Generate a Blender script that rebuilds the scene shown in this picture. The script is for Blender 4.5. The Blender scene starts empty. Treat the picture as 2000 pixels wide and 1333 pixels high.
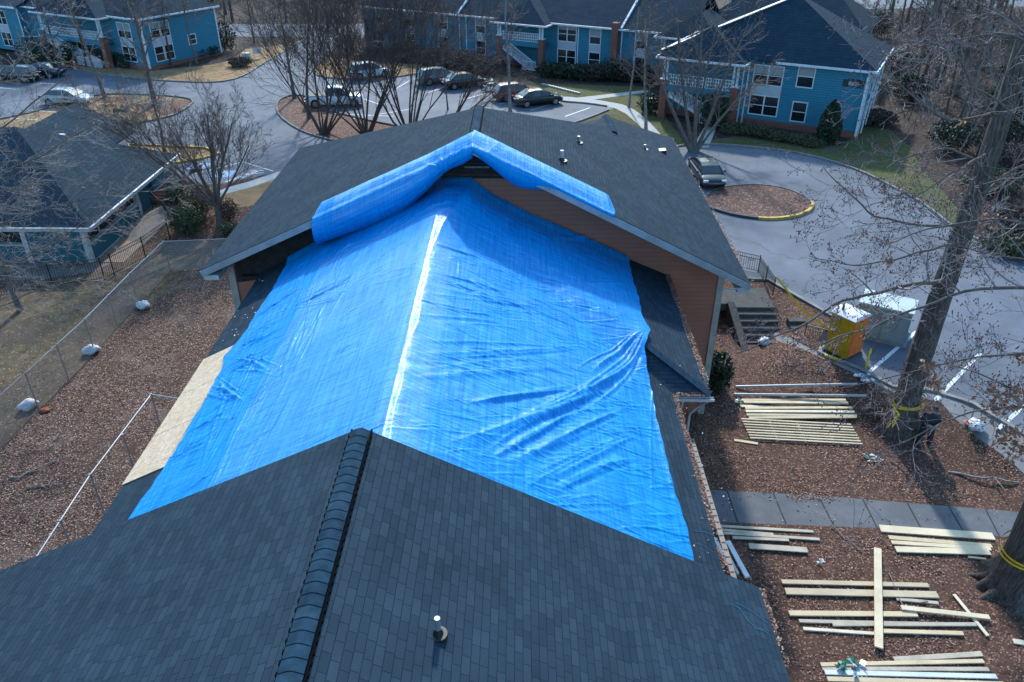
import bpy, math, random
import numpy as np
from mathutils import Vector, Matrix
from mathutils.geometry import delaunay_2d_cdt

# ---------------------------------------------------------------- scene, camera, light
SC = bpy.context.scene
COL = SC.collection
F_ = 1530.0; TH = math.radians(31.0); PS = math.radians(0.58); CAMZ = 19.3
cam_d = bpy.data.cameras.new('camera')
cam_d.sensor_width = 36.0; cam_d.lens = 36.0 * F_ / 2000.0
cam_d.clip_start = 0.1; cam_d.clip_end = 1500
cam = bpy.data.objects.new('camera', cam_d); COL.objects.link(cam)
cam.location = (0, 0, CAMZ)
cam.rotation_euler = (math.radians(90) - TH, 0, PS)
SC.camera = cam
SC.view_settings.view_transform = 'Standard'
SC.view_settings.look = 'None'
SC.view_settings.exposure = 1.2
SC.view_settings.gamma = 1.0
W = bpy.data.worlds.new('World'); SC.world = W; W.use_nodes = True
wn = W.node_tree.nodes; wl = W.node_tree.links
sky = wn.new('ShaderNodeTexSky'); sky.sky_type = 'NISHITA'; sky.sun_disc = False
SUN_EL, SUN_AZ = 34.0, 0.5           # azimuth measured from +Y towards +X
sky.sun_elevation = math.radians(SUN_EL); sky.sun_rotation = math.radians(SUN_AZ)
sky.air_density = 1.0; sky.dust_density = 1.2; sky.ozone_density = 2.5
bgn = wn['Background']; bgn.inputs['Strength'].default_value = 0.15
tint = wn.new('ShaderNodeMix'); tint.data_type = 'RGBA'; tint.blend_type = 'MULTIPLY'; tint.inputs['Factor'].default_value = 1.0
tint.inputs['B'].default_value = (0.74, 1.02, 1.10, 1)
wl.new(sky.outputs[0], tint.inputs['A']); wl.new(tint.outputs['Result'], bgn.inputs['Color'])
sun_d = bpy.data.lights.new('sun', 'SUN'); sun_d.energy = 2.0; sun_d.angle = math.radians(2.5)
sun_d.color = (1.0, 0.97, 0.92)
sun = bpy.data.objects.new('sun', sun_d); COL.objects.link(sun)
el, az = math.radians(SUN_EL), math.radians(SUN_AZ)
sv = Vector((math.sin(az) * math.cos(el), math.cos(az) * math.cos(el), math.sin(el)))
sun.rotation_euler = sv.to_track_quat('Z', 'Y').to_euler()
try:
    SC.cycles.max_bounces = 5; SC.cycles.diffuse_bounces = 2; SC.cycles.glossy_bounces = 2
    SC.cycles.caustics_reflective = False; SC.cycles.caustics_refractive = False
except Exception: pass

# ---------------------------------------------------------------- measuring helpers (photo pixel -> ray)
_c, _s, _cp, _sp = math.cos(TH), math.sin(TH), math.cos(PS), math.sin(PS)
FV = Vector((-_sp * _c, _cp * _c, -_s)); RV = Vector((_cp, _sp, 0)); UV_ = Vector((-_sp * _s, _cp * _s, _c))
CP = Vector((0, 0, CAMZ))
def ray(u, v): return FV + RV * ((u - 1000) / F_) - UV_ * ((v - 666.5) / F_)
def at(u, v, x=None, y=None, z=None):
    r = ray(u, v)
    t = (z - CAMZ) / r.z if z is not None else (y / r.y if y is not None else x / r.x)
    return CP + r * t
def ss(a, b, t):
    t = max(0.0, min(1.0, (t - a) / (b - a))); return t * t * (3 - 2 * t)
LOT_PX = [(1440, 545), (1500, 548), (1535, 568), (1630, 622), (1600, 690), (1677, 722), (1745, 757), (1815, 763), (1900, 790), (2000, 850), (2300, 1050)]
LOT_EDGE = [at(u, v, z=0) for u, v in LOT_PX]
def dist_lot(x, y):
    # distance outside the right hand lot (0 inside)
    pts = LOT_POLY
    inside = False; dm = 1e9
    n = len(pts)
    for i in range(n):
        x1, y1 = pts[i]; x2, y2 = pts[(i + 1) % n]
        if (y1 > y) != (y2 > y) and x < (x2 - x1) * (y - y1) / (y2 - y1) + x1: inside = not inside
        dx, dy = x2 - x1, y2 - y1
        t = max(0, min(1, ((x - x1) * dx + (y - y1) * dy) / (dx * dx + dy * dy + 1e-9)))
        d = math.hypot(x - x1 - t * dx, y - y1 - t * dy)
        dm = min(dm, d)
    return 0 if inside else dm
LOT_POLY = [(p.x, p.y) for p in LOT_EDGE] + [(60, 10), (90, 60), (11, 60), (10.6, 42)]
def gz(x, y):
    far = 1 - (ss(56.3, 58.3, y) if x < -24.6 else ss(45, 50, y) if x < -12 else ss(36, 46, y))
    if far <= 0: return 0.0
    if x < 0: return -far
    return -far * ss(0.5, 3.2, dist_lot(x, y))
def G(u, v):
    z = 0.0
    for _ in range(12):
        p = at(u, v, z=z); z2 = gz(p.x, p.y); z = 0.5 * z + 0.5 * z2
    p = at(u, v, z=z); return Vector((p.x, p.y, gz(p.x, p.y)))

# ---------------------------------------------------------------- materials
MATS = {}
def mat(name, col, rough=0.7, spec=0.5, metal=0.0, var=0.0, vscale=3.0, bump=0.0, bscale=20.0, col2=None, trans=0.0, coat=0.0, sheen=0.0, vdet=4.0):
    if name in MATS: return MATS[name]
    m = bpy.data.materials.new(name); m.use_nodes = True
    nt = m.node_tree; N = nt.nodes; L = nt.links
    b = N['Principled BSDF']
    b.inputs['Base Color'].default_value = (*col, 1); b.inputs['Roughness'].default_value = rough
    b.inputs['Specular IOR Level'].default_value = spec; b.inputs['Metallic'].default_value = metal
    if coat: b.inputs['Coat Weight'].default_value = coat; b.inputs['Coat Roughness'].default_value = 0.08
    if trans: b.inputs['Transmission Weight'].default_value = trans
    if var or bump or col2:
        tc = N.new('ShaderNodeTexCoord')
    if var or col2:
        nz = N.new('ShaderNodeTexNoise'); nz.inputs['Scale'].default_value = vscale; nz.inputs['Detail'].default_value = vdet
        L.new(tc.outputs['Object'], nz.inputs['Vector'])
        mr = N.new('ShaderNodeMapRange'); mr.inputs['From Min'].default_value = 0.3; mr.inputs['From Max'].default_value = 0.7
        L.new(nz.outputs['Fac'], mr.inputs['Value'])
        mx = N.new('ShaderNodeMix'); mx.data_type = 'RGBA'
        c2 = col2 if col2 else tuple(c * (1 + var) for c in col)
        c1 = col if col2 else tuple(c * (1 - var) for c in col)
        mx.inputs['A'].default_value = (*c1, 1); mx.inputs['B'].default_value = (*c2, 1)
        L.new(mr.outputs['Result'], mx.inputs['Factor']); L.new(mx.outputs['Result'], b.inputs['Base Color'])
    if bump:
        bz = N.new('ShaderNodeTexNoise'); bz.inputs['Scale'].default_value = bscale; bz.inputs['Detail'].default_value = 5
        L.new(tc.outputs['Object'], bz.inputs['Vector'])
        bp = N.new('ShaderNodeBump'); bp.inputs['Strength'].default_value = bump; bp.inputs['Distance'].default_value = 0.05
        L.new(bz.outputs['Fac'], bp.inputs['Height']); L.new(bp.outputs['Normal'], b.inputs['Normal'])
    MATS[name] = m; return m
def ramp(N, stops):
    r = N.new('ShaderNodeValToRGB'); e = r.color_ramp.elements
    while len(e) < len(stops): e.new(0.5)
    for i, (p, c) in enumerate(stops): e[i].position = p; e[i].color = (*c, 1)
    return r
def brickmat(name, c1, c2, mortar, bw, rh, msize, rough=0.85, big=0.12, bump=0.4, streak=0.0, off=0.5, spec=0.3, squash=1.0):
    """courses laid along the UV of a face: shingles, siding boards, bricks"""
    m = bpy.data.materials.new(name); m.use_nodes = True
    nt = m.node_tree; N = nt.nodes; L = nt.links; b = N['Principled BSDF']
    b.inputs['Roughness'].default_value = rough; b.inputs['Specular IOR Level'].default_value = spec
    uv = N.new('ShaderNodeUVMap'); uv.uv_map = 'UVMap'
    br = N.new('ShaderNodeTexBrick')
    br.offset = off; br.inputs['Scale'].default_value = 1.0
    br.inputs['Brick Width'].default_value = bw; br.inputs['Row Height'].default_value = rh
    br.inputs['Mortar Size'].default_value = msize; br.inputs['Mortar Smooth'].default_value = 0.1
    br.inputs['Color1'].default_value = (*c1, 1); br.inputs['Color2'].default_value = (*c2, 1); br.inputs['Mortar'].default_value = (*mortar, 1)
    # jitter each course sideways so that joints never line up
    sp = N.new('ShaderNodeSeparateXYZ'); L.new(uv.outputs['UV'], sp.inputs[0])
    dv = N.new('ShaderNodeMath'); dv.operation = 'DIVIDE'; dv.inputs[1].default_value = rh; L.new(sp.outputs['Y'], dv.inputs[0])
    fl = N.new('ShaderNodeMath'); fl.operation = 'FLOOR'; L.new(dv.outputs[0], fl.inputs[0])
    wn_ = N.new('ShaderNodeTexWhiteNoise'); wn_.noise_dimensions = '1D'; L.new(fl.outputs[0], wn_.inputs['W'])
    ml = N.new('ShaderNodeMath'); ml.operation = 'MULTIPLY_ADD'; ml.inputs[1].default_value = bw * squash
    L.new(wn_.outputs['Value'], ml.inputs[0]); L.new(sp.outputs['X'], ml.inputs[2])
    cb = N.new('ShaderNodeCombineXYZ'); L.new(ml.outputs[0], cb.inputs['X']); L.new(sp.outputs['Y'], cb.inputs['Y'])
    L.new(cb.outputs[0], br.inputs['Vector'])
    nz = N.new('ShaderNodeTexNoise'); nz.inputs['Scale'].default_value = 0.6; nz.inputs['Detail'].default_value = 8; nz.inputs['Roughness'].default_value = 0.65
    L.new(uv.outputs['UV'], nz.inputs['Vector'])
    g2 = N.new('ShaderNodeTexNoise'); g2.inputs['Scale'].default_value = 45; g2.inputs['Detail'].default_value = 3; L.new(uv.outputs['UV'], g2.inputs['Vector'])
    ad = N.new('ShaderNodeMath'); ad.operation = 'ADD'; L.new(nz.outputs['Fac'], ad.inputs[0])
    g3 = N.new('ShaderNodeMath'); g3.operation = 'MULTIPLY'; g3.inputs[1].default_value = 0.5; L.new(g2.outputs['Fac'], g3.inputs[0]); L.new(g3.outputs[0], ad.inputs[1])
    mr = N.new('ShaderNodeMapRange'); mr.inputs['From Min'].default_value = 0.45; mr.inputs['From Max'].default_value = 1.05
    mr.inputs['To Min'].default_value = 1 - big; mr.inputs['To Max'].default_value = 1 + big; L.new(ad.outputs[0], mr.inputs['Value'])
    mm = N.new('ShaderNodeMix'); mm.data_type = 'RGBA'; mm.blend_type = 'MULTIPLY'; mm.inputs['Factor'].default_value = 1
    L.new(br.outputs['Color'], mm.inputs['A'])
    cc = N.new('ShaderNodeCombineXYZ')
    for k in 'XYZ': L.new(mr.outputs['Result'], cc.inputs[k])
    L.new(cc.outputs[0], mm.inputs['B']); L.new(mm.outputs['Result'], b.inputs['Base Color'])
    if bump:
        # each course is thicker at its lower edge
        fr = N.new('ShaderNodeMath'); fr.operation = 'FRACT'; L.new(dv.outputs[0], fr.inputs[0])
        iv = N.new('ShaderNodeMath'); iv.operation = 'SUBTRACT'; iv.inputs[0].default_value = 1; L.new(fr.outputs[0], iv.inputs[1])
        a2 = N.new('ShaderNodeMath'); a2.operation = 'MULTIPLY_ADD'; a2.inputs[1].default_value = -0.8
        L.new(br.outputs['Fac'], a2.inputs[0]); L.new(iv.outputs[0], a2.inputs[2])
        a3 = N.new('ShaderNodeMath'); a3.operation = 'MULTIPLY_ADD'; a3.inputs[1].default_value = 0.35
        L.new(g2.outputs['Fac'], a3.inputs[0]); L.new(a2.outputs[0], a3.inputs[2])
        bp = N.new('ShaderNodeBump'); bp.inputs['Strength'].default_value = bump; bp.inputs['Distance'].default_value = 0.012
        L.new(a3.outputs[0], bp.inputs['Height']); L.new(bp.outputs['Normal'], b.inputs['Normal'])
    MATS[name] = m; return m

def groundmat(name, cols, scale=3.0, leaf=None, leafscale=14.0, leafamt=0.5, rough=0.95, bump=0.5, patch=None, patchscale=0.15, spec=0.2, aniso=None, fine=60.0):
    """noise ramp ground with optional voronoi leaf flecks and large patches"""
    m = bpy.data.materials.new(name); m.use_nodes = True
    nt = m.node_tree; N = nt.nodes; L = nt.links; b = N['Principled BSDF']
    b.inputs['Roughness'].default_value = rough; b.inputs['Specular IOR Level'].default_value = spec
    tc = N.new('ShaderNodeTexCoord')
    nz = N.new('ShaderNodeTexNoise'); nz.inputs['Scale'].default_value = scale; nz.inputs['Detail'].default_value = 9; nz.inputs['Roughness'].default_value = 0.68
    L.new(tc.outputs['Object'], nz.inputs['Vector'])
    n = len(cols); r = ramp(N, [(0.3 + 0.4 * i / max(1, n - 1), c) for i, c in enumerate(cols)])
    L.new(nz.outputs['Fac'], r.inputs['Fac']); out = r.outputs['Color']
    if patch:
        pz = N.new('ShaderNodeTexNoise'); pz.inputs['Scale'].default_value = patchscale; pz.inputs['Detail'].default_value = 6; pz.inputs['Roughness'].default_value = 0.6
        L.new(tc.outputs['Object'], pz.inputs['Vector'])
        pr = N.new('ShaderNodeMapRange'); pr.inputs['From Min'].default_value = 0.5; pr.inputs['From Max'].default_value = 0.62; L.new(pz.outputs['Fac'], pr.inputs['Value'])
        mx = N.new('ShaderNodeMix'); mx.data_type = 'RGBA'; L.new(pr.outputs['Result'], mx.inputs['Factor']); L.new(out, mx.inputs['A']); mx.inputs['B'].default_value = (*patch, 1); out = mx.outputs['Result']
    if leaf:
        vo = N.new('ShaderNodeTexVoronoi'); vo.inputs['Scale'].default_value = leafscale; vo.inputs['Randomness'].default_value = 1
        L.new(tc.outputs['Object'], vo.inputs['Vector'])
        sc = N.new('ShaderNodeSeparateColor'); L.new(vo.outputs['Color'], sc.inputs[0])
        gt = N.new('ShaderNodeMath'); gt.operation = 'LESS_THAN'; gt.inputs[1].default_value = leafamt; L.new(sc.outputs[0], gt.inputs[0])
        dl = N.new('ShaderNodeMath'); dl.operation = 'LESS_THAN'; dl.inputs[1].default_value = 0.45; L.new(vo.outputs['Distance'], dl.inputs[0])
        mu = N.new('ShaderNodeMath'); mu.operation = 'MULTIPLY'; L.new(gt.outputs[0], mu.inputs[0]); L.new(dl.outputs[0], mu.inputs[1])
        lr = ramp(N, [(i / max(1, len(leaf) - 1), c) for i, c in enumerate(leaf)]); L.new(sc.outputs[1], lr.inputs['Fac'])
        mx = N.new('ShaderNodeMix'); mx.data_type = 'RGBA'; L.new(mu.outputs[0], mx.inputs['Factor']); L.new(out, mx.inputs['A']); L.new(lr.outputs['Color'], mx.inputs['B']); out = mx.outputs['Result']
    L.new(out, b.inputs['Base Color'])
    fz = N.new('ShaderNodeTexNoise'); fz.inputs['Scale'].default_value = fine; fz.inputs['Detail'].default_value = 3; L.new(tc.outputs['Object'], fz.inputs['Vector'])
    bp = N.new('ShaderNodeBump'); bp.inputs['Strength'].default_value = bump; bp.inputs['Distance'].default_value = 0.03
    L.new(fz.outputs['Fac'], bp.inputs['Height']); L.new(bp.outputs['Normal'], b.inputs['Normal'])
    MATS[name] = m; return m

M_shingle = brickmat('roof_shingles', (0.033, 0.055, 0.076), (0.022, 0.039, 0.057), (0.013, 0.024, 0.036), 0.31, 0.145, 0.005, rough=0.95, big=0.25, bump=0.9, spec=.06)
M_shingle_far = brickmat('roof_shingles_far', (0.027, 0.050, 0.071), (0.022, 0.041, 0.060), (0.013, 0.027, 0.040), 0.6, 0.29, 0.012, rough=0.95, big=0.2, bump=0.6, spec=.06)
M_cap = mat('ridge_cap_shingle', (0.020, 0.047, 0.074), 0.95, spec=.05, var=0.25, vscale=6, bump=0.3, bscale=60)
M_siding_brown = brickmat('brown_siding', (0.32, 0.135, 0.095), (0.30, 0.127, 0.09), (0.24, 0.10, 0.07), 3.6, 0.19, 0.010, rough=0.75, big=0.15, bump=0.45)
M_siding_blue = brickmat('blue_siding', (0.034, 0.205, 0.30), (0.030, 0.19, 0.28), (0.016, 0.115, 0.17), 3.6, 0.20, 0.014, rough=0.6, big=0.10, bump=0.8)
M_siding_teal = brickmat('teal_siding', (0.020, 0.125, 0.165), (0.018, 0.115, 0.15), (0.010, 0.07, 0.09), 3.6, 0.16, 0.012, rough=0.7, big=0.12, bump=0.6)
M_brick = brickmat('red_brick', (0.27, 0.085, 0.055), (0.19, 0.062, 0.043), (0.20, 0.15, 0.13), 0.23, 0.085, 0.010, rough=0.9, big=0.2, bump=0.4)
M_white = mat('white_trim', (0.62, 0.66, 0.70), 0.5, var=0.10, vscale=4)
M_greytrim = mat('grey_trim', (0.42, 0.43, 0.44), 0.55, var=0.15, vscale=3)
M_fascia = mat('grey_fascia', (0.27, 0.29, 0.31), 0.55, var=0.2, vscale=2)
M_soffit = mat('soffit', (0.35, 0.36, 0.37), 0.7)
M_gutter = mat('gutter', (0.55, 0.56, 0.57), 0.45, var=0.1)
M_glass = mat('window_glass', (0.012, 0.018, 0.024), 0.08, spec=0.8)
M_dark = mat('dark_opening', (0.012, 0.013, 0.015), 0.9)
M_black = mat('black_metal', (0.012, 0.013, 0.015), 0.5)
M_slot = mat('vent_slot_plastic', (0.004, 0.005, 0.007), 0.95, spec=.05)
M_galv = mat('galvanised_steel', (0.36, 0.38, 0.40), 0.4, metal=0.6)
M_concrete = groundmat('concrete', [(0.16, 0.165, 0.17), (0.24, 0.24, 0.24)], 2.0, bump=0.2, rough=0.85)
M_conc_dark = groundmat('dark_concrete', [(0.10, 0.108, 0.12), (0.165, 0.17, 0.18)], 1.5, bump=0.25, rough=0.85, patch=(.12, .125, .135), patchscale=.5)
M_conc_light = groundmat('pale_concrete', [(0.36, 0.35, 0.33), (0.46, 0.45, 0.43)], 2.0, bump=0.2, rough=0.85)
M_kerb = mat('kerb_concrete', (0.20, 0.195, 0.18), 0.85, var=0.25, vscale=2)
M_kerb_yel = mat('kerb_yellow', (0.50, 0.30, 0.03), 0.7, var=0.3, vscale=4)
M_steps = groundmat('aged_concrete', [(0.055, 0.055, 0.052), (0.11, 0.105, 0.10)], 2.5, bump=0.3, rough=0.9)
M_kerb_blk = mat('kerb_dark', (0.05, 0.05, 0.055), 0.8, var=0.3, vscale=4)
M_paint = mat('road_paint', (0.62, 0.64, 0.66), 0.6, var=0.25, vscale=9)
M_bluepaint = mat('blue_paint', (0.05, 0.20, 0.42), 0.6, var=0.25, vscale=9)
M_asphalt = groundmat('asphalt', [(0.085, 0.100, 0.128), (0.115, 0.132, 0.165), (0.145, 0.162, 0.195)], 0.35, bump=0.35, rough=0.8, spec=0.25, fine=35)
def add_cracks(m):
    nt = m.node_tree; N = nt.nodes; L = nt.links; b = N['Principled BSDF']; src = b.inputs['Base Color'].links[0].from_socket
    tc = N.new('ShaderNodeTexCoord'); nz = N.new('ShaderNodeTexNoise'); nz.inputs['Scale'].default_value = .5; nz.inputs['Detail'].default_value = 6; L.new(tc.outputs['Object'], nz.inputs['Vector'])
    va = N.new('ShaderNodeVectorMath'); va.operation = 'MULTIPLY_ADD'; va.inputs[1].default_value = (5, 5, 0); L.new(nz.outputs['Color'], va.inputs[0]); L.new(tc.outputs['Object'], va.inputs[2])
    vo = N.new('ShaderNodeTexVoronoi'); vo.feature = 'DISTANCE_TO_EDGE'; vo.inputs['Scale'].default_value = .13; L.new(va.outputs[0], vo.inputs['Vector'])
    r = N.new('ShaderNodeMapRange'); r.inputs['From Min'].default_value = .002; r.inputs['From Max'].default_value = .006; r.inputs['To Min'].default_value = .45; r.inputs['To Max'].default_value = 1; L.new(vo.outputs['Distance'], r.inputs['Value'])
    n2 = N.new('ShaderNodeTexNoise'); n2.inputs['Scale'].default_value = .12; n2.inputs['Detail'].default_value = 7; n2.inputs['Roughness'].default_value = .7; L.new(va.outputs[0], n2.inputs['Vector'])
    r2 = N.new('ShaderNodeMapRange'); r2.inputs['From Min'].default_value = .3; r2.inputs['From Max'].default_value = .7; r2.inputs['To Min'].default_value = .72; r2.inputs['To Max'].default_value = 1.22; L.new(n2.outputs['Fac'], r2.inputs['Value'])
    mu = N.new('ShaderNodeMath'); mu.operation = 'MULTIPLY'; L.new(r.outputs['Result'], mu.inputs[0]); L.new(r2.outputs['Result'], mu.inputs[1])
    vm = N.new('ShaderNodeVectorMath'); vm.operation = 'SCALE'; L.new(src, vm.inputs[0]); L.new(mu.outputs[0], vm.inputs['Scale']); L.new(vm.outputs[0], b.inputs['Base Color'])
add_cracks(M_asphalt)
M_leaf = groundmat('leaf_litter', [(0.035, 0.019, 0.014), (0.085, 0.048, 0.034), (0.145, 0.085, 0.062)], 4.0,
    leaf=[(0.12, 0.048, 0.034), (0.25, 0.12, 0.085), (0.38, 0.24, 0.18)], leafscale=16.0, leafamt=0.55, patch=(0.085, 0.05, 0.036), patchscale=0.3, bump=0.9, fine=14)
M_leafd = groundmat('leaf_litter_dry', [(0.03, 0.018, 0.014), (0.075, 0.046, 0.035), (0.14, 0.09, 0.068)], 3.0,
    leaf=[(0.09, 0.048, 0.036), (0.23, 0.14, 0.105), (0.46, 0.34, 0.28)], leafscale=17.0, leafamt=0.6, patch=(0.13, 0.095, 0.08), patchscale=.4, bump=0.9, fine=14)
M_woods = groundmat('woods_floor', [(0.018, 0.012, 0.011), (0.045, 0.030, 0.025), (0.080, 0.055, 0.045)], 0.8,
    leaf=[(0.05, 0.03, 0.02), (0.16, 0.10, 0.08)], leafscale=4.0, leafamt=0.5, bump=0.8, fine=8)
M_mulch = groundmat('mulch', [(0.07, 0.035, 0.026), (0.13, 0.068, 0.05), (0.19, 0.11, 0.085)], 3.5,
    leaf=[(0.16, 0.09, 0.065), (0.38, 0.27, 0.22)], leafscale=8.0, leafamt=0.45, bump=0.8, fine=18)
M_straw = groundmat('dry_grass', [(0.20, 0.12, 0.055), (0.30, 0.19, 0.095), (0.38, 0.26, 0.15)], 1.2, bump=0.7, patch=(0.24, 0.155, 0.075), patchscale=0.4)
M_grass = groundmat('green_grass', [(0.038, 0.045, 0.014), (0.082, 0.092, 0.026), (0.14, 0.13, 0.05)], 2.4, leaf=[(0.10, 0.07, 0.05), (0.25, 0.2, 0.15)], leafscale=7, leafamt=.15, bump=0.9, patch=(0.12, 0.095, 0.055), patchscale=0.5)
M_mixgrass = groundmat('worn_grass', [(0.075, 0.05, 0.032), (0.13, 0.10, 0.056), (0.19, 0.14, 0.095)], 2.2,
    leaf=[(0.12, 0.07, 0.05), (0.32, 0.25, 0.2)], leafscale=9.0, leafamt=0.3, bump=0.8, patch=(0.13, 0.09, 0.065), patchscale=0.3)
M_porch = mat('porch_floor', (0.22, 0.16, 0.12), 0.8, var=0.15, vscale=1.5)
M_lumber = mat('cream_lumber', (0.68, 0.54, 0.33), 0.7, var=0.16, vscale=2.5)
M_lumber2 = mat('grey_lumber', (0.46, 0.40, 0.31), 0.75, var=0.18, vscale=2.5)

# ---------------------------------------------------------------- mesh builder
def new_obj(name, me, parent=None):
    o = bpy.data.objects.new(name, me); COL.objects.link(o)
    if parent is not None: o.parent = parent
    return o
def tag(o, label=None, cat=None, group=None, kind=None):
    if label: o['label'] = label
    if cat: o['category'] = cat
    if group: o['group'] = group
    if kind: o['kind'] = kind
    return o
def empty(name, loc=(0, 0, 0), rz=0.0, **k):
    o = bpy.data.objects.new(name, None); COL.objects.link(o); o.empty_display_size = 0.3
    o.location = loc; o.rotation_euler = (0, 0, rz)
    return tag(o, **k)
def copy_tree(o, parent=None):
    c = o.copy(); COL.objects.link(c); c.parent = parent
    for ch in list(o.children): copy_tree(ch, c)
    return c
class MB:
    def __init__(s): s.v = []; s.f = []; s.m = []; s.uv = {}
    def face(s, pts, mi=0, uv=None):
        b = len(s.v); s.v.extend([tuple(p) for p in pts]); s.f.append(tuple(range(b, b + len(pts)))); s.m.append(mi)
        if uv: s.uv[len(s.f) - 1] = uv
    def mesh(s, vs, fs, mi=0):
        b = len(s.v); s.v.extend([tuple(p) for p in vs])
        for f in fs: s.f.append(tuple(b + i for i in f)); s.m.append(mi)
    def box(s, x0, y0, z0, x1, y1, z1, mi=0):
        vs = [(x0, y0, z0), (x1, y0, z0), (x1, y1, z0), (x0, y1, z0), (x0, y0, z1), (x1, y0, z1), (x1, y1, z1), (x0, y1, z1)]
        s.mesh(vs, [(0, 3, 2, 1), (4, 5, 6, 7), (0, 1, 5, 4), (1, 2, 6, 5), (2, 3, 7, 6), (3, 0, 4, 7)], mi)
        return s
    def obox(s, c, ax, ay, az, mi=0):
        c = Vector(c); ax = Vector(ax); ay = Vector(ay); az = Vector(az); vs = []
        for k in (-1, 1):
            for a, b in ((-1, -1), (1, -1), (1, 1), (-1, 1)): vs.append(c + ax * a + ay * b + az * k)
        s.mesh(vs, [(0, 3, 2, 1), (4, 5, 6, 7), (0, 1, 5, 4), (1, 2, 6, 5), (2, 3, 7, 6), (3, 0, 4, 7)], mi)
        return s
    def beam(s, a, b, w, h, mi=0, up=(0, 0, 1)):
        a = Vector(a); b = Vector(b); d = (b - a); L_ = d.length; d.normalize()
        x = d.cross(Vector(up));
        if x.length < 1e-4: x = Vector((1, 0, 0))
        x.normalize(); z = x.cross(d).normalized()
        return s.obox((a + b) / 2, x * w / 2, d * L_ / 2, z * h / 2, mi)
    def cyl(s, a, b, r, n=10, r2=None, mi=0, cap=True):
        a = Vector(a); b = Vector(b); r2 = r if r2 is None else r2
        d = (b - a).normalized(); t = Vector((0, 0, 1)) if abs(d.z) < 0.9 else Vector((1, 0, 0))
        x = d.cross(t).normalized(); y = d.cross(x)
        vs = []
        for c, rr in ((a, r), (b, r2)):
            for i in range(n):
                an = 2 * math.pi * i / n; vs.append(c + x * math.cos(an) * rr + y * math.sin(an) * rr)
        fs = [(i, n + i, n + (i + 1) % n, (i + 1) % n) for i in range(n)]
        if cap: fs += [tuple(range(n)), tuple(range(2 * n - 1, n - 1, -1))]
        s.mesh(vs, fs, mi); return s
    def path(s, pts, r, n=6, mi=0):
        for a, b in zip(pts[:-1], pts[1:]): s.cyl(a, b, r, n, mi=mi)
        return s
    def prism(s, poly, z0, z1, mi=0):
        n = len(poly); vs = [(x, y, z0) for x, y in poly] + [(x, y, z1) for x, y in poly]
        s.mesh(vs, [tuple(range(n - 1, -1, -1)), tuple(range(n, 2 * n))] + [(i, (i + 1) % n, n + (i + 1) % n, n + i) for i in range(n)], mi); return s
    def slab(s, poly3, th, mi=0, mside=None):
        """thick sheet under a 3D polygon"""
        n = len(poly3); top = [Vector(p) for p in poly3]; bot = [p - Vector((0, 0, th)) for p in top]
        b = len(s.v); s.v.extend([tuple(p) for p in top + bot])
        s.f.append(tuple(b + i for i in range(n))); s.m.append(mi)
        s.f.append(tuple(b + n + i for i in range(n - 1, -1, -1))); s.m.append(mi if mside is None else mside)
        for i in range(n):
            j = (i + 1) % n; s.f.append((b + i, b + n + i, b + n + j, b + j)); s.m.append(mi if mside is None else mside)
        return s
    def build(s, name, mats, parent=None, smooth=False, recalc=False):
        me = bpy.data.meshes.new(name)
        me.from_pydata(s.v, [], s.f)
        if not isinstance(mats, (list, tuple)): mats = [mats]
        for m in mats: me.materials.append(m)
        me.polygons.foreach_set('material_index', s.m)
        if smooth: me.polygons.foreach_set('use_smooth', [True] * len(s.f))
        if recalc:
            import bmesh
            bm = bmesh.new(); bm.from_mesh(me); bmesh.ops.recalc_face_normals(bm, faces=bm.faces); bm.to_mesh(me); bm.free()
        uvl = me.uv_layers.new(name='UVMap'); dat = uvl.data
        for p in me.polygons:
            n = p.normal
            if abs(n.z) > 0.9995: ux = Vector((1, 0, 0)); vx = Vector((0, 1, 0))
            else:
                ux = Vector((0, 0, 1)).cross(n).normalized(); vx = n.cross(ux)
            for li in p.loop_indices:
                co = me.vertices[me.loops[li].vertex_index].co
                dat[li].uv = (co.dot(ux), co.dot(vx))
        for fi, uv in s.uv.items():
            for li, c in zip(me.polygons[fi].loop_indices, uv): dat[li].uv = c
        return new_obj(name, me, parent)
def npmesh(name, V, Fq, mats, parent=None, smooth=False, mi=None, link=True):
    """numpy quads (or tris) to a mesh"""
    me = bpy.data.meshes.new(name); V = np.asarray(V, np.float32); Fq = np.asarray(Fq, np.int32); k = Fq.shape[1]
    me.vertices.add(len(V)); me.vertices.foreach_set('co', V.ravel())
    me.loops.add(Fq.size); me.loops.foreach_set('vertex_index', Fq.ravel())
    me.polygons.add(len(Fq)); me.polygons.foreach_set('loop_start', np.arange(0, Fq.size, k, dtype=np.int32))
    try: me.polygons.foreach_set('loop_total', np.full(len(Fq), k, np.int32))
    except Exception: pass
    if smooth: me.polygons.foreach_set('use_smooth', np.ones(len(Fq), bool))
    for m in (mats if isinstance(mats, (list, tuple)) else [mats]): me.materials.append(m)
    if mi is not None: me.polygons.foreach_set('material_index', np.asarray(mi, np.int32))
    me.update(calc_edges=True); me.validate()
    return new_obj(name, me, parent) if link else me
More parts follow.
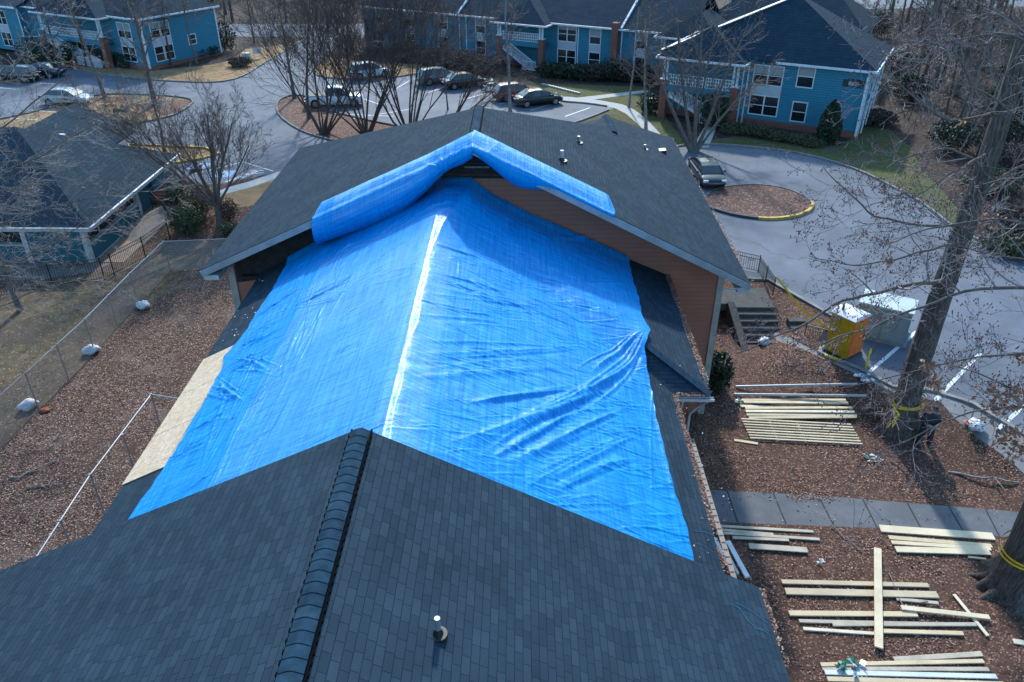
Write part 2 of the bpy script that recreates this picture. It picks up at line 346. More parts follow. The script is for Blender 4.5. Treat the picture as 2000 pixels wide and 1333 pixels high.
# ---------------------------------------------------------------- ground, roads, paths (one triangulation cut into zones)
def Zp(pts): return [(p.x, p.y) for p in (G(u, v) for u, v in pts)]
def smooth_poly(P, it=2):
    for _ in range(it):
        Q = []
        for i in range(len(P)):
            a = P[i]; b = P[(i + 1) % len(P)]
            Q += [(a[0] * .75 + b[0] * .25, a[1] * .75 + b[1] * .25), (a[0] * .25 + b[0] * .75, a[1] * .25 + b[1] * .75)]
        P = Q
    return P
def smooth_line(P, it=2):
    for _ in range(it):
        Q = [P[0]]
        for a, b in zip(P[:-1], P[1:]):
            Q += [(a[0] * .75 + b[0] * .25, a[1] * .75 + b[1] * .25), (a[0] * .25 + b[0] * .75, a[1] * .25 + b[1] * .75)]
        Q.append(P[-1]); P = Q
    return P
isl_round = smooth_poly(Zp([(1372, 388), (1395, 368), (1450, 360), (1510, 362), (1560, 376), (1588, 396), (1586, 410), (1560, 424), (1505, 431), (1440, 424), (1395, 411), (1374, 401)]), 2)
isl_mid = smooth_poly(Zp([(539, 207), (548, 194), (570, 187), (600, 188), (625, 212), (700, 232), (790, 250), (840, 275), (800, 310), (643, 274), (612, 266), (578, 252), (545, 228)]), 1)
isl_tan = smooth_poly(Zp([(-60, 246), (40, 226), (126, 204), (168, 190), (215, 184), (285, 186), (350, 190), (382, 197), (364, 214), (330, 231), (238, 247), (174, 257), (60, 268), (-60, 262)]), 1)
isl_tri = Zp([(250, 284), (361, 288), (403, 291), (428, 302), (392, 312), (336, 321), (280, 318)])
mulch_a = smooth_poly(Zp([(172, 194), (205, 188), (250, 190), (262, 193), (235, 200), (190, 203)]), 1)
mulch_b = smooth_poly(Zp([(246, 208), (300, 198), (372, 194), (380, 200), (335, 228), (285, 218)]), 1)
walk_far = Zp([(1090, 188), (1118, 190), (1170, 196), (1215, 204), (1238, 214), (1262, 232), (1290, 262), (1270, 268), (1245, 242), (1222, 222), (1200, 211), (1150, 203), (1093, 199)])
walk_far2 = Zp([(1128, 191), (1262, 176), (1268, 180), (1150, 196)])
walk_porch = Zp([(1352, 288), (1376, 248), (1400, 248), (1384, 288)])
walk_mid = Zp([(430, 372), (442, 367), (486, 355), (539, 337), (620, 318), (620, 332), (541, 348), (490, 366), (442, 379), (430, 384)])
walk_low = Zp([(1370, 957), (1395, 958), (1600, 968), (1800, 985), (1955, 997), (2090, 1012), (2090, 1072), (1940, 1046), (1700, 1031), (1395, 1020), (1370, 1019)])
walk_lot = Zp([(1677, 722), (1745, 757), (1815, 763), (1900, 790), (2000, 850), (2300, 1050), (2300, 1160), (2090, 990), (2000, 925), (1960, 890), (1905, 852), (1874, 827), (1837, 785), (1745, 767), (1677, 733), (1563, 680), (1483, 648), (1490, 640), (1600, 690)])
asphalt = [Zp([(-500, 118), (-200, 125), (60, 132), (115, 137), (150, 136), (200, 146), (290, 157), (400, 163), (450, 159), (484, 146), (505, 131), (560, 99), (592, 81), (600, 72), (655, 72), (660, 84), (640, 110), (612, 138), (623, 152), (680, 155), (740, 157), (790, 149), (825, 143), (860, 146), (940, 162), (980, 172), (1093, 199), (1150, 203), (1200, 211), (1150, 232), (1106, 246), (1120, 300), (900, 330), (640, 330), (600, 320), (540, 337), (442, 358), (390, 361), (340, 348), (300, 340), (200, 330), (-500, 300)])]
lot_right = Zp([(1320, 288), (1340, 284), (1420, 284), (1500, 292), (1560, 300), (1620, 315), (1680, 335), (1730, 360), (1780, 385), (1820, 412), (1860, 445), (1920, 476), (2020, 500), (2150, 540), (2500, 700), (2600, 1100)]) + \
    [(p.x, p.y) for p in LOT_EDGE[::-1]] + Zp([(1400, 520), (1330, 430), (1290, 340)])
road_far = Zp([(380, 50), (415, 48), (700, 47), (1100, 30), (1400, 18), (1560, 14), (1900, -2), (2600, -30), (2600, -52), (1900, -18), (1560, -6), (1100, 8), (700, 22), (380, 26)]) 
road_far = Zp([(300, 74), (500, 72), (700, 74), (900, 66), (1000, 60)]) + Zp([(1000, 40), (700, 47), (415, 48), (300, 50)])
road_far2 = Zp([(1500, 30), (1700, 18), (1900, 14), (2400, 10), (2400, -12), (1900, -8), (1500, 4)])
straw_a = Zp([(150, 128), (300, 138), (410, 127), (450, 119), (480, 96), (540, 90), (590, 79), (592, 81), (505, 131), (484, 146), (450, 159), (400, 163), (290, 157), (200, 146), (160, 138)])
straw_b = Zp([(612, 138), (640, 112), (700, 118), (790, 125), (870, 130), (960, 143), (1040, 160), (1060, 175), (980, 172), (940, 162), (860, 146), (825, 143), (790, 149), (740, 157), (680, 155), (623, 152)])
straw_c = Zp([(441, 379), (490, 366), (541, 348), (620, 332), (600, 372), (520, 398), (450, 408), (432, 395)])
grass_far = Zp([(1045, 163), (1150, 166), (1260, 170), (1285, 190), (1290, 215), (1330, 270), (1340, 284), (1318, 288), (1290, 275), (1240, 290), (1106, 246), (1150, 232), (1200, 211), (1093, 199), (1055, 178)])
grass_right = Zp([(1340, 284), (1350, 276), (1440, 268), (1560, 283), (1640, 284), (1672, 262), (1690, 240), (1740, 255), (1780, 290), (1800, 330), (1840, 372), (1880, 420), (1860, 445), (1820, 412), (1780, 385), (1730, 360), (1680, 335), (1620, 315), (1560, 300), (1500, 292), (1420, 284)])
grass_near = Zp([(-300, 760), (-60, 600), (0, 590), (60, 560), (150, 540), (220, 528), (300, 490), (420, 440), (440, 470), (380, 520), (340, 560), (300, 588), (215, 660), (120, 760), (0, 880), (-300, 1100)])
bed_left = Zp([(318, 345), (345, 352), (392, 362), (440, 380), (450, 408), (520, 398), (480, 440), (430, 470), (400, 500), (330, 500), (322, 430), (330, 385)])
deck_left = Zp([(-300, 560), (-100, 560), (0, 548), (90, 545), (185, 530), (235, 505), (320, 440), (330, 425), (300, 400), (200, 420), (-300, 420)])
ZONES = [  # (object name, material, polygons) first match wins
    ('mulch', M_mulch, [isl_round, isl_mid, mulch_a, mulch_b]),
    ('dry_grass', M_straw, [isl_tan, isl_tri]),
    ('pavement', M_conc_light, [walk_far, walk_far2, walk_porch, walk_mid]),
    ('path', M_conc_dark, [walk_low]),
    ('sidewalk', M_concrete, [walk_lot]),
    ('road', M_asphalt, asphalt + [lot_right, road_far, road_far2]),
    ('dry_grass', M_straw, [straw_a, straw_b, straw_c]),
    ('grass', M_grass, [grass_far, grass_right]),
    ('mulch', M_mulch, [bed_left]),
    ('patio', mat('patio_concrete', (.17, .145, .125), .85, var=.2, vscale=1), [deck_left]),
    ('worn_grass', M_mixgrass, [grass_near]),
]
def pip(P, x, y):
    c = False; n = len(P); j = n - 1
    for i in range(n):
        xi, yi = P[i]; xj, yj = P[j]
        if (yi > y) != (yj > y) and x < (xj - xi) * (y - yi) / (yj - yi) + xi: c = not c
        j = i
    return c
def build_ground():
    vs = []; es = []
    def addline(P, closed=True, step=1.6):
        n = len(P); start = len(vs); first = start
        segs = n if closed else n - 1
        idx = []
        for i in range(segs):
            a = P[i]; b = P[(i + 1) % n]; d = math.hypot(b[0] - a[0], b[1] - a[1]); k = max(1, int(d / step)) if max(abs(a[0]), abs(b[0])) < 70 and a[1] < 80 else max(1, int(d / 6))
            for q in range(k): idx.append(len(vs)); vs.append(Vector((a[0] + (b[0] - a[0]) * q / k, a[1] + (b[1] - a[1]) * q / k)))
        if closed:
            for i in range(len(idx)): es.append((idx[i], idx[(i + 1) % len(idx)]))
    for _, _, polys in ZONES:
        for P in polys: addline(P)
    rr = random.Random(3)
    for i in range(-30, 31):
        for j in range(-4, 36):
            if abs(i) < 30 and 0 < j < 35: vs.append(Vector((i * 2 + rr.uniform(-.2, .2), j * 2 + rr.uniform(-.2, .2))))
            else: vs.append(Vector((i * 2, j * 2)))
    for i in range(-20, 21):
        for j in range(-2, 33):
            x, y = i * 13, j * 12
            if abs(x) > 61 or y > 72 or y < -9: vs.append(Vector((x, y)))
    V, E_, F, _, _, _ = delaunay_2d_cdt(vs, es, [], 0, 1e-4)
    buckets = {}
    bbs = [[(min(p[0] for p in P), min(p[1] for p in P), max(p[0] for p in P), max(p[1] for p in P)) for P in z[2]] for z in ZONES]
    Z = [gz(p.x, p.y) for p in V]
    for f in F:
        cx = sum(V[i].x for i in f) / 3; cy = sum(V[i].y for i in f) / 3; k = ('ground', M_leaf)
        for zi, (nm, m, polys) in enumerate(ZONES):
            hit = False
            for P, bb in zip(polys, bbs[zi]):
                if bb[0] <= cx <= bb[2] and bb[1] <= cy <= bb[3] and pip(P, cx, cy): hit = True; break
            if hit: k = (nm, m); break
        buckets.setdefault(k[0], (k[1], []))[1].append(f)
    for nm, (m, fl) in buckets.items():
        used = {}; mv = []; mf = []; mi = []
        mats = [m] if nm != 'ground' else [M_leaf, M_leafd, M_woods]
        for f in fl:
            g = []
            for i in f:
                if i not in used: used[i] = len(mv); mv.append((V[i].x, V[i].y, Z[i]))
                g.append(used[i])
            a, b, c = (mv[i] for i in g)
            if (b[0] - a[0]) * (c[1] - a[1]) - (b[1] - a[1]) * (c[0] - a[0]) < 0: g = g[::-1]
            mf.append(g); cx = (a[0] + b[0] + c[0]) / 3; cy = (a[1] + b[1] + c[1]) / 3
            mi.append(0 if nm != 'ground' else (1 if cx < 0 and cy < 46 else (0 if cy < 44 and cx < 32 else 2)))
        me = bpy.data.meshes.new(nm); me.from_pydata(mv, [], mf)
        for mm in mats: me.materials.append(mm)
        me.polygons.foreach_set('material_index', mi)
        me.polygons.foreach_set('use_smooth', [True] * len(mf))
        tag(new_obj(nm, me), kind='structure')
build_ground()

def kerb(P, closed=False, w=0.16, h=0.13, m=M_kerb, mb=None, name='kerb', inner=0.0):
    """P: list of (x,y) ground points"""
    own = mb is None
    if own: mb = MB()
    n = len(P)
    pts = []
    for i in range(n):
        a = P[(i - 1) % n] if closed or i else P[i]; b = P[(i + 1) % n] if closed or i < n - 1 else P[i]
        d = Vector((b[0] - a[0], b[1] - a[1])); d.normalize(); nn = Vector((-d.y, d.x))
        pts.append((Vector(P[i]) + nn * (inner - w / 2), Vector(P[i]) + nn * (inner + w / 2)))
    for i in range(n if closed else n - 1):
        a, b = pts[i]; c, d = pts[(i + 1) % n]
        za = gz(a.x, a.y); zc = gz(c.x, c.y)
        v = [(a.x, a.y, za - .1), (b.x, b.y, za - .1), (b.x, b.y, za + h), (a.x, a.y, za + h), (c.x, c.y, zc - .1), (d.x, d.y, zc - .1), (d.x, d.y, zc + h), (c.x, c.y, zc + h)]
        mb.mesh(v, [(3, 2, 6, 7), (0, 3, 7, 4), (1, 5, 6, 2), (0, 1, 2, 3), (4, 7, 6, 5)])
    if own: return tag(mb.build(name, m, recalc=True), kind='structure')
km = MB()
for L_ in ([(-500, 118), (-200, 125), (60, 132), (115, 137), (150, 136), (200, 146), (290, 157), (400, 163), (450, 159), (484, 146), (505, 131), (560, 99), (592, 81), (600, 72)],
           [(660, 84), (640, 110), (612, 138), (623, 152), (680, 155), (740, 157), (790, 149), (825, 143), (860, 146), (940, 162), (980, 172), (1093, 199), (1150, 203), (1200, 211), (1150, 232), (1106, 246)],
           [(1320, 288), (1340, 284), (1420, 284), (1500, 292), (1560, 300), (1620, 315), (1680, 335), (1730, 360), (1780, 385), (1820, 412), (1860, 445), (1920, 476), (2020, 500)]):
    kerb(smooth_line(Zp(L_), 1), mb=km)
kerb([(p.x, p.y) for p in LOT_EDGE], mb=km, h=0.10, w=0.2)
tag(km.build('kerb', M_kerb, recalc=True), kind='structure')
km = MB(); kerb(isl_mid, True, mb=km); kerb(isl_tan, True, mb=km)
tag(km.build('kerb', mat('kerb_grimy', (0.13, 0.13, 0.13), 0.85, var=0.4, vscale=2), recalc=True), kind='structure')
kerb(isl_tri, True, m=M_kerb_yel, h=0.14)
n_ = len(isl_round)
def in_yel(p):
    a = math.atan2(p[1] - 50, p[0] - 16.2); return -1.95 < a < 0.2
ys = [p for p in isl_round if in_yel(p)]
i0 = next(i for i in range(n_) if in_yel(isl_round[i]) and not in_yel(isl_round[i - 1]))
run = [isl_round[(i0 + k) % n_] for k in range(n_ + 1)]
ky = [p for k, p in enumerate(run) if k < len(ys)]; kb = run[len(ys) - 1:]
kb1 = kb[:len(kb) - 1]; kerb(ky, m=M_kerb_yel, w=0.2, h=0.16)
kbl = [p for p in kb if p[1] < 50.3 ]; kfar = [p for p in kb if p[1] >= 50.0]
kerb(kbl, m=M_kerb_blk, w=0.2, h=0.16); kerb(kfar, m=mat('kerb_grimy', (0.13, 0.13, 0.13), 0.85, var=0.4, vscale=2), w=.14, h=.05)

# painted markings, 4 mm above the road
def stripe(mb, a, b, w=0.11, z=0.012):
    d = (b - a); d.z = 0; d.normalize(); n = Vector((-d.y, d.x, 0)) * w / 2
    K = max(1, int((b - a).length / 2)); 
    for k in range(K):
        p = a.lerp(b, k / K); q = a.lerp(b, (k + 1) / K)
        mb.face([Vector((r.x, r.y, gz(r.x, r.y) + z)) for r in (p - n, q - n, q + n, p + n)])
mk = MB()
for a, b, w in [((1190, 0), 0, 0)][:0] + [
    ((1036, 216), (1093, 200), .11), ((1104, 228), (1152, 211), .11), ((975, 204), (1030, 192), .11), ((905, 195), (960, 180), .1), ((835, 182), (880, 166), .1), ((770, 176), (800, 158), .1),
    ((742, 205), (700, 190), .1), ((640, 222), (770, 228), .1), ((690, 232), (800, 214), .1),
    ((0, 230), (74, 235), .11), ((62, 216), (118, 220), .11), ((78, 163), (140, 166), .11), ((0, 172), (40, 176), .11),
    ((362, 345), (474, 317), .11), ((440, 356), (510, 333), .11), ((474, 317), (534, 335), .11), ((455, 322), (420, 316), .09), ((330, 332), (395, 350), .10),
    ((452, 353), (487, 344), .09), ((460, 347), (497, 340), .09), ((475, 341), (516, 338), .09), ((440, 336), (415, 341), .09), ((490, 335), (516, 334), .09),
    ((1790, 648), (1698, 727), .17), ((1915, 690), (1826, 783), .17), ((2060, 740), (1950, 838), .17), ((2200, 800), (2060, 905), .17)]:
    stripe(mk, G(*a), G(*b), w)
tag(mk.build('parking_lines', M_paint), kind='structure')
mk = MB()
for c in ((389, 325), (436, 340)):
    p = G(*c); mk.face([p + Vector((-.75, -.75, .007)), p + Vector((.75, -.75, .007)), p + Vector((.75, .75, .007)), p + Vector((-.75, .75, .007))])
mw = MB()
for c in ((389, 325), (436, 340)):
    p = G(*c) + Vector((0, 0, .011))
    for k in range(14):
        a1, a2 = [math.radians(-70 + 250 * q / 14) for q in (k, k + 1)]
        mw.face([p + Vector((math.cos(a1) * r, -.1 + math.sin(a1) * r, 0)) for r in (.28, .42)] + [p + Vector((math.cos(a2) * r, -.1 + math.sin(a2) * r, 0)) for r in (.42, .28)])
    for x0, y0, x1, y1 in ((-.07, 0, .07, .45), (-.07, 0, .3, .12), (.2, -.35, .32, .1), (.2, -.4, .5, -.3)): mw.face([p + Vector(q) for q in ((x0, y0, 0), (x1, y0, 0), (x1, y1, 0), (x0, y1, 0))])
    mw.face([p + Vector((math.cos(t * math.pi / 4) * .1, .55 + math.sin(t * math.pi / 4) * .1, 0)) for t in range(8)])
tag(mk.build('parking_symbol_ground', M_bluepaint), kind='structure'); tag(mw.build('parking_symbol', M_paint), kind='structure')
# joints across the lower walk
mk = MB()
for u0, v0, u1, v1 in [(1420, 958, 1441, 1021), (1510, 963, 1535, 1023), (1598, 968, 1628, 1026), (1685, 975, 1713, 1031), (1772, 983, 1802, 1038), (1853, 990, 1885, 1044), (1925, 995, 1952, 1048),
                       (1906, 790, 1890, 838), (1985, 842, 1935, 872), (1800, 765, 1796, 774)]:
    stripe(mk, G(u0, v0), G(u1, v1), .045, .014)
tag(mk.build('pavement_joints', mat('joint', (0.03, 0.03, 0.03), 0.9)), kind='structure')
# ---------------------------------------------------------------- main building under the tarp
XR = -2.75; ZR = 9.45                       # ridge of the middle roof
XL, ZE = -10.15, 5.75                       # left eave
XN = 4.65                                   # right eave of the narrow part
XW, ZW, YW = 5.78, 5.70, 19.5               # right eave of the wide part and where its hip starts
YWALL = 27.75; YFG = 11.5
FG_R = (-2.88, 10.52); FG_E = (5.08, 6.38); FG_L = (-11.3, 6.5)
APX = Vector((-1.62, 26.3, 11.25)); HR = Vector((8.5, 25.83, 6.3)); HL = Vector((-12.08, 26.74, 6.3))
RFAR = Vector((-1.62, 31.4, 11.25)); BR = Vector((8.67, 44.2, 6.3)); BL = Vector((-12.02, 42.0, 6.3))
GB = -1.25
B = empty('clubhouse', (0, 0, 0), label='long brown sided building with dark shingle roofs, half of it under blue tarp', cat='building')
def roofz(x, y):
    """top of the middle roof"""
    if x <= XR: return ZR - 0.5 * (XR - x)
    zn = ZE + 0.4986 * (XN - x)
    zw = ZW + 0.44 * (XW - x)
    zh = ZW + 0.5 * (y - YW)
    return max(zn, min(zw, zh))
mb = MB(); th = 0.12
xr1 = XR
hipx = lambda x: YW + 0.88 * (XW - x)
valx = lambda x: YW + 0.1 + 0.997 * (XN - x)
ytop = hipx(XR)
# left plane, narrow right plane, wide right plane, hip face
mb.slab([(XL, YFG + .2, ZE), (XR, YFG + .2, ZR), (XR, YWALL, ZR), (XL, YWALL, ZE)], th)
mb.slab([(XR, YFG + .2, ZR), (XN, YFG + .2, ZE), (XN, YW + .05, ZE), (XR, valx(XR), ZR)], th)
mb.slab([(XR, hipx(XR), ZR), (XW, YW, ZW), (XW, YWALL, ZW), (XR, YWALL, ZR)], th)
mb.slab([(XR, hipx(XR), ZR), (XN - .1, YW + .06, ZW + .02), (XN, YW, ZW), (XW, YW, ZW)], th)
mid = mb.build('middle_roof', M_shingle, B)
# hip caps of the small hip
mb = MB(); a = Vector((XW, YW, ZW + .02)); b = Vector((3.6, hipx(3.6), ZW + .44 * (XW - 3.6) + .02))
for k in range(16):
    p = a.lerp(b, k / 16); q = a.lerp(b, (k + 1.12) / 16); mb.beam(p + Vector((0, 0, .012)), q + Vector((0, 0, .03)), .26, .03)
mb.build('hip_cap', M_cap, B)
mb = MB()
fe = YFG
mb.slab([FG_R and (FG_R[0], fe, FG_R[1]), (FG_L[0], fe, FG_L[1]), (FG_L[0], -1, FG_L[1]), (FG_R[0], -1, FG_R[1])], .14)
mb.slab([(FG_R[0], fe, FG_R[1]), (FG_R[0], -1, FG_R[1]), (FG_E[0], -1, FG_E[1]), (FG_E[0], fe, FG_E[1])], .14)
mb.build('front_roof', M_shingle, B)
# hall roof
mb = MB()
mb.slab([APX, HL, BL, RFAR], .13); mb.slab([APX, RFAR, BR, HR], .13); mb.slab([RFAR, BL, BR], .13)
# rear gable dormer seen over the right slope
zr = 9.35
def hallR(x, y):
    n = (RFAR - APX).cross(HR - APX); return APX.z - (n.x * (x - APX.x) + n.y * (y - APX.y)) / n.z
E1 = Vector((4.6, 37.9, 8.27)); E2 = Vector((4.5, 41.2, 8.30))
mb.slab([E1, E2, (8.6, 43.9, 6.32), (7.9, 39.4, hallR(7.9, 39.4) - .03)], .1)
mb.slab([E2, E1, (3.4, 38.9, hallR(3.4, 38.9) - .4), (0.6, 43.4, 6.3)], .1)
mb.build('hall_roof', M_shingle, B)
M_cap2 = mat('ridge_cap_dark', (0.017, 0.040, 0.064), .95, spec=.05, var=.3, vscale=6, bump=.3, bscale=60); M_cap3 = mat('ridge_cap_light', (0.024, 0.053, 0.081), .95, spec=.05, var=.3, vscale=6, bump=.3, bscale=60)
def ridgevent(p, q, name, w=.34, side=.028, step=.21, flat=True, parent=B, tilt=None):
    """capped ridge vent: overlapping curved caps with dark slots along both edges"""
    p = Vector(p); q = Vector(q); d = (q - p); L_ = d.length; d.normalize(); x = d.cross(Vector((0, 0, 1))).normalized()
    mbs = [MB(), MB(), MB(), MB()]; n = int(L_ / step); pr = tilt if tilt else .5; rc = random.Random(int(p.y * 10))
    prof = [(c, -pr * w / 2 * (math.sqrt(c * c + .10) - math.sqrt(.10)) * 1.0) for c in (-1, -.8, -.6, -.4, -.22, -.08, .08, .22, .4, .6, .8, 1)]
    for k in range(n):
        a = p + d * (k * step); b = p + d * ((k + 1.06) * step)
        ra = [a + x * (c * w / 2) + Vector((0, 0, h + .086)) for c, h in prof]; rb = [b + x * (c * w / 2) + Vector((0, 0, h + .076)) for c, h in prof]
        m = len(prof); vs = ra + rb; mb = mbs[rc.choice([0, 0, 1, 2])]
        mb.mesh(vs, [(i, i + 1, m + i + 1, m + i) for i in range(m - 1)] + [(m + i, m + i + 1, m + i + 1, m + i) for i in range(0)], 0)
        mbs[3].mesh([v - Vector((0, .002, .013)) for v in ra] + [v - Vector((0, .002, 0)) for v in ra], [(i, i + 1, m + i + 1, m + i) for i in range(m - 1)], 0)  # darker strip at each cap's near edge paints in its shadow line
    mb = MB()
    for i, q_ in enumerate(mbs):
        b0 = len(mb.v); mb.v += q_.v; mb.f += [tuple(b0 + t for t in f) for f in q_.f]; mb.m += [i] * len(q_.f)
    o = mb.build(name, [M_cap, M_cap2, M_cap3, M_cap2], parent, smooth=False)
    mb = MB()
    for s_ in (-1, 1):
        off = x * (s_ * (w / 2 + side / 2)); zz = Vector((0, 0, -pr * (w / 2 + side / 2) + .03))
        mb.beam(p + off + zz, q + off + zz, side, .055)
        for k in range(int(L_ / .17)):
            c = p + d * (k * .17) + x * (s_ * (w / 2 + side + .01)) + zz
            mb.obox(c, x * .009, d * .03, Vector((0, 0, .026)))
    mb.build('ridge_vent_slot', M_slot, parent)
ridgevent((FG_R[0], -0.6, FG_R[1]), (FG_R[0], fe, FG_R[1]), 'ridge_vent')
ridgevent((RFAR.x, RFAR.y, RFAR.z), (APX.x, APX.y + .3, APX.z), 'ridge_vent', w=.30, side=.03)
ridgevent(E2, E1 + Vector((0, .25, 0)), 'ridge_vent', tilt=.42, w=.3, side=.03)
# walls
mb = MB(); yw = YWALL
xl, xr_ = -11.4, 8.0
zat = lambda x: APX.z - .2 - (APX.z - 6.3) * abs(x - APX.x) / ((8.5 - APX.x) if x > APX.x else (APX.x + 12.08)) 
mb.face([(xl, yw, GB), (xr_, yw, GB), (xr_, yw, zat(xr_)), (APX.x, yw, APX.z - .25), (xl, yw, zat(xl))])
mb.face([(xr_, yw, GB), (8.15, 43.7, GB), (8.15, 43.7, 6.2), (xr_, yw, 6.2)])
mb.face([(xl, 41.5, GB), (xl, yw, GB), (xl, yw, 6.2), (xl, 41.5, 6.2)])
mb.face([(8.15, 43.7, GB), (xl, 41.5, GB), (xl, 41.5, 6.2), (8.15, 43.7, 6.2)])
mb.build('hall_wall', M_siding_brown, B)
mb = MB()
mb.box(-9.55, YFG - 2, .6, 4.05, yw - .01, 5.62)      # siding of the middle part
mb.box(4.06, YW + .55, .6, 5.22, yw - .02, 5.55)
mb.box(-10.6, -1, .6, 4.35, YFG - .55, 6.2)
g = Vector((FG_R[0], YFG - .56, FG_R[1] - .3))
mb.mesh([(-10.6, g.y, 6.1), (4.35, g.y, 6.1), g], [(0, 1, 2)])
mb.build('middle_wall', M_siding_brown, B)
mb = MB()
mb.box(-9.56, YFG - 2.01, GB, 4.06, yw - .03, .6); mb.box(4.07, YW + .54, GB, 5.23, yw - .04, .6); mb.box(-10.61, -1.01, GB, 4.36, YFG - .54, .6)
mb.box(4.22, YW + .45, GB, 5.30, YW + .56, 5.5)       # brick pier beneath the small hip
mb.build('brick_base', M_brick, B)
# corner boards
mb = MB()
for x0, x1, x2, x3 in ((xr_ - .18, xr_ + .03, xr_ + .031, xr_ + .07), (xl - .03, xl + .2, xl - .07, xl - .031)):
    mb = MB(); mb.box(x0, yw - .06, GB, x1, yw - .002, 6.0); mb.box(x2, yw - .06, GB, x3, yw + .18, 6.0); mb.build('corner_board', mat('corner_board', (0.30, 0.29, 0.27), 0.6, var=.15), B)
# rake fascia and soffit of the hall
mb = MB()
for e in (HR, HL):
    d = (e - APX)
    mb.beam(APX + Vector((0, -.02, -.16)), e + Vector((0, -.02, -.16)), .05, .24)
mb.build('rake_fascia', M_fascia, B)
mb = MB()
for e, xw in ((HR, 8.0), (HL, -11.4)):
    a = APX + Vector((0, .02, -.24)); b = e + Vector((0, .02, -.24)); c = Vector((xw + (.5 if xw > 0 else -.68), yw, e.z - .24)); d_ = Vector((APX.x, yw, APX.z - .24))
    mb.face([a, b, c, d_] if xw < 0 else [a, d_, c, b], 1 if xw < 0 else 0)
mb.face([(xr_, yw - .2, 6.0), (8.5, 25.9, 6.05), (8.66, 44, 6.05), (8.15, 43.7, 6.0)]); mb.face([(xl, yw - .2, 6.0), (-12.08, 26.8, 6.05), (-12.0, 42, 6.05), (xl, 41.5, 6.0)])
mb.build('soffit', [M_soffit, mat('charred_wood', (0.018, 0.017, 0.018), 0.9, var=.5, vscale=5, bump=.6)], B)
mb = MB()   # boxed eave return at the right corner and its bracket
mb.face([(7.75, 26.0, 6.0), (8.52, 25.84, 6.15), (8.52, 25.84, 5.98), (7.3, 26.0, 5.98)])
mb.box(8.08, 25.9, 5.86, 8.5, 27.74, 6.05); mb.build('eave_return', M_greytrim, B)
mb = MB(); mb.box(-12.05, 26.8, 5.86, -11.48, 27.74, 6.05); mb.build('eave_return', M_greytrim, B)
mb = MB()
for x in (5.85,):
    z = zat(x) - .1; mb.mesh([(x - .04, yw, z - .45), (x + .04, yw, z - .45), (x + .04, yw, z - .02), (x - .04, yw, z - .02), (x - .04, yw - .5, z - .05), (x + .04, yw - .5, z - .05)], [(0, 1, 5, 4), (3, 4, 5, 2), (0, 4, 3), (1, 2, 5)])
mb.build('bracket', M_white, B); mb = MB()
for x in (-9.9,):
    z = 5.75; mb.mesh([(x - .06, yw, z - .45), (x + .06, yw, z - .45), (x + .06, yw, z - .02), (x - .06, yw, z - .02), (x - .06, yw - .6, z - .05), (x + .06, yw - .6, z - .05)], [(0, 1, 5, 4), (3, 4, 5, 2), (0, 4, 3), (1, 2, 5)])
mb.build('bracket', M_white, B)
# burnt gable top and charred boards under the left rake
mb = MB(); 
char = mat('charred_wood', (0.018, 0.017, 0.018), 0.9, var=.5, vscale=5, bump=.6)
def gz2(x): return zat(x) - .1
pl = [(-3.0, 9.8), (.2, 9.8), (.6, 10.0), (.6, gz2(.6)), (APX.x, gz2(APX.x)), (-3.0, gz2(-3.0))]
mb.mesh([(x, yw - .05, z) for x, z in pl] + [(x, yw - .004, z) for x, z in pl], [(0, 1, 2, 3, 4, 5)] + [(i, 6 + i, 6 + (i + 1) % 6, (i + 1) % 6) for i in range(6)])
mb.build('charred_panel', char, B, recalc=True)
for k in range(6):
    z = 9.62 + k * .13; xe = min(.7 - k * .2 + .3 * (k % 2), .7); mb = MB(); mb.beam((-2.9 + .12 * (k % 3), yw - .075, z + .05), (xe, yw - .075, z + .05 + .02 * (k % 2)), .04, .1); mb.build('charred_board', char, B)
mb = MB(); pl = [(-11.15, 5.3), (-4.8, 6.3), (-4.8, gz2(-4.8) + .02), (-11.15, gz2(-11.15) + .02)]
mb.mesh([(x, yw - .05, z) for x, z in pl] + [(x, yw - .004, z) for x, z in pl], [(0, 1, 2, 3)] + [(i, 4 + i, 4 + (i + 1) % 4, (i + 1) % 4) for i in range(4)]); mb.build('charred_panel', char, B, recalc=True)
mb = MB(); mb.box(-10.9, yw - .3, 5.6, -8.2, yw - .051, 5.68); mb.build('charred_board', char, B)
mb = MB(); mb.box(-2.0, yw - .13, 10.02, -1.1, yw - .10, 10.09); mb.build('exposed_board', mat('sooty_board', (.16, .17, .18), .8, var=.4, vscale=6), B)
# gutters
def gutter(p, q, name='gutter', w=.13, h=.11, side=1, parent=B, m=None):
    p = Vector(p); q = Vector(q); d = (q - p).normalized(); x = d.cross(Vector((0, 0, 1))).normalized() * side
    mb = MB(); prof = [(0, 0), (0, -h), (w * .75, -h), (w, -h * .3), (w, .0), (w + .015, .0), (w + .015, -.02), (w * .75, -h - .008), (-.008, -h - .008), (-.008, 0)]
    a = [p + x * c + Vector((0, 0, z)) for c, z in prof]; b = [q + x * c + Vector((0, 0, z)) for c, z in prof]; n = len(prof)
    mb.mesh(a + b, [(i, (i + 1) % n, n + (i + 1) % n, n + i) for i in range(n)])
    L_ = (q - p).length
    for k in range(1, int(L_ / .9)):
        c = p + d * (k * .9); mb.obox(c + x * w / 2 + Vector((0, 0, -.012)), x * w / 2, d * .012, Vector((0, 0, .006)))
    return mb.build(name, m or M_gutter, parent)
gutter((XN + .01, YFG, ZE - .05), (XN + .01, YW, ZE - .05), side=-1)
gutter((XW + .01, YW - .12, ZW - .04), (XW + .01, YWALL - .1, ZW - .04), side=-1)
gutter((XN + .0, YW - .02, ZW - .045), (XW + .12, YW - .02, ZW - .045), side=1)
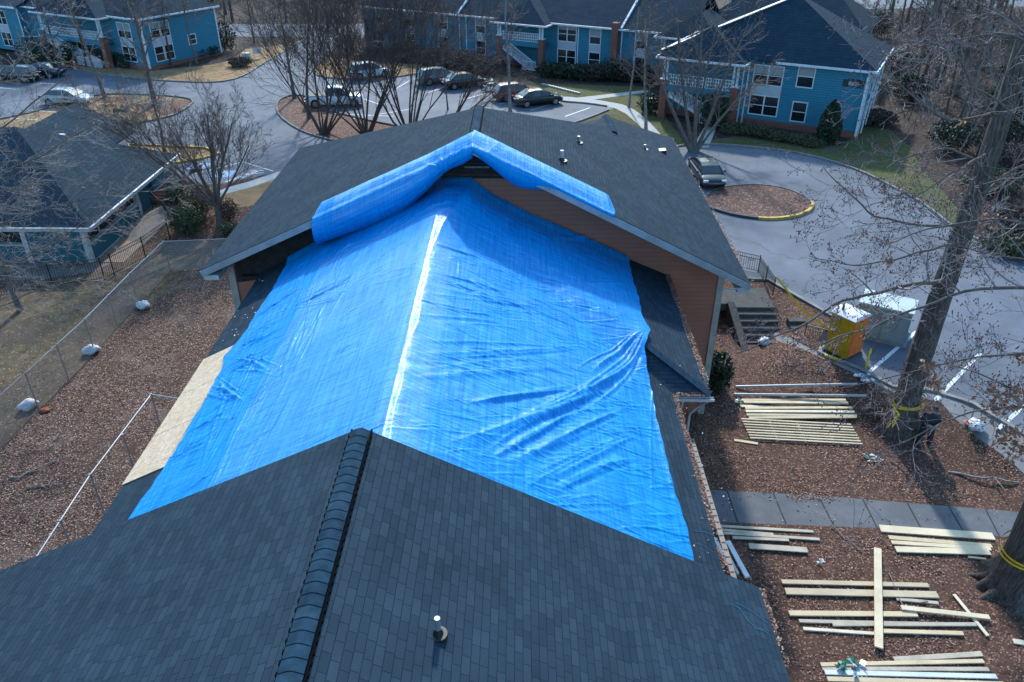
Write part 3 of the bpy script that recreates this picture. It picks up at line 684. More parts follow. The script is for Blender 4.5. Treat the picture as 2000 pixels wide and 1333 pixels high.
gutter((FG_E[0] + .01, -1, FG_E[1] - .06), (FG_E[0] + .01, YFG, FG_E[1] - .06), side=-1)
gutter(HR + Vector((.01, .05, -.05)), BR + Vector((.01, 0, -.05)), side=-1)
gutter(HL + Vector((-.01, .05, -.05)), BL + Vector((-.01, 0, -.05)), side=1)
gutter((XL - .01, YFG, ZE - .05), (XL - .01, YWALL, ZE - .05), side=1)
mb = MB()
mb.path([Vector((XN + .3, YW - .1, ZW - .15)), Vector((XN + .35, YW + .1, ZW - .5)), Vector((XN + .1, YW + .35, ZW - .7)), Vector((XN - .1, YW + .4, ZW - .75))], .045, 8)
mb.build('downspout', M_greytrim, B); mb = MB()
mb.path([Vector((XW - .05, YW - .08, ZW - .15)), Vector((XW - .2, YW + .3, ZW - .6)), Vector((XW - .42, YW + .42, ZW - 1.0)), Vector((XW - .42, YW + .42, GB + .35)), Vector((XW - .3, YW + .2, GB + .22)), Vector((XW + .35, YW + .1, GB + .2))], .045, 8)
mb.build('downspout', M_greytrim, B)
# plumbing vents
def vent(x, y, z, r, h, parent=B, top=True, slope=.5, metal=True):
    mb = MB(); mb.cyl((x, y, z - .1), (x, y, z + h), r, 12)
    mb.build('vent_pipe', M_greytrim if not metal else mat('lead_pipe', (.30, .32, .34), .5, metal=.5), parent)
    mb = MB(); mb.cyl((x, y, z - .15), (x, y, z + h * .35), r * 3.1, 14, r * 1.15); mb.cyl((x, y, z - .15), (x, y, z + .03), r * 3.2, 14, r * 3.1)
    mb.build('vent_boot', M_black, parent)
def fgz(x): return FG_R[1] - (FG_R[1] - FG_E[1]) * (x - FG_R[0]) / (FG_E[0] - FG_R[0])
p = at(856, 1240, z=9.7)
for _ in range(6): p = at(856, 1240, z=fgz(p.x))
vent(p.x, p.y, p.z, .045, .36)
for (u, v, h, mt) in ((1097, 315, .42, False), (1130, 280, .30, True), (1259, 293, .26, True)):
    p = at(u, v, z=8.5)
    for _ in range(8): p = at(u, v, z=hallR(p.x, p.y))
    vent(p.x, p.y, p.z, .07 if not mt else .06, h, metal=mt)
p = at(1292, 298, z=8)
for _ in range(8): p = at(1292, 298, z=hallR(p.x, p.y))
mb = MB(); sl = -(APX.z - 6.3) / (8.5 - APX.x)
mb.mesh([(p.x - .25, p.y - .22, p.z + .12), (p.x - .25, p.y + .22, p.z + .12), (p.x + .22, p.y - .22, p.z + sl * .22), (p.x + .22, p.y + .22, p.z + sl * .22), (p.x + .2, p.y - .22, p.z + .17), (p.x + .2, p.y + .22, p.z + .17), (p.x - .28, p.y - .22, p.z + .1), (p.x - .28, p.y + .22, p.z + .1)],
        [(0, 4, 5, 1), (4, 2, 3, 5), (0, 2, 4), (1, 5, 3)])
mb.build('roof_vent_box', M_black, B)

# ---------------------------------------------------------------- osb sheets on the left slope
mb = MB()
pz = lambda x, o=.03: ZR - .5 * (XR - x) + o
ya, yb = at(403, 700, z=5.8).y, at(241, 946, z=5.8).y
for k in range(3):
    y0 = yb + (ya - yb) * k / 3 + .01; y1 = yb + (ya - yb) * (k + 1) / 3 - .01
    for x0, x1 in ((XL - .03, XL + 1.2), (XL + 1.215, XL + 2.4)):
        mb.slab([(x0, y0, pz(x0)), (x1, y0, pz(x1)), (x1, y1, pz(x1)), (x0, y1, pz(x0))], .02)
M_osb = groundmat('osb', [(0.42, 0.29, 0.18), (0.58, 0.42, 0.28), (0.68, 0.52, 0.36)], 5.0, leaf=[(0.46, 0.35, 0.24), (0.72, 0.59, 0.46)], leafscale=13, leafamt=0.6, bump=0.2, rough=0.8)
tag(mb.build('plywood_sheathing', M_osb), 'bare tan strand board laid along the left roof edge beside the tarp', 'plywood')

# ---------------------------------------------------------------- blue tarps
def tarpmat(name, tex='UV'):
    m = bpy.data.materials.new(name); m.use_nodes = True; nt = m.node_tree; N = nt.nodes; L = nt.links; b = N['Principled BSDF']
    b.inputs['Specular IOR Level'].default_value = 0.1
    b.inputs['Subsurface Weight'].default_value = 0.0
    b.inputs['Coat Weight'].default_value = 0.7; b.inputs['Coat Roughness'].default_value = 0.2; b.inputs['Coat IOR'].default_value = 1.55
    at_ = N.new('ShaderNodeAttribute'); at_.attribute_name = 'tuv'
    def nz(sx, sy, sc, det, rough=.6):
        mp = N.new('ShaderNodeMapping'); mp.inputs['Scale'].default_value = (sx, sy, 1); L.new(at_.outputs['Vector'], mp.inputs['Vector'])
        n = N.new('ShaderNodeTexNoise'); n.inputs['Scale'].default_value = sc; n.inputs['Detail'].default_value = det; n.inputs['Roughness'].default_value = rough; L.new(mp.outputs[0], n.inputs['Vector']); return n
    st1 = nz(9, .35, 1.6, 5); st2 = nz(.4, 11, 1.4, 5); cl = nz(1, 1, .45, 6); cr = nz(1, 1, 9, 8, .7)
    cr2 = nz(.7, 2.6, 3.0, 7, .65)
    ad = N.new('ShaderNodeMath'); ad.operation = 'ADD'; L.new(st1.outputs['Fac'], ad.inputs[0]); L.new(st2.outputs['Fac'], ad.inputs[1])
    r = N.new('ShaderNodeMapRange'); r.inputs['From Min'].default_value = .75; r.inputs['From Max'].default_value = 1.25; L.new(ad.outputs[0], r.inputs['Value'])
    mx = N.new('ShaderNodeMix'); mx.data_type = 'RGBA'; mx.inputs['A'].default_value = (0.0, 0.155, 0.46, 1); mx.inputs['B'].default_value = (0.0, 0.325, 0.76, 1)
    L.new(r.outputs['Result'], mx.inputs['Factor']); L.new(mx.outputs['Result'], b.inputs['Base Color'])
    rr = N.new('ShaderNodeMapRange'); rr.inputs['From Min'].default_value = .8; rr.inputs['From Max'].default_value = 1.2; rr.inputs['To Min'].default_value = .6; rr.inputs['To Max'].default_value = .4
    L.new(ad.outputs[0], rr.inputs['Value']); L.new(rr.outputs['Result'], b.inputs['Roughness'])
    # seams every 1.85 m
    sp = N.new('ShaderNodeSeparateXYZ'); L.new(at_.outputs['Vector'], sp.inputs[0])
    h1 = N.new('ShaderNodeMath'); h1.operation = 'MULTIPLY_ADD'; h1.inputs[1].default_value = .35; L.new(cr.outputs['Fac'], h1.inputs[0]); 
    h2 = N.new('ShaderNodeMath'); h2.operation = 'MULTIPLY_ADD'; h2.inputs[1].default_value = .12; L.new(ad.outputs[0], h2.inputs[0]); L.new(h2.outputs[0], h1.inputs[2])
    h3 = N.new('ShaderNodeMath'); h3.operation = 'MULTIPLY'; h3.inputs[1].default_value = .9; L.new(cr2.outputs['Fac'], h3.inputs[0]); L.new(h3.outputs[0], h2.inputs[2])
    bp = N.new('ShaderNodeBump'); bp.inputs['Strength'].default_value = .5; bp.inputs['Distance'].default_value = .06; L.new(h1.outputs[0], bp.inputs['Height']); L.new(bp.outputs['Normal'], b.inputs['Normal']); L.new(bp.outputs['Normal'], b.inputs['Coat Normal'])
    # stronger coat on the upper left slope puts in its pale sheen
    lt = N.new('ShaderNodeMath'); lt.operation = 'LESS_THAN'; lt.inputs[1].default_value = -2.9; L.new(sp.outputs['X'], lt.inputs[0])
    gt_ = N.new('ShaderNodeMath'); gt_.operation = 'GREATER_THAN'; gt_.inputs[1].default_value = -6.95; L.new(sp.outputs['X'], gt_.inputs[0]); lm = N.new('ShaderNodeMath'); lm.operation = 'MULTIPLY'; L.new(lt.outputs[0], lm.inputs[0]); L.new(gt_.outputs[0], lm.inputs[1]); lt = lm
    m1 = N.new('ShaderNodeMath'); m1.operation = 'MULTIPLY_ADD'; m1.inputs[1].default_value = .42; m1.inputs[2].default_value = .05; L.new(lt.outputs[0], m1.inputs[0])
    sm = N.new('ShaderNodeMapRange'); sm.inputs['From Min'].default_value = .92; sm.inputs['From Max'].default_value = 1.22; sm.inputs['To Min'].default_value = 0; sm.inputs['To Max'].default_value = .42
    s4 = N.new('ShaderNodeMath'); s4.operation = 'MULTIPLY_ADD'; s4.inputs[1].default_value = .9; s4.inputs[2].default_value = -.45; L.new(cl.outputs['Fac'], s4.inputs[0]); s5 = N.new('ShaderNodeMath'); s5.operation = 'ADD'; L.new(s4.outputs[0], s5.inputs[0]); L.new(ad.outputs[0], s5.inputs[1]); L.new(s5.outputs[0], sm.inputs['Value'])
    m3 = N.new('ShaderNodeMath'); m3.operation = 'ADD'; L.new(m1.outputs[0], m3.inputs[0]); L.new(sm.outputs['Result'], m3.inputs[1]); r1 = N.new('ShaderNodeMath'); r1.operation = 'ADD'; r1.inputs[1].default_value = 2.55; L.new(sp.outputs['X'], r1.inputs[0]); r2_ = N.new('ShaderNodeMath'); r2_.operation = 'ABSOLUTE'; L.new(r1.outputs[0], r2_.inputs[0]); r3 = N.new('ShaderNodeMapRange'); r3.inputs['From Min'].default_value = .35; r3.inputs['From Max'].default_value = .75; r3.inputs['To Min'].default_value = .9; r3.inputs['To Max'].default_value = 0; L.new(r2_.outputs[0], r3.inputs['Value'])
    m4 = N.new('ShaderNodeMath'); m4.operation = 'MAXIMUM'; L.new(m3.outputs[0], m4.inputs[0]); L.new(r3.outputs['Result'], m4.inputs[1]); L.new(m4.outputs[0], b.inputs['Coat Weight'])  # coat raised in a band along the ridge to add sun glare there
    m2_ = N.new('ShaderNodeMath'); m2_.operation = 'MULTIPLY_ADD'; m2_.inputs[1].default_value = .2; m2_.inputs[2].default_value = 1.5; L.new(lt.outputs[0], m2_.inputs[0]); L.new(m2_.outputs[0], b.inputs['Coat IOR'])
    MATS[name] = m; return m
M_tarp = tarpmat('blue_tarp')
def roofhit(u, v):
    p = at(u, v, z=8)
    for _ in range(30): p = at(u, v, z=.5 * p.z + .5 * roofz(p.x, p.y))
    return p
def interp(pts, y):
    if y <= pts[0][0]: return pts[0][1]
    for (a, b), (c, d) in zip(pts[:-1], pts[1:]):
        if y <= c: return b + (d - b) * (y - a) / (c - a + 1e-9)
    return pts[-1][1]
LE = sorted([(p.y, p.x) for p in (roofhit(u, v) for u, v in [(265, 1001), (300, 955), (330, 905), (365, 850), (400, 792), (420, 748), (437, 722), (440, 700), (458, 680), (482, 648), (510, 605), (538, 560), (560, 522), (563, 506)])])
RE = sorted([(p.y, p.x) for p in (roofhit(u, v) for u, v in [(1353, 1092), (1340, 1040), (1322, 975), (1300, 900), (1285, 835), (1272, 775), (1262, 725), (1258, 690), (1268, 655), (1256, 628), (1246, 585), (1234, 540), (1224, 502)])])
YT = [(-8.9, 27.4), (-7.5, 27.72), (XR, 27.7), (4.1, 27.55)]
def smoothstep_np(a, b, t):
    t = np.clip((t - a) / (b - a), 0, 1); return t * t * (3 - 2 * t)
rng = np.random.default_rng(5)
def vnoise(x, y, seed):
    """value noise"""
    r = np.random.default_rng(seed); T = r.random((64, 64))
    xi = np.floor(x).astype(int); yi = np.floor(y).astype(int); fx = x - xi; fy = y - yi; fx = fx * fx * (3 - 2 * fx); fy = fy * fy * (3 - 2 * fy)
    g = lambda a, b: T[a % 64, b % 64]
    return (g(xi, yi) * (1 - fx) + g(xi + 1, yi) * fx) * (1 - fy) + (g(xi, yi + 1) * (1 - fx) + g(xi + 1, yi + 1) * fx) * fy
def fold(X, Y, a, b, w, h, ends=.35, curve=0.0):
    """soft ridge along the segment a-b, tapering towards both ends"""
    ax, ay = a; bx, by = b; dx, dy = bx - ax, by - ay; L2 = dx * dx + dy * dy; L_ = math.sqrt(L2)
    t = ((X - ax) * dx + (Y - ay) * dy) / L2
    n = ((X - ax) * (-dy) + (Y - ay) * dx) / L_ - curve * 4 * t * (1 - t)
    env = smoothstep_np(0, ends, t) * (1 - smoothstep_np(1 - ends, 1, t)) * ((t > 0) & (t < 1))
    ww = w * (.6 + .6 * t)
    u_ = n / ww
    return h * env * (np.exp(-1.5 * np.abs(u_) ** 1.35) - .35 * np.exp(-(u_ - 1.3) ** 2))
NX, NY = 560, 620
ysA = np.linspace(YFG + .1, 27.7, NY)
S = np.linspace(0, 1, NX)
X = np.zeros((NY, NX)); Y = np.zeros((NY, NX))
for j, y in enumerate(ysA):
    l = interp(LE, y); r = interp(RE, y); X[j] = l + (r - l) * S; Y[j] = y
# small wobble of the free edges
wl_ = .03 * np.sin(ysA * 2.1) + .015 * np.sin(ysA * 9.7 + 1); X += (np.outer(wl_, (1 - S) ** 12) + np.outer(.02 * np.sin(ysA * 2.3 + 2) + .012 * np.sin(ysA * 8.1), S ** 12))
topcut = np.interp(X, [p[0] for p in YT], [p[1] for p in YT]); Y = np.minimum(Y, topcut)
Zt = np.where(X <= XR, ZR - .5 * (XR - X), np.maximum(ZE + .4986 * (XN - X), np.minimum(ZW + .44 * (XW - X), ZW + .5 * (Y - YW))))
Zroof = Zt.copy()
Zw_ = ZW + .44 * (XW - X); yh_ = YW + .88 * (XW - X); Zc = Zw_ - .16 * np.maximum(0, yh_ - Y) - .05 * np.maximum(0, yh_ - Y) ** 2
Zn_ = ZE + .4986 * (XN - X); kk_ = 14.0; Zc = np.log(np.exp(kk_ * (Zc - Zn_)) + 1) / kk_ + Zn_
Zt = np.where(X > XR, np.where(Y < yh_, np.maximum(Zt, Zc), Zt), Zt)
dx_ = X - XR; wf = .13 + .85 * smoothstep_np(22, 27, Y) ** 1.4 + .07 * np.sin(Y * 1.7) * np.sin(Y * .6 + 1)
Zt = Zt + np.where(dx_ > 0, .46 * np.minimum(dx_, wf) * np.exp(-np.maximum(0, dx_ - wf) / .8), 0)
# cloth bridges the valley beside the small hip and rounds the ridge
Zt += .06
Zb = Zroof + .025
rdg = np.exp(-((X - XR) / .16) ** 2); Zt += .04 - .03 * rdg
br = np.exp(-((X - 4.1) / .6) ** 2) * np.exp(-((Y - 21.6) / 1.0) ** 2); Zt += .12 * br
# folds: photo pixels of their two ends
def px(u, v): p = roofhit(u, v); return (p.x, p.y)
FOLDS = [((1262, 668), (1100, 800), .16, .16), ((1262, 655), (1150, 740), .12, .14), ((1240, 720), (1000, 835), .20, .13), ((1200, 760), (880, 890), .20, .14), ((1130, 755), (900, 800), .16, .09),
         ((1150, 800), (960, 900), .18, .12), ((1230, 800), (980, 935), .18, .10), ((1250, 850), (1030, 960), .16, .08), ((1250, 900), (1060, 975), .16, .07), ((1140, 680), (800, 700), .18, .06),
         ((1120, 720), (790, 750), .2, .05), ((1270, 700), (1340, 1060), .12, .08), ((1010, 580), (830, 530), .18, .06), ((1080, 610), (820, 560), .2, .06), ((960, 520), (840, 480), .15, .05),
         ((990, 640), (800, 628), .12, .04), ((1190, 480), (1050, 470), .2, .04), ((1230, 560), (1130, 560), .15, .05),
         ((565, 608), (700, 545), .10, .09), ((565, 610), (690, 580), .10, .06), ((480, 640), (600, 560), .10, .07), ((470, 690), (560, 640), .12, .08), ((440, 735), (540, 700), .12, .09), ((430, 745), (480, 790), .12, .10),
         ((400, 775), (475, 785), .10, .09), ((410, 760), (478, 780), .08, .08), ((370, 850), (450, 800), .14, .08), ((330, 910), (420, 860), .14, .07), ((380, 900), (440, 820), .1, .05), ((700, 560), (840, 520), .2, .03), ((640, 700), (760, 640), .25, .03),
         ((450, 705), (530, 735), .10, .08), ((455, 690), (535, 655), .08, .06), ((650, 500), (760, 470), .15, .03), ((500, 780), (420, 960), .06, .03), ((480, 780), (400, 930), .05, .03)]
for a, b, w, h in FOLDS:
    for q in range(2):
        j = lambda c, s: (c[0] + rng.normal(0, s), c[1] + rng.normal(0, s * .6)); Zt += fold(X, Y, px(*j(a, 10)), px(*j(b, 26)), w * rng.uniform(.3, .5), h * rng.uniform(.22, .42), curve=rng.uniform(-.2, .2))
    Zt += fold(X, Y, px(*a), px(*b), w * .72, h * .6, curve=rng.uniform(-.15, .15))
# many finer wrinkles, running roughly across the slope on the right and along it on the left
for k in range(650):
    right = rng.random() < .62
    if right:
        x0 = rng.uniform(XR + .3, 3.2); y0 = rng.uniform(12, 26.5); L_ = rng.uniform(.8, 2.6); an = math.radians(rng.uniform(-10, 38) + 0)
        if y0 > 22: an = math.radians(rng.uniform(-35, 15))
    else:
        x0 = rng.uniform(-9.5, XR - .5); y0 = rng.uniform(12, 27); L_ = rng.uniform(.6, 2.0); an = math.radians(rng.uniform(10, 60))
        if x0 > -6.5 and rng.random() < .6: continue
    e = (x0 + math.cos(an) * L_, y0 + math.sin(an) * L_)
    Zt += fold(X, Y, (x0, y0), e, rng.uniform(.022, .06), rng.uniform(.008, .026), curve=rng.uniform(-.1, .1))
for k in range(90):       # creases running down the length of the sheets
    x0 = rng.uniform(-9.6, -5.6) if rng.random() < .9 else rng.uniform(-2, 4); y0 = rng.uniform(12, 24); L_ = rng.uniform(1.5, 5); an = math.radians(rng.uniform(82, 100))
    Zt += fold(X, Y, (x0, y0), (x0 + math.cos(an) * L_, y0 + math.sin(an) * L_), rng.uniform(.03, .07), rng.uniform(.010, .024) * (1 if x0 < -3 else .45), curve=rng.uniform(-.15, .15))
calm = np.where(X < XR, .5, 1.0) * (1 - .7 * np.exp(-((X - (-5.2)) / 1.3) ** 2))
Zt += calm * (.045 * (vnoise(X * .9 + 10, Y * .55, 1) - .5) + .022 * (vnoise(X * 2.2 + Y * .9, Y * 2.6 - X * .8, 2) - .5) + .012 * (vnoise(X * 3 + Y, Y * 8 - X * 2.5, 3) - .5))
Zt += .10 * np.exp(-((Y - topcut) / .35) ** 2)          # turned up against the wall
# welded seams, slightly raised
for sx in (-8.25, -7.0, -4.9, 0.25, 2.35, 3.25): Zt += .006 * np.exp(-((X - sx - .02 * np.sin(Y)) / .05) ** 2)
Zt = np.maximum(Zt, Zb + .012 * (vnoise(X * 3, Y * 3, 9)))
TV = np.stack([X, Y, Zt], -1).reshape(-1, 3)
ii = np.arange(NX * NY).reshape(NY, NX)
TF = np.stack([ii[:-1, :-1], ii[:-1, 1:], ii[1:, 1:], ii[1:, :-1]], -1).reshape(-1, 4)
tarp = npmesh('blue_tarp', TV, TF, M_tarp, smooth=True)
def setattr3(o, arr):
    a = o.data.attributes.new('tuv', 'FLOAT_VECTOR', 'POINT'); a.data.foreach_set('vector', np.asarray(arr, np.float32).ravel())
setattr3(tarp, np.stack([X, Y, 0 * X], -1).reshape(-1, 3))
tag(tarp, 'huge wrinkled blue tarp spread over the middle roof ridge', 'tarp')

# tarp rolled over the gable edge of the hall
def rolltarp():
    V = []; A = []; NT, NP = 460, 76
    rg = lambda x: (1 - abs(math.sin(x))) ** 2.2
    segs = []
    # t from -1 (left end) over 0 (apex) to 1 (right end)
    Lend = APX.lerp(HL, .56); Rend = APX.lerp(HR, .49)
    for i in range(NT + 1):
        t = -1 + 2 * i / NT
        e = APX.lerp(Lend, -t) if t < 0 else APX.lerp(Rend, t)
        at_ = abs(t)
        if t < 0: back = 1.5 - .35 * ss(0, .3, at_) + .25 * at_; hang = .75 + .72 * ss(.1, .5, at_) - .20 * ss(.6, 1, at_); bulge = .30 + .18 * ss(0, .3, at_)
        else: back = 1.75 + .25 * at_; hang = .55 + .35 * ss(.05, .3, at_) - .55 * ss(.3, .62, at_) ; bulge = .30 - .14 * ss(.2, .6, at_)
        hang = max(hang, .13)
        pin = math.exp(-((t + .16) / .10) ** 2)
        hang -= .12 * pin; bulge -= .08 * pin
        hang -= .12 * math.exp(-((t - .0) / .05) ** 2)
        # height of the roof behind the edge stays level along Y
        endf = ss(0, .03, 1 - at_)
        for j in range(NP):
            s = j / (NP - 1)
            if s < .45:      # on the roof
                q = s / .45; y = back * (1 - q); z = .04 + .20 * math.sin(math.pi * min(1, q * 1.05)) * .9 + .03 * q
                P = (0, y, z * (.35 + .65 * endf))
            else:
                q = (s - .45) / .55; an = q * math.pi * .93
                y = -bulge * math.sin(an) * (1.0) + q * q * .55; z = .06 - hang * (1 - math.cos(an)) / 2
                P = (0, y, z)
            # wrinkles converge on the pin, the rest are slanting creases
            ms = math.sin(math.pi * min(1, s * 1.02)); sg = 1 if t > -.16 else -1
            w = ms * (.026 * rg(9 * t + 3.2 * sg * s + 1.2 * math.sin(5 * t)) * (.4 + .6 * math.sin(4 * t + 1) ** 2) + .007 * rg(23 * t - 4 * sg * s + 2 * math.sin(7 * t + s)) + .004 * rg(41 * t + 9 * s + 2 * math.sin(13 * t)) + .003 * rg(5 * s + 67 * t * (.6 + .4 * s))) - .008 * ms
            an2 = math.atan2(s - .75, (t + .16) * 2.2); rad = math.hypot((s - .75), (t + .16) * 2.2)
            w += .075 * (rg(an2 * 7) - .3) * math.exp(-(rad / .38) ** 2)
            up = 1 if s < .45 else 1 - (s - .45)
            V.append((e.x, e.y + P[1] - w * (1 - up) * 1.2, e.z + P[2] + w * up)); A.append((t * 8, s * 2.6, 0))
    ii = np.arange((NT + 1) * NP).reshape(NT + 1, NP)
    F = np.stack([ii[:-1, :-1], ii[:-1, 1:], ii[1:, 1:], ii[1:, :-1]], -1).reshape(-1, 4)
    V = np.array(V)
    # closed ends
    ext = []
    V = list(map(tuple, V)); A = list(A)
    for e in (0, NT):
        c = np.mean([V[ii[e, j]] for j in range(NP)], axis=0); k = len(V); V.append(tuple(c + np.array([(-.18 if e == 0 else .12), 0, 0]))); A.append((0, 0, 0))
        for j in range(NP - 1): ext.append((ii[e, j], ii[e, j + 1], k, k))
    F = [tuple(f) for f in F] + [f[:3] for f in ext]
    me = bpy.data.meshes.new('rolled_blue_tarp'); me.from_pydata(V, [], [tuple(int(i) for i in f) for f in F]); me.materials.append(M_tarp)
    me.polygons.foreach_set('use_smooth', [True] * len(F))
    o = new_obj('rolled_tarp', me); setattr3(o, A); return o
tag(rolltarp(), 'blue tarp wrapped and bunched over the hall gable edge above the big tarp', 'tarp')
# ---------------------------------------------------------------- neighbouring buildings
class Frame:
    """local frame of a building: x to the right along its front, y away from the camera, z up"""
    def __init__(s, name, ox, oy, ang, oz=0.0, **k):
        s.a = math.radians(ang); s.o = Vector((ox, oy, oz)); s.e = empty(name, (ox, oy, oz), s.a, **k)
        s.x = Vector((math.cos(s.a), math.sin(s.a), 0)); s.y = Vector((-math.sin(s.a), math.cos(s.a), 0))
    def loc(s, u, v, y=0.0):
        r = ray(u, v); d = CP - s.o; t = (y - d.dot(s.y)) / r.dot(s.y); p = d + r * t
        return p.dot(s.x), p.z
    def locx(s, u, v, x=0.0):
        r = ray(u, v); d = CP - s.o; t = (x - d.dot(s.x)) / r.dot(s.x); p = d + r * t
        return p.dot(s.y), p.z
def window(par, x0, x1, z0, z1, y=0.0, n=1, side=None, blind=0.0, fw=.09):
    """framed window on the local plane y (or on the plane x when side is given); n lights side by side"""
    def T(x, yy, z): return (x, y + yy, z) if side is None else (side - yy, x, z)
    def bx(mb, a0, b0, c0, a1, b1, c1):
        p = T(a0, b0, c0); q = T(a1, b1, c1); mb.box(min(p[0], q[0]), min(p[1], q[1]), min(p[2], q[2]), max(p[0], q[0]), max(p[1], q[1]), max(p[2], q[2]))
    mb = MB(); bx(mb, x0 - fw, -.06, z0 - fw, x0, -.003, z1 + fw); bx(mb, x1, -.06, z0 - fw, x1 + fw, -.003, z1 + fw)
    bx(mb, x0 - fw, -.055, z0 - fw, x1 + fw, -.003, z0); bx(mb, x0 - fw, -.055, z1, x1 + fw, -.003, z1 + fw)
    w = (x1 - x0) / n
    for k in range(1, n): bx(mb, x0 + w * k - .06, -.058, z0, x0 + w * k + .06, -.003, z1)
    zm = (z0 + z1) / 2; bx(mb, x0, -.05, zm - .03, x1, -.003, zm + .03)
    f = mb.build('window', M_white, par)
    mb = MB(); bx(mb, x0, -.03, z0, x1, -.004, z1); mb.build('pane', M_glass, f)
    if blind:
        mb = MB(); bx(mb, x0 + .03, -.034, z1 - (z1 - z0) * blind, x1 - .03, -.031, z1 - .01); mb.build('blind', mat('blind', (.30, .31, .32), .8, var=.1, vscale=8), f)
    return f
def railing(mb, p, q, h=.95, step=.13, r=.022, post=.05):
    p = Vector(p); q = Vector(q); L_ = (q - p).length; d = (q - p) / L_; n = max(2, int(L_ / step))
    mb.beam(p + Vector((0, 0, h)), q + Vector((0, 0, h)), .08, .07); mb.beam(p + Vector((0, 0, .12)), q + Vector((0, 0, .12)), .06, .06)
    for k in range(n + 1):
        c = p.lerp(q, k / n); mb.obox(c + Vector((0, 0, h / 2 + .05)), (r, 0, 0), (0, r, 0), (0, 0, h / 2 - .05))
def lattice(mb, x0, x1, z0, z1, y, n=None):
    n = n or int((x1 - x0) / .22)
    for k in range(n + 1): x = x0 + (x1 - x0) * k / n; mb.box(x - .035, y - .02, z0, x + .035, y + .02, z1)
    for k in range(4): z = z0 + (z1 - z0) * k / 3; mb.box(x0, y - .024, z - .035, x1, y + .024, z + .035)
def porch(fr, x0, x1, y, ze, apexz, depth=3.0, mirror=False, topz=None, side_rail=True):
    """two storey entry porch: brick piers, white posts, lattice balcony, stair with white rails"""
    e = fr.e; w = .62
    mb = MB(); mb.box(x0 + .1, y + .1, 0, x0 + .1 + w, y + .1 + w, 3.35); mb.build('brick_pier', M_brick, e)
    mb = MB(); mb.box(x1 - .1 - w, y + .1, 0, x1 - .1, y + .1 + w, 3.35); mb.build('brick_pier', M_brick, e)
    mb = MB()
    for xs, c0, c1 in (((x0 + .2, x0 + .5), x0 + .05, x0 + .8), ((x1 - .7, x1 - .38), x1 - .8, x1 - .05)):
        mb = MB()
        for xa in xs: mb.box(xa, y + .2, 3.41, xa + .17, y + .4, ze)
        mb.box(c0, y + .05, 3.35, c1, y + .75, 3.42); mb.build('porch_post', M_white, e)
    mb = MB(); lattice(mb, x0 + .75, x1 - .75, 3.0, 3.85, y + .3); mb.build('balcony_lattice', M_white, e)
    mb = MB(); mb.box(x0 + .1 + w, y + .18, 2.45, x1 - .1 - w, y + .42, 2.98); mb.box(x0 + .2, y + .43, 2.6, x1 - .2, depth + y, 2.75); mb.build('balcony_floor', M_siding_blue, e)
    mb = MB(); mb.box(x0 + .3, y + depth - .1, .1, x1 - .3, y + depth, ze - .1); mb.build('porch_back_wall', mat('deep_teal', (.008, .06, .085), .8, var=.2), e)
    mb = MB(); xm = (x0 + x1) / 2
    mb.box(xm - 1.3, y + depth - .14, .2, xm - .35, y + depth - .101, 2.2); mb.box(xm + .35, y + depth - .14, .2, xm + 1.3, y + depth - .101, 2.2)
    mb.box(xm - .6, y + depth - .14, 2.9, xm + .4, y + depth - .101, 4.9); mb.build('doorway', M_dark, e)
    # stair
    mb = MB(); sx0, sx1 = (x0 + .9, x1 - 1.2)
    ra = Vector((sx0, y + .6, 2.3)) if not mirror else Vector((sx1, y + .6, 2.3)); rb = Vector((sx1, y + .2, .1)) if not mirror else Vector((sx0, y + .2, .1))
    n = 12
    for k in range(n):
        c = ra.lerp(rb, (k + .5) / n); mb.obox(c, (abs(ra.x - rb.x) / n / 2 + .02, 0, 0), (0, .5, 0), (0, 0, .04))
    mb.build('stair', M_greytrim, e)
    mb = MB()
    railing(mb, ra + Vector((0, -.3, -.1)), rb + Vector((0, -.3, -.1)), step=.16); mb.beam(ra + Vector((0, -.32, -.25)), rb + Vector((0, -.32, -.25)), .06, .3)
    railing(mb, Vector((x0 + .75, y + .12, .05)), Vector(((x0 + xm) / 2, y + .12, .05)), h=1.0, step=.16) if mirror else railing(mb, Vector((xm + .6, y - .3, .0)), Vector((x1 - .8, y - .3, .0)), h=1.0, step=.16)
    mb.build('stair_railing', M_white, e)
    # roof: low hip over the porch
    ap = topz
    mb = MB()
    A = Vector((x0 - .35, y - .35, ze)); Bp = Vector((x1 + .35, y - .35, ze)); C = Vector((x1 + .35, y + depth, ze)); D = Vector((x0 - .35, y + depth, ze))
    m1 = Vector(((x0 + x1) / 2, y + 2.6, apexz)); m2 = Vector(((x0 + x1) / 2, y + depth + 3.2, apexz))
    mb.slab([A, Bp, m1], .1); mb.slab([Bp, C + Vector((0, 3.2, 0)), m2, m1], .1); mb.slab([D + Vector((0, 3.2, 0)), A, m1, m2], .1)
    mb.build('porch_roof', M_shingle_far, e)
    mb = MB(); mb.beam(A + Vector((0, -.03, -.08)), Bp + Vector((0, -.03, -.08)), .1, .17); mb.beam(Bp + Vector((.03, 0, -.08)), Bp + Vector((.03, 1.6, -.08)), .1, .17); mb.beam(A + Vector((-.03, 0, -.08)), A + Vector((-.03, 1.6, -.08)), .1, .17)
    mb.build('porch_fascia', M_white, e)

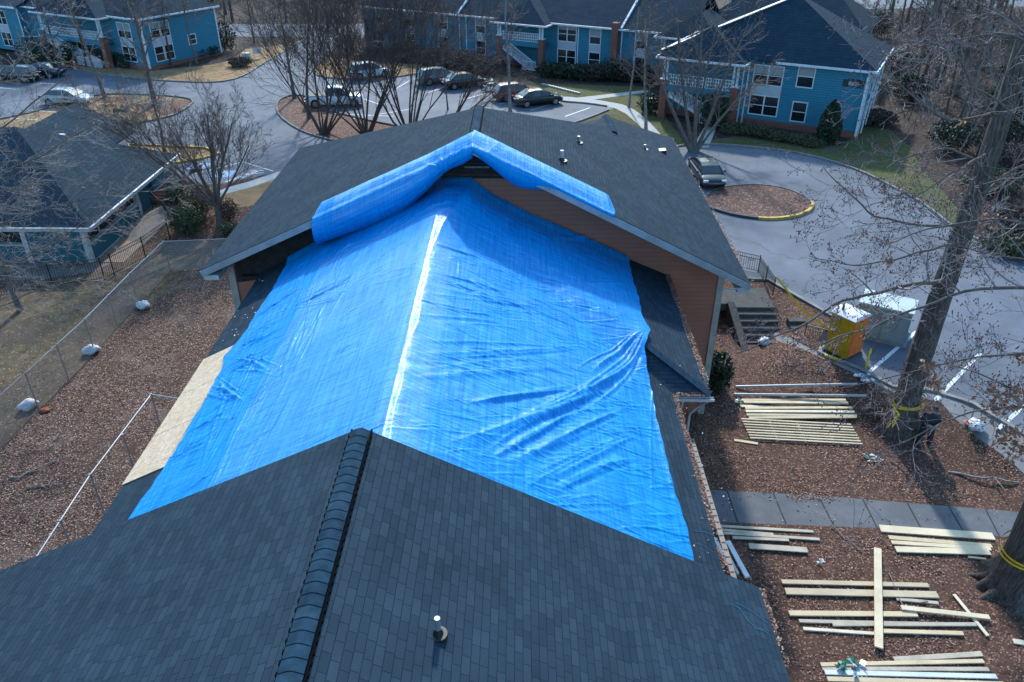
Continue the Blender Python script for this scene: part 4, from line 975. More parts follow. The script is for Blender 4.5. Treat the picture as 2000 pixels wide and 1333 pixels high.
# right blue house --------------------------------------------------------
RB = Frame('blue_apartment_house', 28.42, 64.78, -28, label='blue clapboard two storey house with hip roof and columned porch', cat='house')
e = RB.e; RW = 0.45
Lf = 18.0; D = 11.2; ax_ = -7.9; ay_ = 5.3; az_ = 10.15
mb = MB()
mb.slab([(-Lf, 0, 5.55), (0, 0, 5.55), (ax_, ay_, az_)], .12); mb.slab([(0, 0, 5.55), (0, D, 5.55), (ax_, ay_ + .4, az_), (ax_, ay_, az_)], .12)
mb.slab([(0, D, 5.55), (-Lf, D, 5.55), (ax_, ay_ + .4, az_)], .12); mb.slab([(-Lf, D, 5.55), (-Lf, 0, 5.55), (ax_, ay_, az_), (ax_, ay_ + .4, az_)], .12)
mb.build('roof', M_shingle_far, e)
mb = MB(); mb.beam((-Lf, 0, 5.60), (ax_, ay_, az_ + .05), .42, .08); mb.build('hip_trim', M_greytrim, e)
mb = MB(); mb.beam((-7.9, -.04, 5.47), (0, -.04, 5.47), .1, .18); mb.beam((.04, -.05, 5.47), (.04, D, 5.47), .1, .18); mb.build('gutter', M_white, e)
mb = MB(); mb.beam((-Lf - .04, 0, 5.47), (-Lf - .04, D, 5.47), .1, .18); mb.build('gutter', M_white, e)
mb = MB(); mb.box(-Lf + RW, RW, .55, -RW, D - RW, 5.42); mb.build('wall', M_siding_blue, e)
mb = MB(); mb.box(-Lf + RW - .02, RW - .02, -.3, -RW + .02, D - RW + .02, .548); mb.build('brick_base', M_brick, e)
mb = MB(); mb.face([(-Lf, 0, 5.42), (0, 0, 5.42), (0, D, 5.42), (-Lf, D, 5.42)][::-1]); mb.build('soffit', M_white, e)
mb = MB()
for x in (-.62,): mb.box(x, RW - .05, .1, x + .15, RW - .004, 5.42); mb.box(-RW + .004, RW, .1, -RW + .05, RW + .15, 5.42)
for u, v in ((1473, 140),):
    mb.build('corner_trim', M_white, e); mb = MB(); x, z = RB.loc(u, v, RW); mb.box(x - .5, RW - .04, .1, x - .38, RW - .004, 5.42); mb.box(x - .9, RW - .04, .1, x - .8, RW - .004, 5.42)
mb.build('wall_trim', M_white, e); mb = MB()
mb.path([Vector((-.5, -.02, 5.4)), Vector((-.62, .3, 5.0)), Vector((-.62, .36, .2))], .06, 8)
mb.build('downspout', M_white, e)
xa, _ = RB.loc(1471, 130, RW); xb, _ = RB.loc(1517, 135, RW)
xa2, za = RB.loc(1468, 226, RW); xb2, zb = RB.loc(1500, 233, RW)
x0w = (xa + xa2) / 2 - .05; x1w = x0w + 2.35
window(e, x0w, x1w, 3.55, 5.05, RW, 2, blind=.45); window(e, x0w, x1w, 1.0, 2.55, RW, 2)
mb = MB(); mb.box(x0w - .1, RW - .045, 2.65, x1w + .1, RW - .003, 3.45); mb.build('window_panel', mat('pale_panel', (.42, .45, .49), .7, var=.08), e)
for (u, v, zc, wv, hv, bl) in ((1575, 146, 4.35, .62, 1.0, .5), (1561, 215, 1.75, .55, .95, 0)):
    x, z = RB.loc(u, v, RW); window(e, x - wv, x + wv, z - hv / 1, z + hv / 1 - .35, RW, 1, blind=bl)
x, z = RB.loc(1668, 164, RW)
mb = MB(); mb.box(x - .85, RW - .06, z - .28, x + .85, RW - .003, z + .28); mb.prism([(x - .5, RW - .06), (x + .5, RW - .06), (x + .5, RW - .003), (x - .5, RW - .003)], z + .28, z + .36)
sg = mb.build('number_sign', mat('sign_dark', (.02, .025, .03), .6), e)
def textmesh(s, size, matl, name, parent, loc, rot, th=.005):
    c = bpy.data.curves.new(name, 'FONT'); c.body = s; c.size = size; c.align_x = 'CENTER'; c.align_y = 'CENTER'; c.extrude = th
    t = bpy.data.objects.new('tmp', c); COL.objects.link(t); dg = bpy.context.evaluated_depsgraph_get(); me = bpy.data.meshes.new_from_object(t.evaluated_get(dg))
    bpy.data.objects.remove(t); me.materials.clear(); me.materials.append(matl)
    o = new_obj(name, me, parent); o.location = loc; o.rotation_euler = rot; return o
textmesh('8601', .42, M_white, 'sign_numbers', sg, (x, RW - .07, z), (math.radians(90), 0, 0))
# right side wall: shuttered openings and outside stair braces
for y0 in (2.2, 6.6):
    window(e, y0, y0 + 1.3, 3.4, 4.9, side=-RW, n=1); window(e, y0, y0 + 1.3, .9, 2.4, side=-RW, n=1)
mb = MB()
for y0 in (1.5, 4.4, 7.4): mb.beam((-RW + .15, y0, .2), (-RW + .15, y0 + 2.6, 4.9), .1, .1)
mb.beam((-RW + .15, 1.2, 2.8), (-RW + .15, 10.2, 2.8), .1, .12); mb.build('side_stair_rail', M_white, e)
for (u, v) in ((1623, 110), (1660, 124)):
    mb = MB(); p = at(u, v, z=6.4)
    for _ in range(6):
        q = p - RB.o; yl = q.dot(RB.y); p = at(u, v, z=5.57 + (az_ - 5.55) * yl / ay_)
    q = Vector(((p - RB.o).dot(RB.x), (p - RB.o).dot(RB.y), p.z)); mb.cyl(q - Vector((0, 0, .1)), q + Vector((0, 0, .35)), .16, 8, .05); mb.build('roof_vent', M_black, e)
porch(RB, -17.5, -10.4, -1.25, 5.35, 7.7, depth=3.2)

# left blue block -----------------------------------------------------------
LA = Frame('blue_apartment_block', -41.5, 90.6, -28, label='blue two storey block in the far left corner behind bare trees, with outside stair', cat='apartment block')
e = LA.e; HE = 5.5; LL = 34.0; DD = 10.6
mb = MB()
mb.box(-LL, 0, .4, 0, DD, HE); mb.build('wall', M_siding_blue, e)
mb = MB(); mb.box(-LL - .02, -.02, -.3, .02, DD + .02, .398); mb.build('brick_base', M_brick, e)
mb = MB(); o_ = .45; ym = DD / 2; zr_ = HE + 3.1
mb.slab([(-LL, -o_, HE), (o_, -o_, HE), (-5, ym, zr_), (-LL, ym, zr_)], .12); mb.slab([(o_, -o_, HE), (o_, DD + o_, HE), (-5, ym, zr_)], .12); mb.slab([(o_, DD + o_, HE), (-LL, DD + o_, HE), (-LL, ym, zr_), (-5, ym, zr_)], .12)
mb.build('roof', M_shingle_far, e)
mb = MB(); mb.beam((-LL, -o_ - .04, HE - .07), (o_, -o_ - .04, HE - .07), .1, .17); mb.beam((o_ + .04, -o_, HE - .07), (o_ + .04, DD + o_, HE - .07), .1, .17); mb.build('gutter', M_white, e)
mb = MB(); mb.box(-.12, -.05, .2, .05, -.003, HE - .1); mb.box(.003, .0, .2, .06, .12, HE - .1); mb.build('corner_trim', M_white, e)
mb = MB(); mb.box(.003, DD - .12, .2, .06, DD + .05, HE - .1); mb.build('corner_trim', M_white, e)
for u in (243,):
    x, _ = LA.loc(u, 60, 0); window(e, x - 1.0, x + 1.0, 3.3, 4.8, 0, 2, blind=.5); window(e, x - 1.0, x + 1.0, .8, 2.3, 0, 2)
    mb = MB(); mb.box(x - 1.1, -.045, 2.4, x + 1.1, -.003, 3.2); mb.build('window_panel', MATS['pale_panel'], e)
for u in (302, 322):
    y, _ = LA.locx(u, 60, 0); window(e, y - .55, y + .55, 3.3, 4.8, side=0, n=1, blind=.4); window(e, y - .55, y + .55, .8, 2.3, side=0, n=1)
    mb = MB(); mb.box(.003, y - .65, 2.4, .045, y + .65, 3.2); mb.build('window_panel', MATS['pale_panel'], e)
y, z = LA.locx(375, 77, 0); window(e, y - .5, y + .5, z - .5, z + .5, side=0, n=1)
xp0, _ = LA.loc(70, 40, -1.6); xp1, _ = LA.loc(190, 40, -1.6)
porch(LA, xp0, xp1, -1.6, HE - .1, HE + 2.2, depth=3)
x, _ = LA.loc(12, 60, -.9)
mb = MB(); mb.box(x - 9, -1.0, .3, x + 3.6, -.003, HE - .08); mb.build('bay_wall', M_siding_blue, e)
window(e, x - .9, x + .9, 3.3, 4.8, -1.0, 2); window(e, x - .9, x + .9, .8, 2.3, -1.0, 2)
mb = MB(); mb.box(x - 1, -1.045, 2.4, x + 1, -1.003, 3.2); mb.build('window_panel', MATS['pale_panel'], e)
mb = MB(); mb.slab([(x - 9.3, -1.45, HE - .02), (x + 4, -1.45, HE - .02), (x + 4, 1, HE + .9), (x - 9.3, 1, HE + .9)], .1, 0); mb.build('bay_roof', M_shingle_far, e)
mb = MB(); mb.beam((x - 9.3, -1.5, HE - .1), (x + 4, -1.5, HE - .1), .1, .17); mb.box(x + 3.45, -1.05, .3, x + 3.6, -1.003, HE - .1); mb.build('bay_trim', M_white, e)

# centre blue block ----------------------------------------------------------
CB = Frame('blue_apartment_row', -7.6, 98.0, -28, label='long row of blue two storey flats across the car park, with brick piers', cat='apartment row')
e = CB.e; HE = 4.95; x0_, x1_ = -13.6, 28.0
mb = MB(); mb.box(x0_, 0, .35, x1_, 11, HE); mb.build('wall', M_siding_blue, e)
mb = MB(); mb.box(x0_ - .02, -.02, -.3, x1_ + .02, 11.02, .348); mb.build('brick_base', M_brick, e)
mb = MB(); ym = 5.5; zr_ = HE + 3.4
mb.slab([(x0_ - .4, -.5, HE), (x1_ + .4, -.5, HE), (x1_ + .4, ym, zr_), (x0_ + 4.6, ym, zr_)], .12); mb.slab([(x0_ - .4, 11.5, HE), (x0_ - .4, -.5, HE), (x0_ + 4.6, ym, zr_)], .12); mb.slab([(x1_ + .4, 11.5, HE), (x0_ - .4, 11.5, HE), (x0_ + 4.6, ym, zr_), (x1_ + .4, ym, zr_)], .12)
mb.build('roof', M_shingle_far, e)
mb = MB(); mb.beam((x0_ - .4, -.54, HE - .06), (x1_ + .4, -.54, HE - .06), .1, .17); mb.build('gutter', M_white, e)
# firewall line and party parapets
for u, v in ((893, 30), (1215, 30)):
    x, _ = CB.loc(u, v, -.5); mb = MB(); mb.beam((x, -.45, HE + .08), (x + .1, ym, zr_ + .1), .22, .14); mb.beam((x, -.1, .2), (x, -.1, HE - .1), .12, .1); mb.build('party_wall_flashing', M_white, e)
mb = MB(); x, _ = CB.loc(1202, 60, -.5); mb.box(x - .35, -.75, 0, x + .35, -.003, HE + .6); mb.build('brick_pier', M_brick, e)
mb = MB(); x, _ = CB.loc(911, 60, 0)
for u in (911,): x, _ = CB.loc(u, 60, 0); mb.box(x - .05, -.05, .2, x + .05, -.003, HE - .1)
mb.build('downspout', M_white, e); mb = MB()
for u in (1130,): x, _ = CB.loc(u, 60, 0); mb.box(x - .05, -.05, .2, x + .05, -.003, HE - .1)
mb.build('downspout', M_white, e)
for u, n, wv in ((744, 1, .5), (802, 1, .6), (866, 1, .6), (939, 1, .6), (1108, 2, 1.05), (1163, 1, .6), (1253, 1, .6)):
    x, _ = CB.loc(u, 70, 0); window(e, x - wv, x + wv, 3.15, 4.6, 0, n, blind=.5 if n == 1 else .2); window(e, x - wv, x + wv, .75, 2.2, 0, n)
    mb = MB(); mb.box(x - wv - .09, -.045, 2.29, x + wv + .09, -.003, 3.06); mb.build('window_panel', MATS['pale_panel'], e)
xp0, _ = CB.loc(968, 50, -1.6); xp1, _ = CB.loc(1064, 50, -1.6); porch(CB, xp0, xp1, -1.8, HE - .1, HE + 2.0, depth=3)
xp0, _ = CB.loc(1290, 50, -1.6); porch(CB, xp0, xp0 + 6.5, -1.8, HE - .1, HE + 2.0, depth=3)
# second wing behind the right house
CW = Frame('grey_roof_wing', 20.5, 92.0, -28, label='dark roofed blue wing behind the porch house', cat='apartment wing')
e = CW.e
mb = MB(); mb.box(0, 0, 0, 16, 10, 5.2); mb.build('wall', M_siding_blue, e)
mb = MB(); mb.slab([(-.5, -.5, 5.2), (16.5, -.5, 5.2), (12, 5, 8.6), (4, 5, 8.6)], .12); mb.slab([(-.5, 10.5, 5.2), (-.5, -.5, 5.2), (4, 5, 8.6)], .12); mb.slab([(16.5, -.5, 5.2), (16.5, 10.5, 5.2), (12, 5, 8.6)], .12); mb.slab([(16.5, 10.5, 5.2), (-.5, 10.5, 5.2), (4, 5, 8.6), (12, 5, 8.6)], .12)
mb.build('roof', M_shingle_far, e)
mb = MB(); mb.beam((-.5, -.54, 5.12), (16.5, -.54, 5.12), .1, .17); mb.beam((-.54, -.5, 5.12), (-.54, 10.5, 5.12), .1, .17); mb.build('gutter', M_white, e)

# teal poolside building -----------------------------------------------------
LB = empty('pool_house', (-25.2, 42.5, -1), label='low teal pool house with broad dark hip roof and pale fascia', cat='pool house')
X0, X1, Y0, Y1 = -24.0, 0.0, 0.0, 13.9; ZE_ = 2.35
mb = MB(); pk = 6.3; hr = 6.9
mb.slab([(X0, Y0, ZE_), (X1, Y0, ZE_), (X1 - hr, 6.95, pk), (X0, 6.95, pk)], .12); mb.slab([(X1, Y0, ZE_), (X1, Y1, ZE_), (X1 - hr, 6.95, pk)], .12); mb.slab([(X1, Y1, ZE_), (X0, Y1, ZE_), (X0, 6.95, pk), (X1 - hr, 6.95, pk)], .12)
gx, gz_, gw = -8.9, 5.05, 4.0
mb.slab([(gx, 8.5, gz_), (gx, 18.2, gz_), (gx + gw, 18.2, gz_ - 2.2), (gx + gw, 8.5, gz_ - 2.2)], .1)
mb.slab([(gx, 18.2, gz_), (gx, 8.5, gz_), (gx - gw, 8.5, gz_ - 2.2), (gx - gw, 18.2, gz_ - 2.2)], .1)
mb.build('roof', M_shingle_far, LB)
mb = MB()
mb.beam((X0, Y0 - .06, ZE_ - .11), (X1 + .1, Y0 - .06, ZE_ - .11), .12, .22); mb.beam((X1 + .06, Y0 - .1, ZE_ - .08), (X1 + .06, Y1, ZE_ - .08), .16, .2); mb.build('fascia', M_greytrim, LB)
mb = MB(); mb.path([Vector((X1 + .1, Y0, ZE_ + .02)), Vector((X1 + .1, Y1, ZE_ + .02))], .05, 8); mb.build('gutter', M_white, LB)
mb = MB(); mb.box(X0, .55, .1, -.75, 11, ZE_ - .1); mb.build('wall', M_siding_teal, LB)
mb = MB()
mb.box(-4.2, .2, .05, -.55, .45, ZE_ - .15); mb.box(-11.5, .2, .05, -4.21, .45, 1.1); mb.box(X0, .2, .05, -11.51, .45, ZE_ - .15)
mb.box(-.72, .46, .05, -.5, 7.3, 1.05); mb.box(-.72, 9.8, 1.0, -.5, Y1 - .3, ZE_ - .1)
mb.build('half_wall', M_siding_teal, LB)
mb = MB()
for x, y in ((-.62, .32), (-.62, 7.4), (-11.5, .32), (-4.2, .3)):
    mb = MB(); mb.box(x - .15, y - .15, 0, x + .15, y + .15, ZE_ - .15); mb.build('porch_post', mat('weathered_white', (.42, .43, .44), .6, var=.3, vscale=5), LB)
mb = MB(); mb.box(-.75, .46, 1.05, -.46, 7.3, 1.13); mb.box(-.6, .46, .0, -.44, 7.3, .07); mb.box(-11.5, .16, 1.1, -4.2, .5, 1.18)
mb.box(-.745, 9.8, .93, -.45, Y1 - .3, 1.0); mb.box(-.74, Y1 - .3, 0, -.46, Y1 - .1, ZE_ - .1)
for y in (2.0, 4.6): mb.box(-.68, y, 1.13, -.6, y + .08, ZE_ - .15)
mb.build('rail_cap', M_greytrim, LB)
mb = MB(); mb.box(-.73, 9.9, 0, -.52, Y1 - .31, .93); mb.build('brick_base', M_brick, LB)
mb = MB(); mb.box(-8, .6, 0, -.76, 9.7, .04); mb.box(-.44, .2, -.0, 1.35, 9.6, .035); mb.build('porch_floor', M_porch, LB)
mb = MB(); mb.box(-12, .52, 1.2, -4.3, .545, ZE_ - .2); mb.box(-.745, .7, 1.15, -.755, 7.2, ZE_ - .15); mb.build('porch_opening', M_dark, LB)
mb = MB(); M_pin = mat('white_cap', (.7, .72, .75), .35)
p = at(118, 270, z=3.6) - Vector((-25.2, 42.5, -1)); mb.cyl(p + Vector((0, 0, -.4)), p + Vector((0, 0, .2)), .5, 14, .38); mb.build('roof_ventilator', M_pin, LB)
# ---------------------------------------------------------------- trees
M_bark = mat('bark', (0.13, 0.105, 0.09), 0.9, var=.35, vscale=6, bump=.8, bscale=25)
M_bark_pale = mat('bark_pale', (0.26, 0.23, 0.21), 0.8, var=.3, vscale=5, bump=.5, bscale=25)
M_bark_dark = mat('bark_dark', (0.085, 0.062, 0.052), 0.9, var=.35, vscale=6, bump=.8, bscale=25)
M_twig = mat('twigs', (0.15, 0.115, 0.10), 0.85, var=.25, vscale=2)
M_twig_red = mat('twigs_reddish', (0.085, 0.058, 0.054), 0.85, var=.25, vscale=2)
M_twig_pale = mat('twigs_pale', (0.20, 0.175, 0.17), 0.7, var=.3, vscale=2)
M_bud = mat('buds', (0.16, 0.05, 0.045), 0.8)
M_deadleaf = mat('dead_leaf', (0.30, 0.15, 0.09), 0.8, var=.45, vscale=3)
def tubes(polys, k):
    """polys: list of (pts Nx3, radii N) with equal N -> verts, quads"""
    P = np.array([p for p, r in polys], float); R = np.array([r for p, r in polys], float)     # B,N,3
    T = np.gradient(P, axis=1); T /= np.linalg.norm(T, axis=2, keepdims=True) + 1e-9
    ref = np.where(np.abs(T[..., 2:3]) < .9, np.array([0, 0, 1.]), np.array([1., 0, 0]))
    A = np.cross(T, ref); A /= np.linalg.norm(A, axis=2, keepdims=True) + 1e-9; Bb = np.cross(T, A)
    an = np.arange(k) * 2 * math.pi / k
    V = P[:, :, None, :] + R[:, :, None, None] * (A[:, :, None, :] * np.cos(an)[None, None, :, None] + Bb[:, :, None, :] * np.sin(an)[None, None, :, None])
    nb, nn = P.shape[:2]; V = V.reshape(-1, 3)
    idx = np.arange(nb * nn * k).reshape(nb, nn, k)
    a = idx[:, :-1, :]; b = np.roll(a, -1, axis=2); c = idx[:, 1:, :]; d = np.roll(c, -1, axis=2)
    F = np.stack([a, b, d, c], -1).reshape(-1, 4)
    return V, F
def tubemesh(name, polys, ks, m, parent=None, link=True, smooth=True):
    """polys grouped by number of points and sides"""
    groups = {}
    for (p, r), k in zip(polys, ks): groups.setdefault((len(p), k), []).append((p, r))
    VV = []; FF = []; b = 0
    for (n, k), g in groups.items():
        V, F = tubes(g, k); VV.append(V); FF.append(F + b); b += len(V)
    return npmesh(name, np.concatenate(VV), np.concatenate(FF), m, parent, smooth=smooth, link=link)
def rot_dir(d, ang, rng):
    """tilt d by ang around a random perpendicular"""
    ref = np.array([0, 0, 1.]) if abs(d[2]) < .9 else np.array([1., 0, 0])
    a = np.cross(d, ref); a /= np.linalg.norm(a); b = np.cross(d, a); ph = rng.uniform(0, 2 * math.pi)
    v = d * math.cos(ang) + (a * math.cos(ph) + b * math.sin(ph)) * math.sin(ang); return v / np.linalg.norm(v)
def grow(rng, p0, d0, L_, r0, lvl, spec, out, start=.3, npts=6):
    """spec: per level dict(n children, ang, ratio, wob, up)"""
    s = spec[min(lvl, len(spec) - 1)]
    pts = [np.array(p0, float)]; d = np.array(d0, float); d /= np.linalg.norm(d); rs = [r0]
    n = npts if lvl < 2 else (5 if lvl == 2 else 4)
    dirs = [d]
    for i in range(1, n):
        d = d + rng.normal(0, s.get('wob', .12), 3) + np.array([0, 0, s.get('up', .05)]); d /= np.linalg.norm(d)
        pts.append(pts[-1] + d * L_ / (n - 1)); dirs.append(d); rs.append(r0 * (1 - (1 - s.get('tip', .45)) * i / (n - 1)))
    out.append((np.array(pts), np.array(rs), lvl))
    if lvl + 1 >= len(spec) + 0: return
    c = spec[lvl + 1]; nc = s['n'] if isinstance(s['n'], int) else rng.integers(s['n'][0], s['n'][1] + 1)
    for i in range(nc):
        t = s.get('start', start) + (1 - s.get('start', start)) * ((i + rng.uniform(.1, .9)) / nc); f = t * (n - 1); k = min(int(f), n - 2); q = pts[k] + (pts[k + 1] - pts[k]) * (f - k)
        r = (rs[k] + (rs[k + 1] - rs[k]) * (f - k)) * rng.uniform(.38, .6)
        dd = rot_dir(dirs[k + 1], math.radians(rng.uniform(*s['ang'])), rng)
        if dd[2] < s.get('minz', -.3): dd[2] = abs(dd[2]) * .4; dd /= np.linalg.norm(dd)
        grow(rng, q, dd, L_ * s['ratio'] * rng.uniform(.7, 1.15) * (1.15 - .45 * t), max(r, spec[-1].get('rmin', .008)), lvl + 1, spec, out)
RMIN = .010
def make_tree(name, seed, H, r0, spec, stems=None, bark=M_bark, twig=M_twig, lean=(0, 0), trunk_levels=1, link=True, flare=1.35, parent_loc=(0, 0, 0), rmin=.011, npts=7):
    rng = np.random.default_rng(seed); out = []
    if stems is None: stems = [((0, 0, -.15), (lean[0], lean[1], 1), H, r0)]
    for p, d, L_, r in stems:
        s0 = len(out); grow(rng, p, d, L_, r, 0, spec, out, npts=npts)
        out[s0][1][0] *= flare
    e = bpy.data.objects.new(name, None); e.empty_display_size = .5; COL.objects.link(e); e.location = parent_loc
    tp = [(p, r) for p, r, l in out if l < trunk_levels]; bp = [(p, np.maximum(r, rmin)) for p, r, l in out if l >= trunk_levels]
    tubemesh('trunk', tp, [10] * len(tp), bark, e)
    tubemesh('branches', bp, [6 if len(p) > 4 and r[0] > .04 else 3 for p, r in bp], twig, e)
    return e
SP_OAK = [dict(n=(11, 13), ang=(38, 68), ratio=.42, wob=.05, up=.02, start=.32, tip=.3), dict(n=(6, 8), ang=(28, 55), ratio=.55, wob=.13, up=.06, start=.2, tip=.3),
          dict(n=(4, 6), ang=(25, 55), ratio=.58, wob=.16, up=.04, start=.15, tip=.35), dict(n=(3, 4), ang=(25, 55), ratio=.6, wob=.2, up=.02, start=.15, tip=.4), dict(wob=.25, up=0, tip=.5)]
SP_MYRTLE = [dict(n=(5, 6), ang=(12, 30), ratio=.72, wob=.07, up=.03, start=.22, tip=.35), dict(n=(4, 5), ang=(14, 34), ratio=.66, wob=.10, up=.05, start=.15, tip=.35),
             dict(n=(3, 4), ang=(18, 38), ratio=.62, wob=.13, up=.05, start=.15, tip=.4), dict(n=(2, 3), ang=(20, 42), ratio=.62, wob=.16, up=.04, start=.1, tip=.5), dict(wob=.2, up=.03, tip=.5)]
SP_TALL = [dict(n=(14, 17), ang=(35, 60), ratio=.28, wob=.035, up=.02, start=.30, tip=.25), dict(n=(6, 7), ang=(25, 50), ratio=.55, wob=.12, up=.08, start=.15, tip=.3),
           dict(n=(4, 5), ang=(25, 50), ratio=.6, wob=.15, up=.06, start=.1, tip=.4), dict(wob=.2, up=.04, tip=.5)]
SP_THIN = [dict(n=(9, 11), ang=(30, 55), ratio=.34, wob=.05, up=.02, start=.3, tip=.25), dict(n=(5, 6), ang=(25, 50), ratio=.55, wob=.12, up=.06, start=.15, tip=.3),
           dict(n=(3, 4), ang=(25, 50), ratio=.6, wob=.15, up=.06, start=.1, tip=.4), dict(wob=.2, up=.04, tip=.5)]
def stems(n, H, r, spread, seed, rad=.35):
    rr = random.Random(seed); o = []
    for i in range(n):
        a = 2 * math.pi * i / n + rr.uniform(-.3, .3); t = math.tan(math.radians(rr.uniform(*spread)))
        o.append(((math.cos(a) * rad * rr.uniform(.3, 1), math.sin(a) * rad * rr.uniform(.3, 1), -.1), (math.cos(a) * t, math.sin(a) * t, 1), H * rr.uniform(.8, 1.05), r * rr.uniform(.7, 1.1)))
    return o
def place(e, x, y, z=None, rz=0.0, sc=1.0, **k):
    e.location = (x, y, gz(x, y) if z is None else z); e.rotation_euler = (0, 0, rz); e.scale = (sc, sc, sc); tag(e, **k); return e
# multi stemmed trees on the middle island
isl_tags = ['widest many stemmed bare tree on the mulch island, behind the hall ridge', 'bare multi stemmed tree nearest the white pickup on the mulch island', 'leaning dark stems of a bare tree just past the hall roof apex']
for i, (u, v, n, H, sd) in enumerate([(715, 262, 13, 10.4, 11), (632, 262, 9, 8.8, 12), (800, 262, 11, 10.2, 13)]):
    t = make_tree('myrtle_tree', sd, H, .1, SP_MYRTLE, stems(n, H, .095, (8, 44), sd), bark=M_bark_dark, twig=M_twig_red, trunk_levels=1, rmin=.0105)
    p = G(u, v); place(t, p.x, p.y, label=isl_tags[i], cat='tree')
p = G(860, 262); t = make_tree('myrtle_tree', 14, 6, .1, SP_MYRTLE, [((0, 0, -.1), (.9, .15, 1), 7.0, .11), ((.2, 0, -.1), (1.2, -.1, 1), 6.4, .10), ((.1, .2, -.1), (.7, .5, 1), 6.2, .09), ((0, .1, 0), (1.5, .3, 1), 6.0, .08)], bark=M_bark_dark, twig=M_twig_red, rmin=.009)
place(t, p.x, p.y, label='bare tree sprawling low over the car park above the hall ridge', cat='tree')
# the vase shaped tree beside the shrubs
p = G(431, 441)
t = make_tree('vase_tree', 21, 5, .16, SP_MYRTLE, [((0, 0, -.15), (.0, 0, 1), 2.6, .24)] , bark=M_bark, twig=M_twig, rmin=.012)
for c in list(t.children): bpy.data.objects.remove(c)
st = [((0, 0, -.15), (0, 0, 1), 1.9, .23)]
rngv = np.random.default_rng(4); out = []
pts = np.array([(0, 0, -.15), (.02, 0, .5), (.0, .02, 1.1), (.05, 0, 1.7)]); out.append((pts, np.array([.30, .22, .20, .19]), 0))
SPV = [dict(SP_MYRTLE[0], n=(7, 9), ratio=.5, start=.2)] + SP_MYRTLE[1:-1] + [dict(SP_MYRTLE[-2], n=(2, 3)), SP_MYRTLE[-1]]
for d, L_, r in (((-1.1, .0, 1), 7.4, .11), ((-.75, .3, 1), 7.0, .10), ((-.35, -.2, 1), 5.5, .11), ((.05, .25, 1), 5.8, .12), ((.22, -.1, 1), 5.6, .11), ((.55, .1, 1), 4.8, .09), ((-1.6, .2, .9), 7.2, .09), ((-.1, .6, 1), 5.2, .09), ((.0, -.5, .9), 4.2, .07)):
    grow(rngv, (0.03, 0, 1.2), d, L_, r, 0, SPV, out)
tubemesh('trunk', [(a, b) for a, b, l in out if l == 0], [9] * sum(1 for o in out if o[2] == 0), M_bark, t)
bp = [(a, np.maximum(b, .008)) for a, b, l in out if l > 0]; tubemesh('branches', bp, [5 if b[0] > .04 else 3 for a, b in bp], M_twig, t)
place(t, p.x, p.y, label='vase shaped bare tree on a short trunk beside the clipped shrubs', cat='tree')
# single trunks
def single(u, v, H, r, seed, spec=SP_THIN, lab='', bark=M_bark, twig=M_twig, lean=(0, 0), sc=1.0, rmin=.013, z=None):
    t = make_tree('bare_tree', seed, H, r, spec, bark=bark, twig=twig, lean=lean, rmin=rmin); p = G(u, v)
    return place(t, p.x, p.y, z, label=lab, cat='tree')
single(575, 192, 9.5, .17, 31, lab='bare street tree at the far tip of the mulch island')
single(603, 232, 10, .15, 32, lab='straight bare trunk standing behind the white pickup')
single(205, 190, 12, .17, 33, lab='bare tree in the mulch ring beside the silver car', lean=(-.12, 0))
single(303, 205, 12, .22, 34, SP_TALL, lab='thick bare tree on the tan grass island', bark=M_bark, sc=.8)
single(997, 222, 12.5, .16, 35, lab='tall thin bare tree in front of the red car', bark=M_bark_pale)
single(875, 215, 8, .07, 36, lab='thin bare sapling above the hall ridge near the dark cars')
single(322, 300, 6.5, .13, 37, lab='small bare tree on the yellow kerbed triangle island')
# cluster next to the porch house
p = G(1352, 296)
t = make_tree('river_birch', 41, 9, .16, SP_THIN, [((0, 0, -.1), (-.55, .1, 1), 10.5, .19), ((.1, 0, -.1), (-.25, .2, 1), 11, .17), ((.2, 0, -.1), (.0, 0, 1), 11.5, .16), ((.3, .1, -.1), (.35, .1, 1), 10, .15), ((.3, .0, -.1), (.75, .3, 1), 8, .12), ((0, .2, 0), (.15, .5, 1), 10, .13)], bark=M_bark, twig=M_twig, rmin=.013)
place(t, p.x, p.y, label='clump of bare leaning trunks at the hall corner before the porch house', cat='tree')
single(1262, 262, 9.5, .14, 43, lab='bare tree by the curved walk, left of the porch brick pier', lean=(-.1, 0), bark=M_bark_pale)
single(1228, 210, 9.0, .11, 44, lab='slender bare tree on the lawn before the brick pier', lean=(-.05, 0), bark=M_bark_pale)
# small trunk inside the left lawn and pale crown over the pool house
p = G(40, 607); t = make_tree('bare_tree', 51, 9.5, .14, [dict(SP_OAK[0], start=.42, n=(14, 16))] + SP_OAK[1:], bark=M_bark, twig=M_twig_pale, rmin=.0095); place(t, p.x, p.y, label='pale twigged bare tree spreading over the dark pool house roof', cat='tree')
t = make_tree('bare_tree', 52, 12, .2, [dict(SP_OAK[0], start=.35)] + SP_OAK[1:], bark=M_bark, twig=M_twig_pale, rmin=.0095); place(t, -30.0, 35.5, label='bare tree at the left edge reaching over the pool fence', cat='tree')
t = make_tree('bare_tree', 53, 11.5, .2, SP_OAK, bark=M_bark_dark, twig=M_twig, rmin=.011); place(t, -37.5, 50, label='dark bare tree rising beyond the pool house at the left edge', cat='tree')

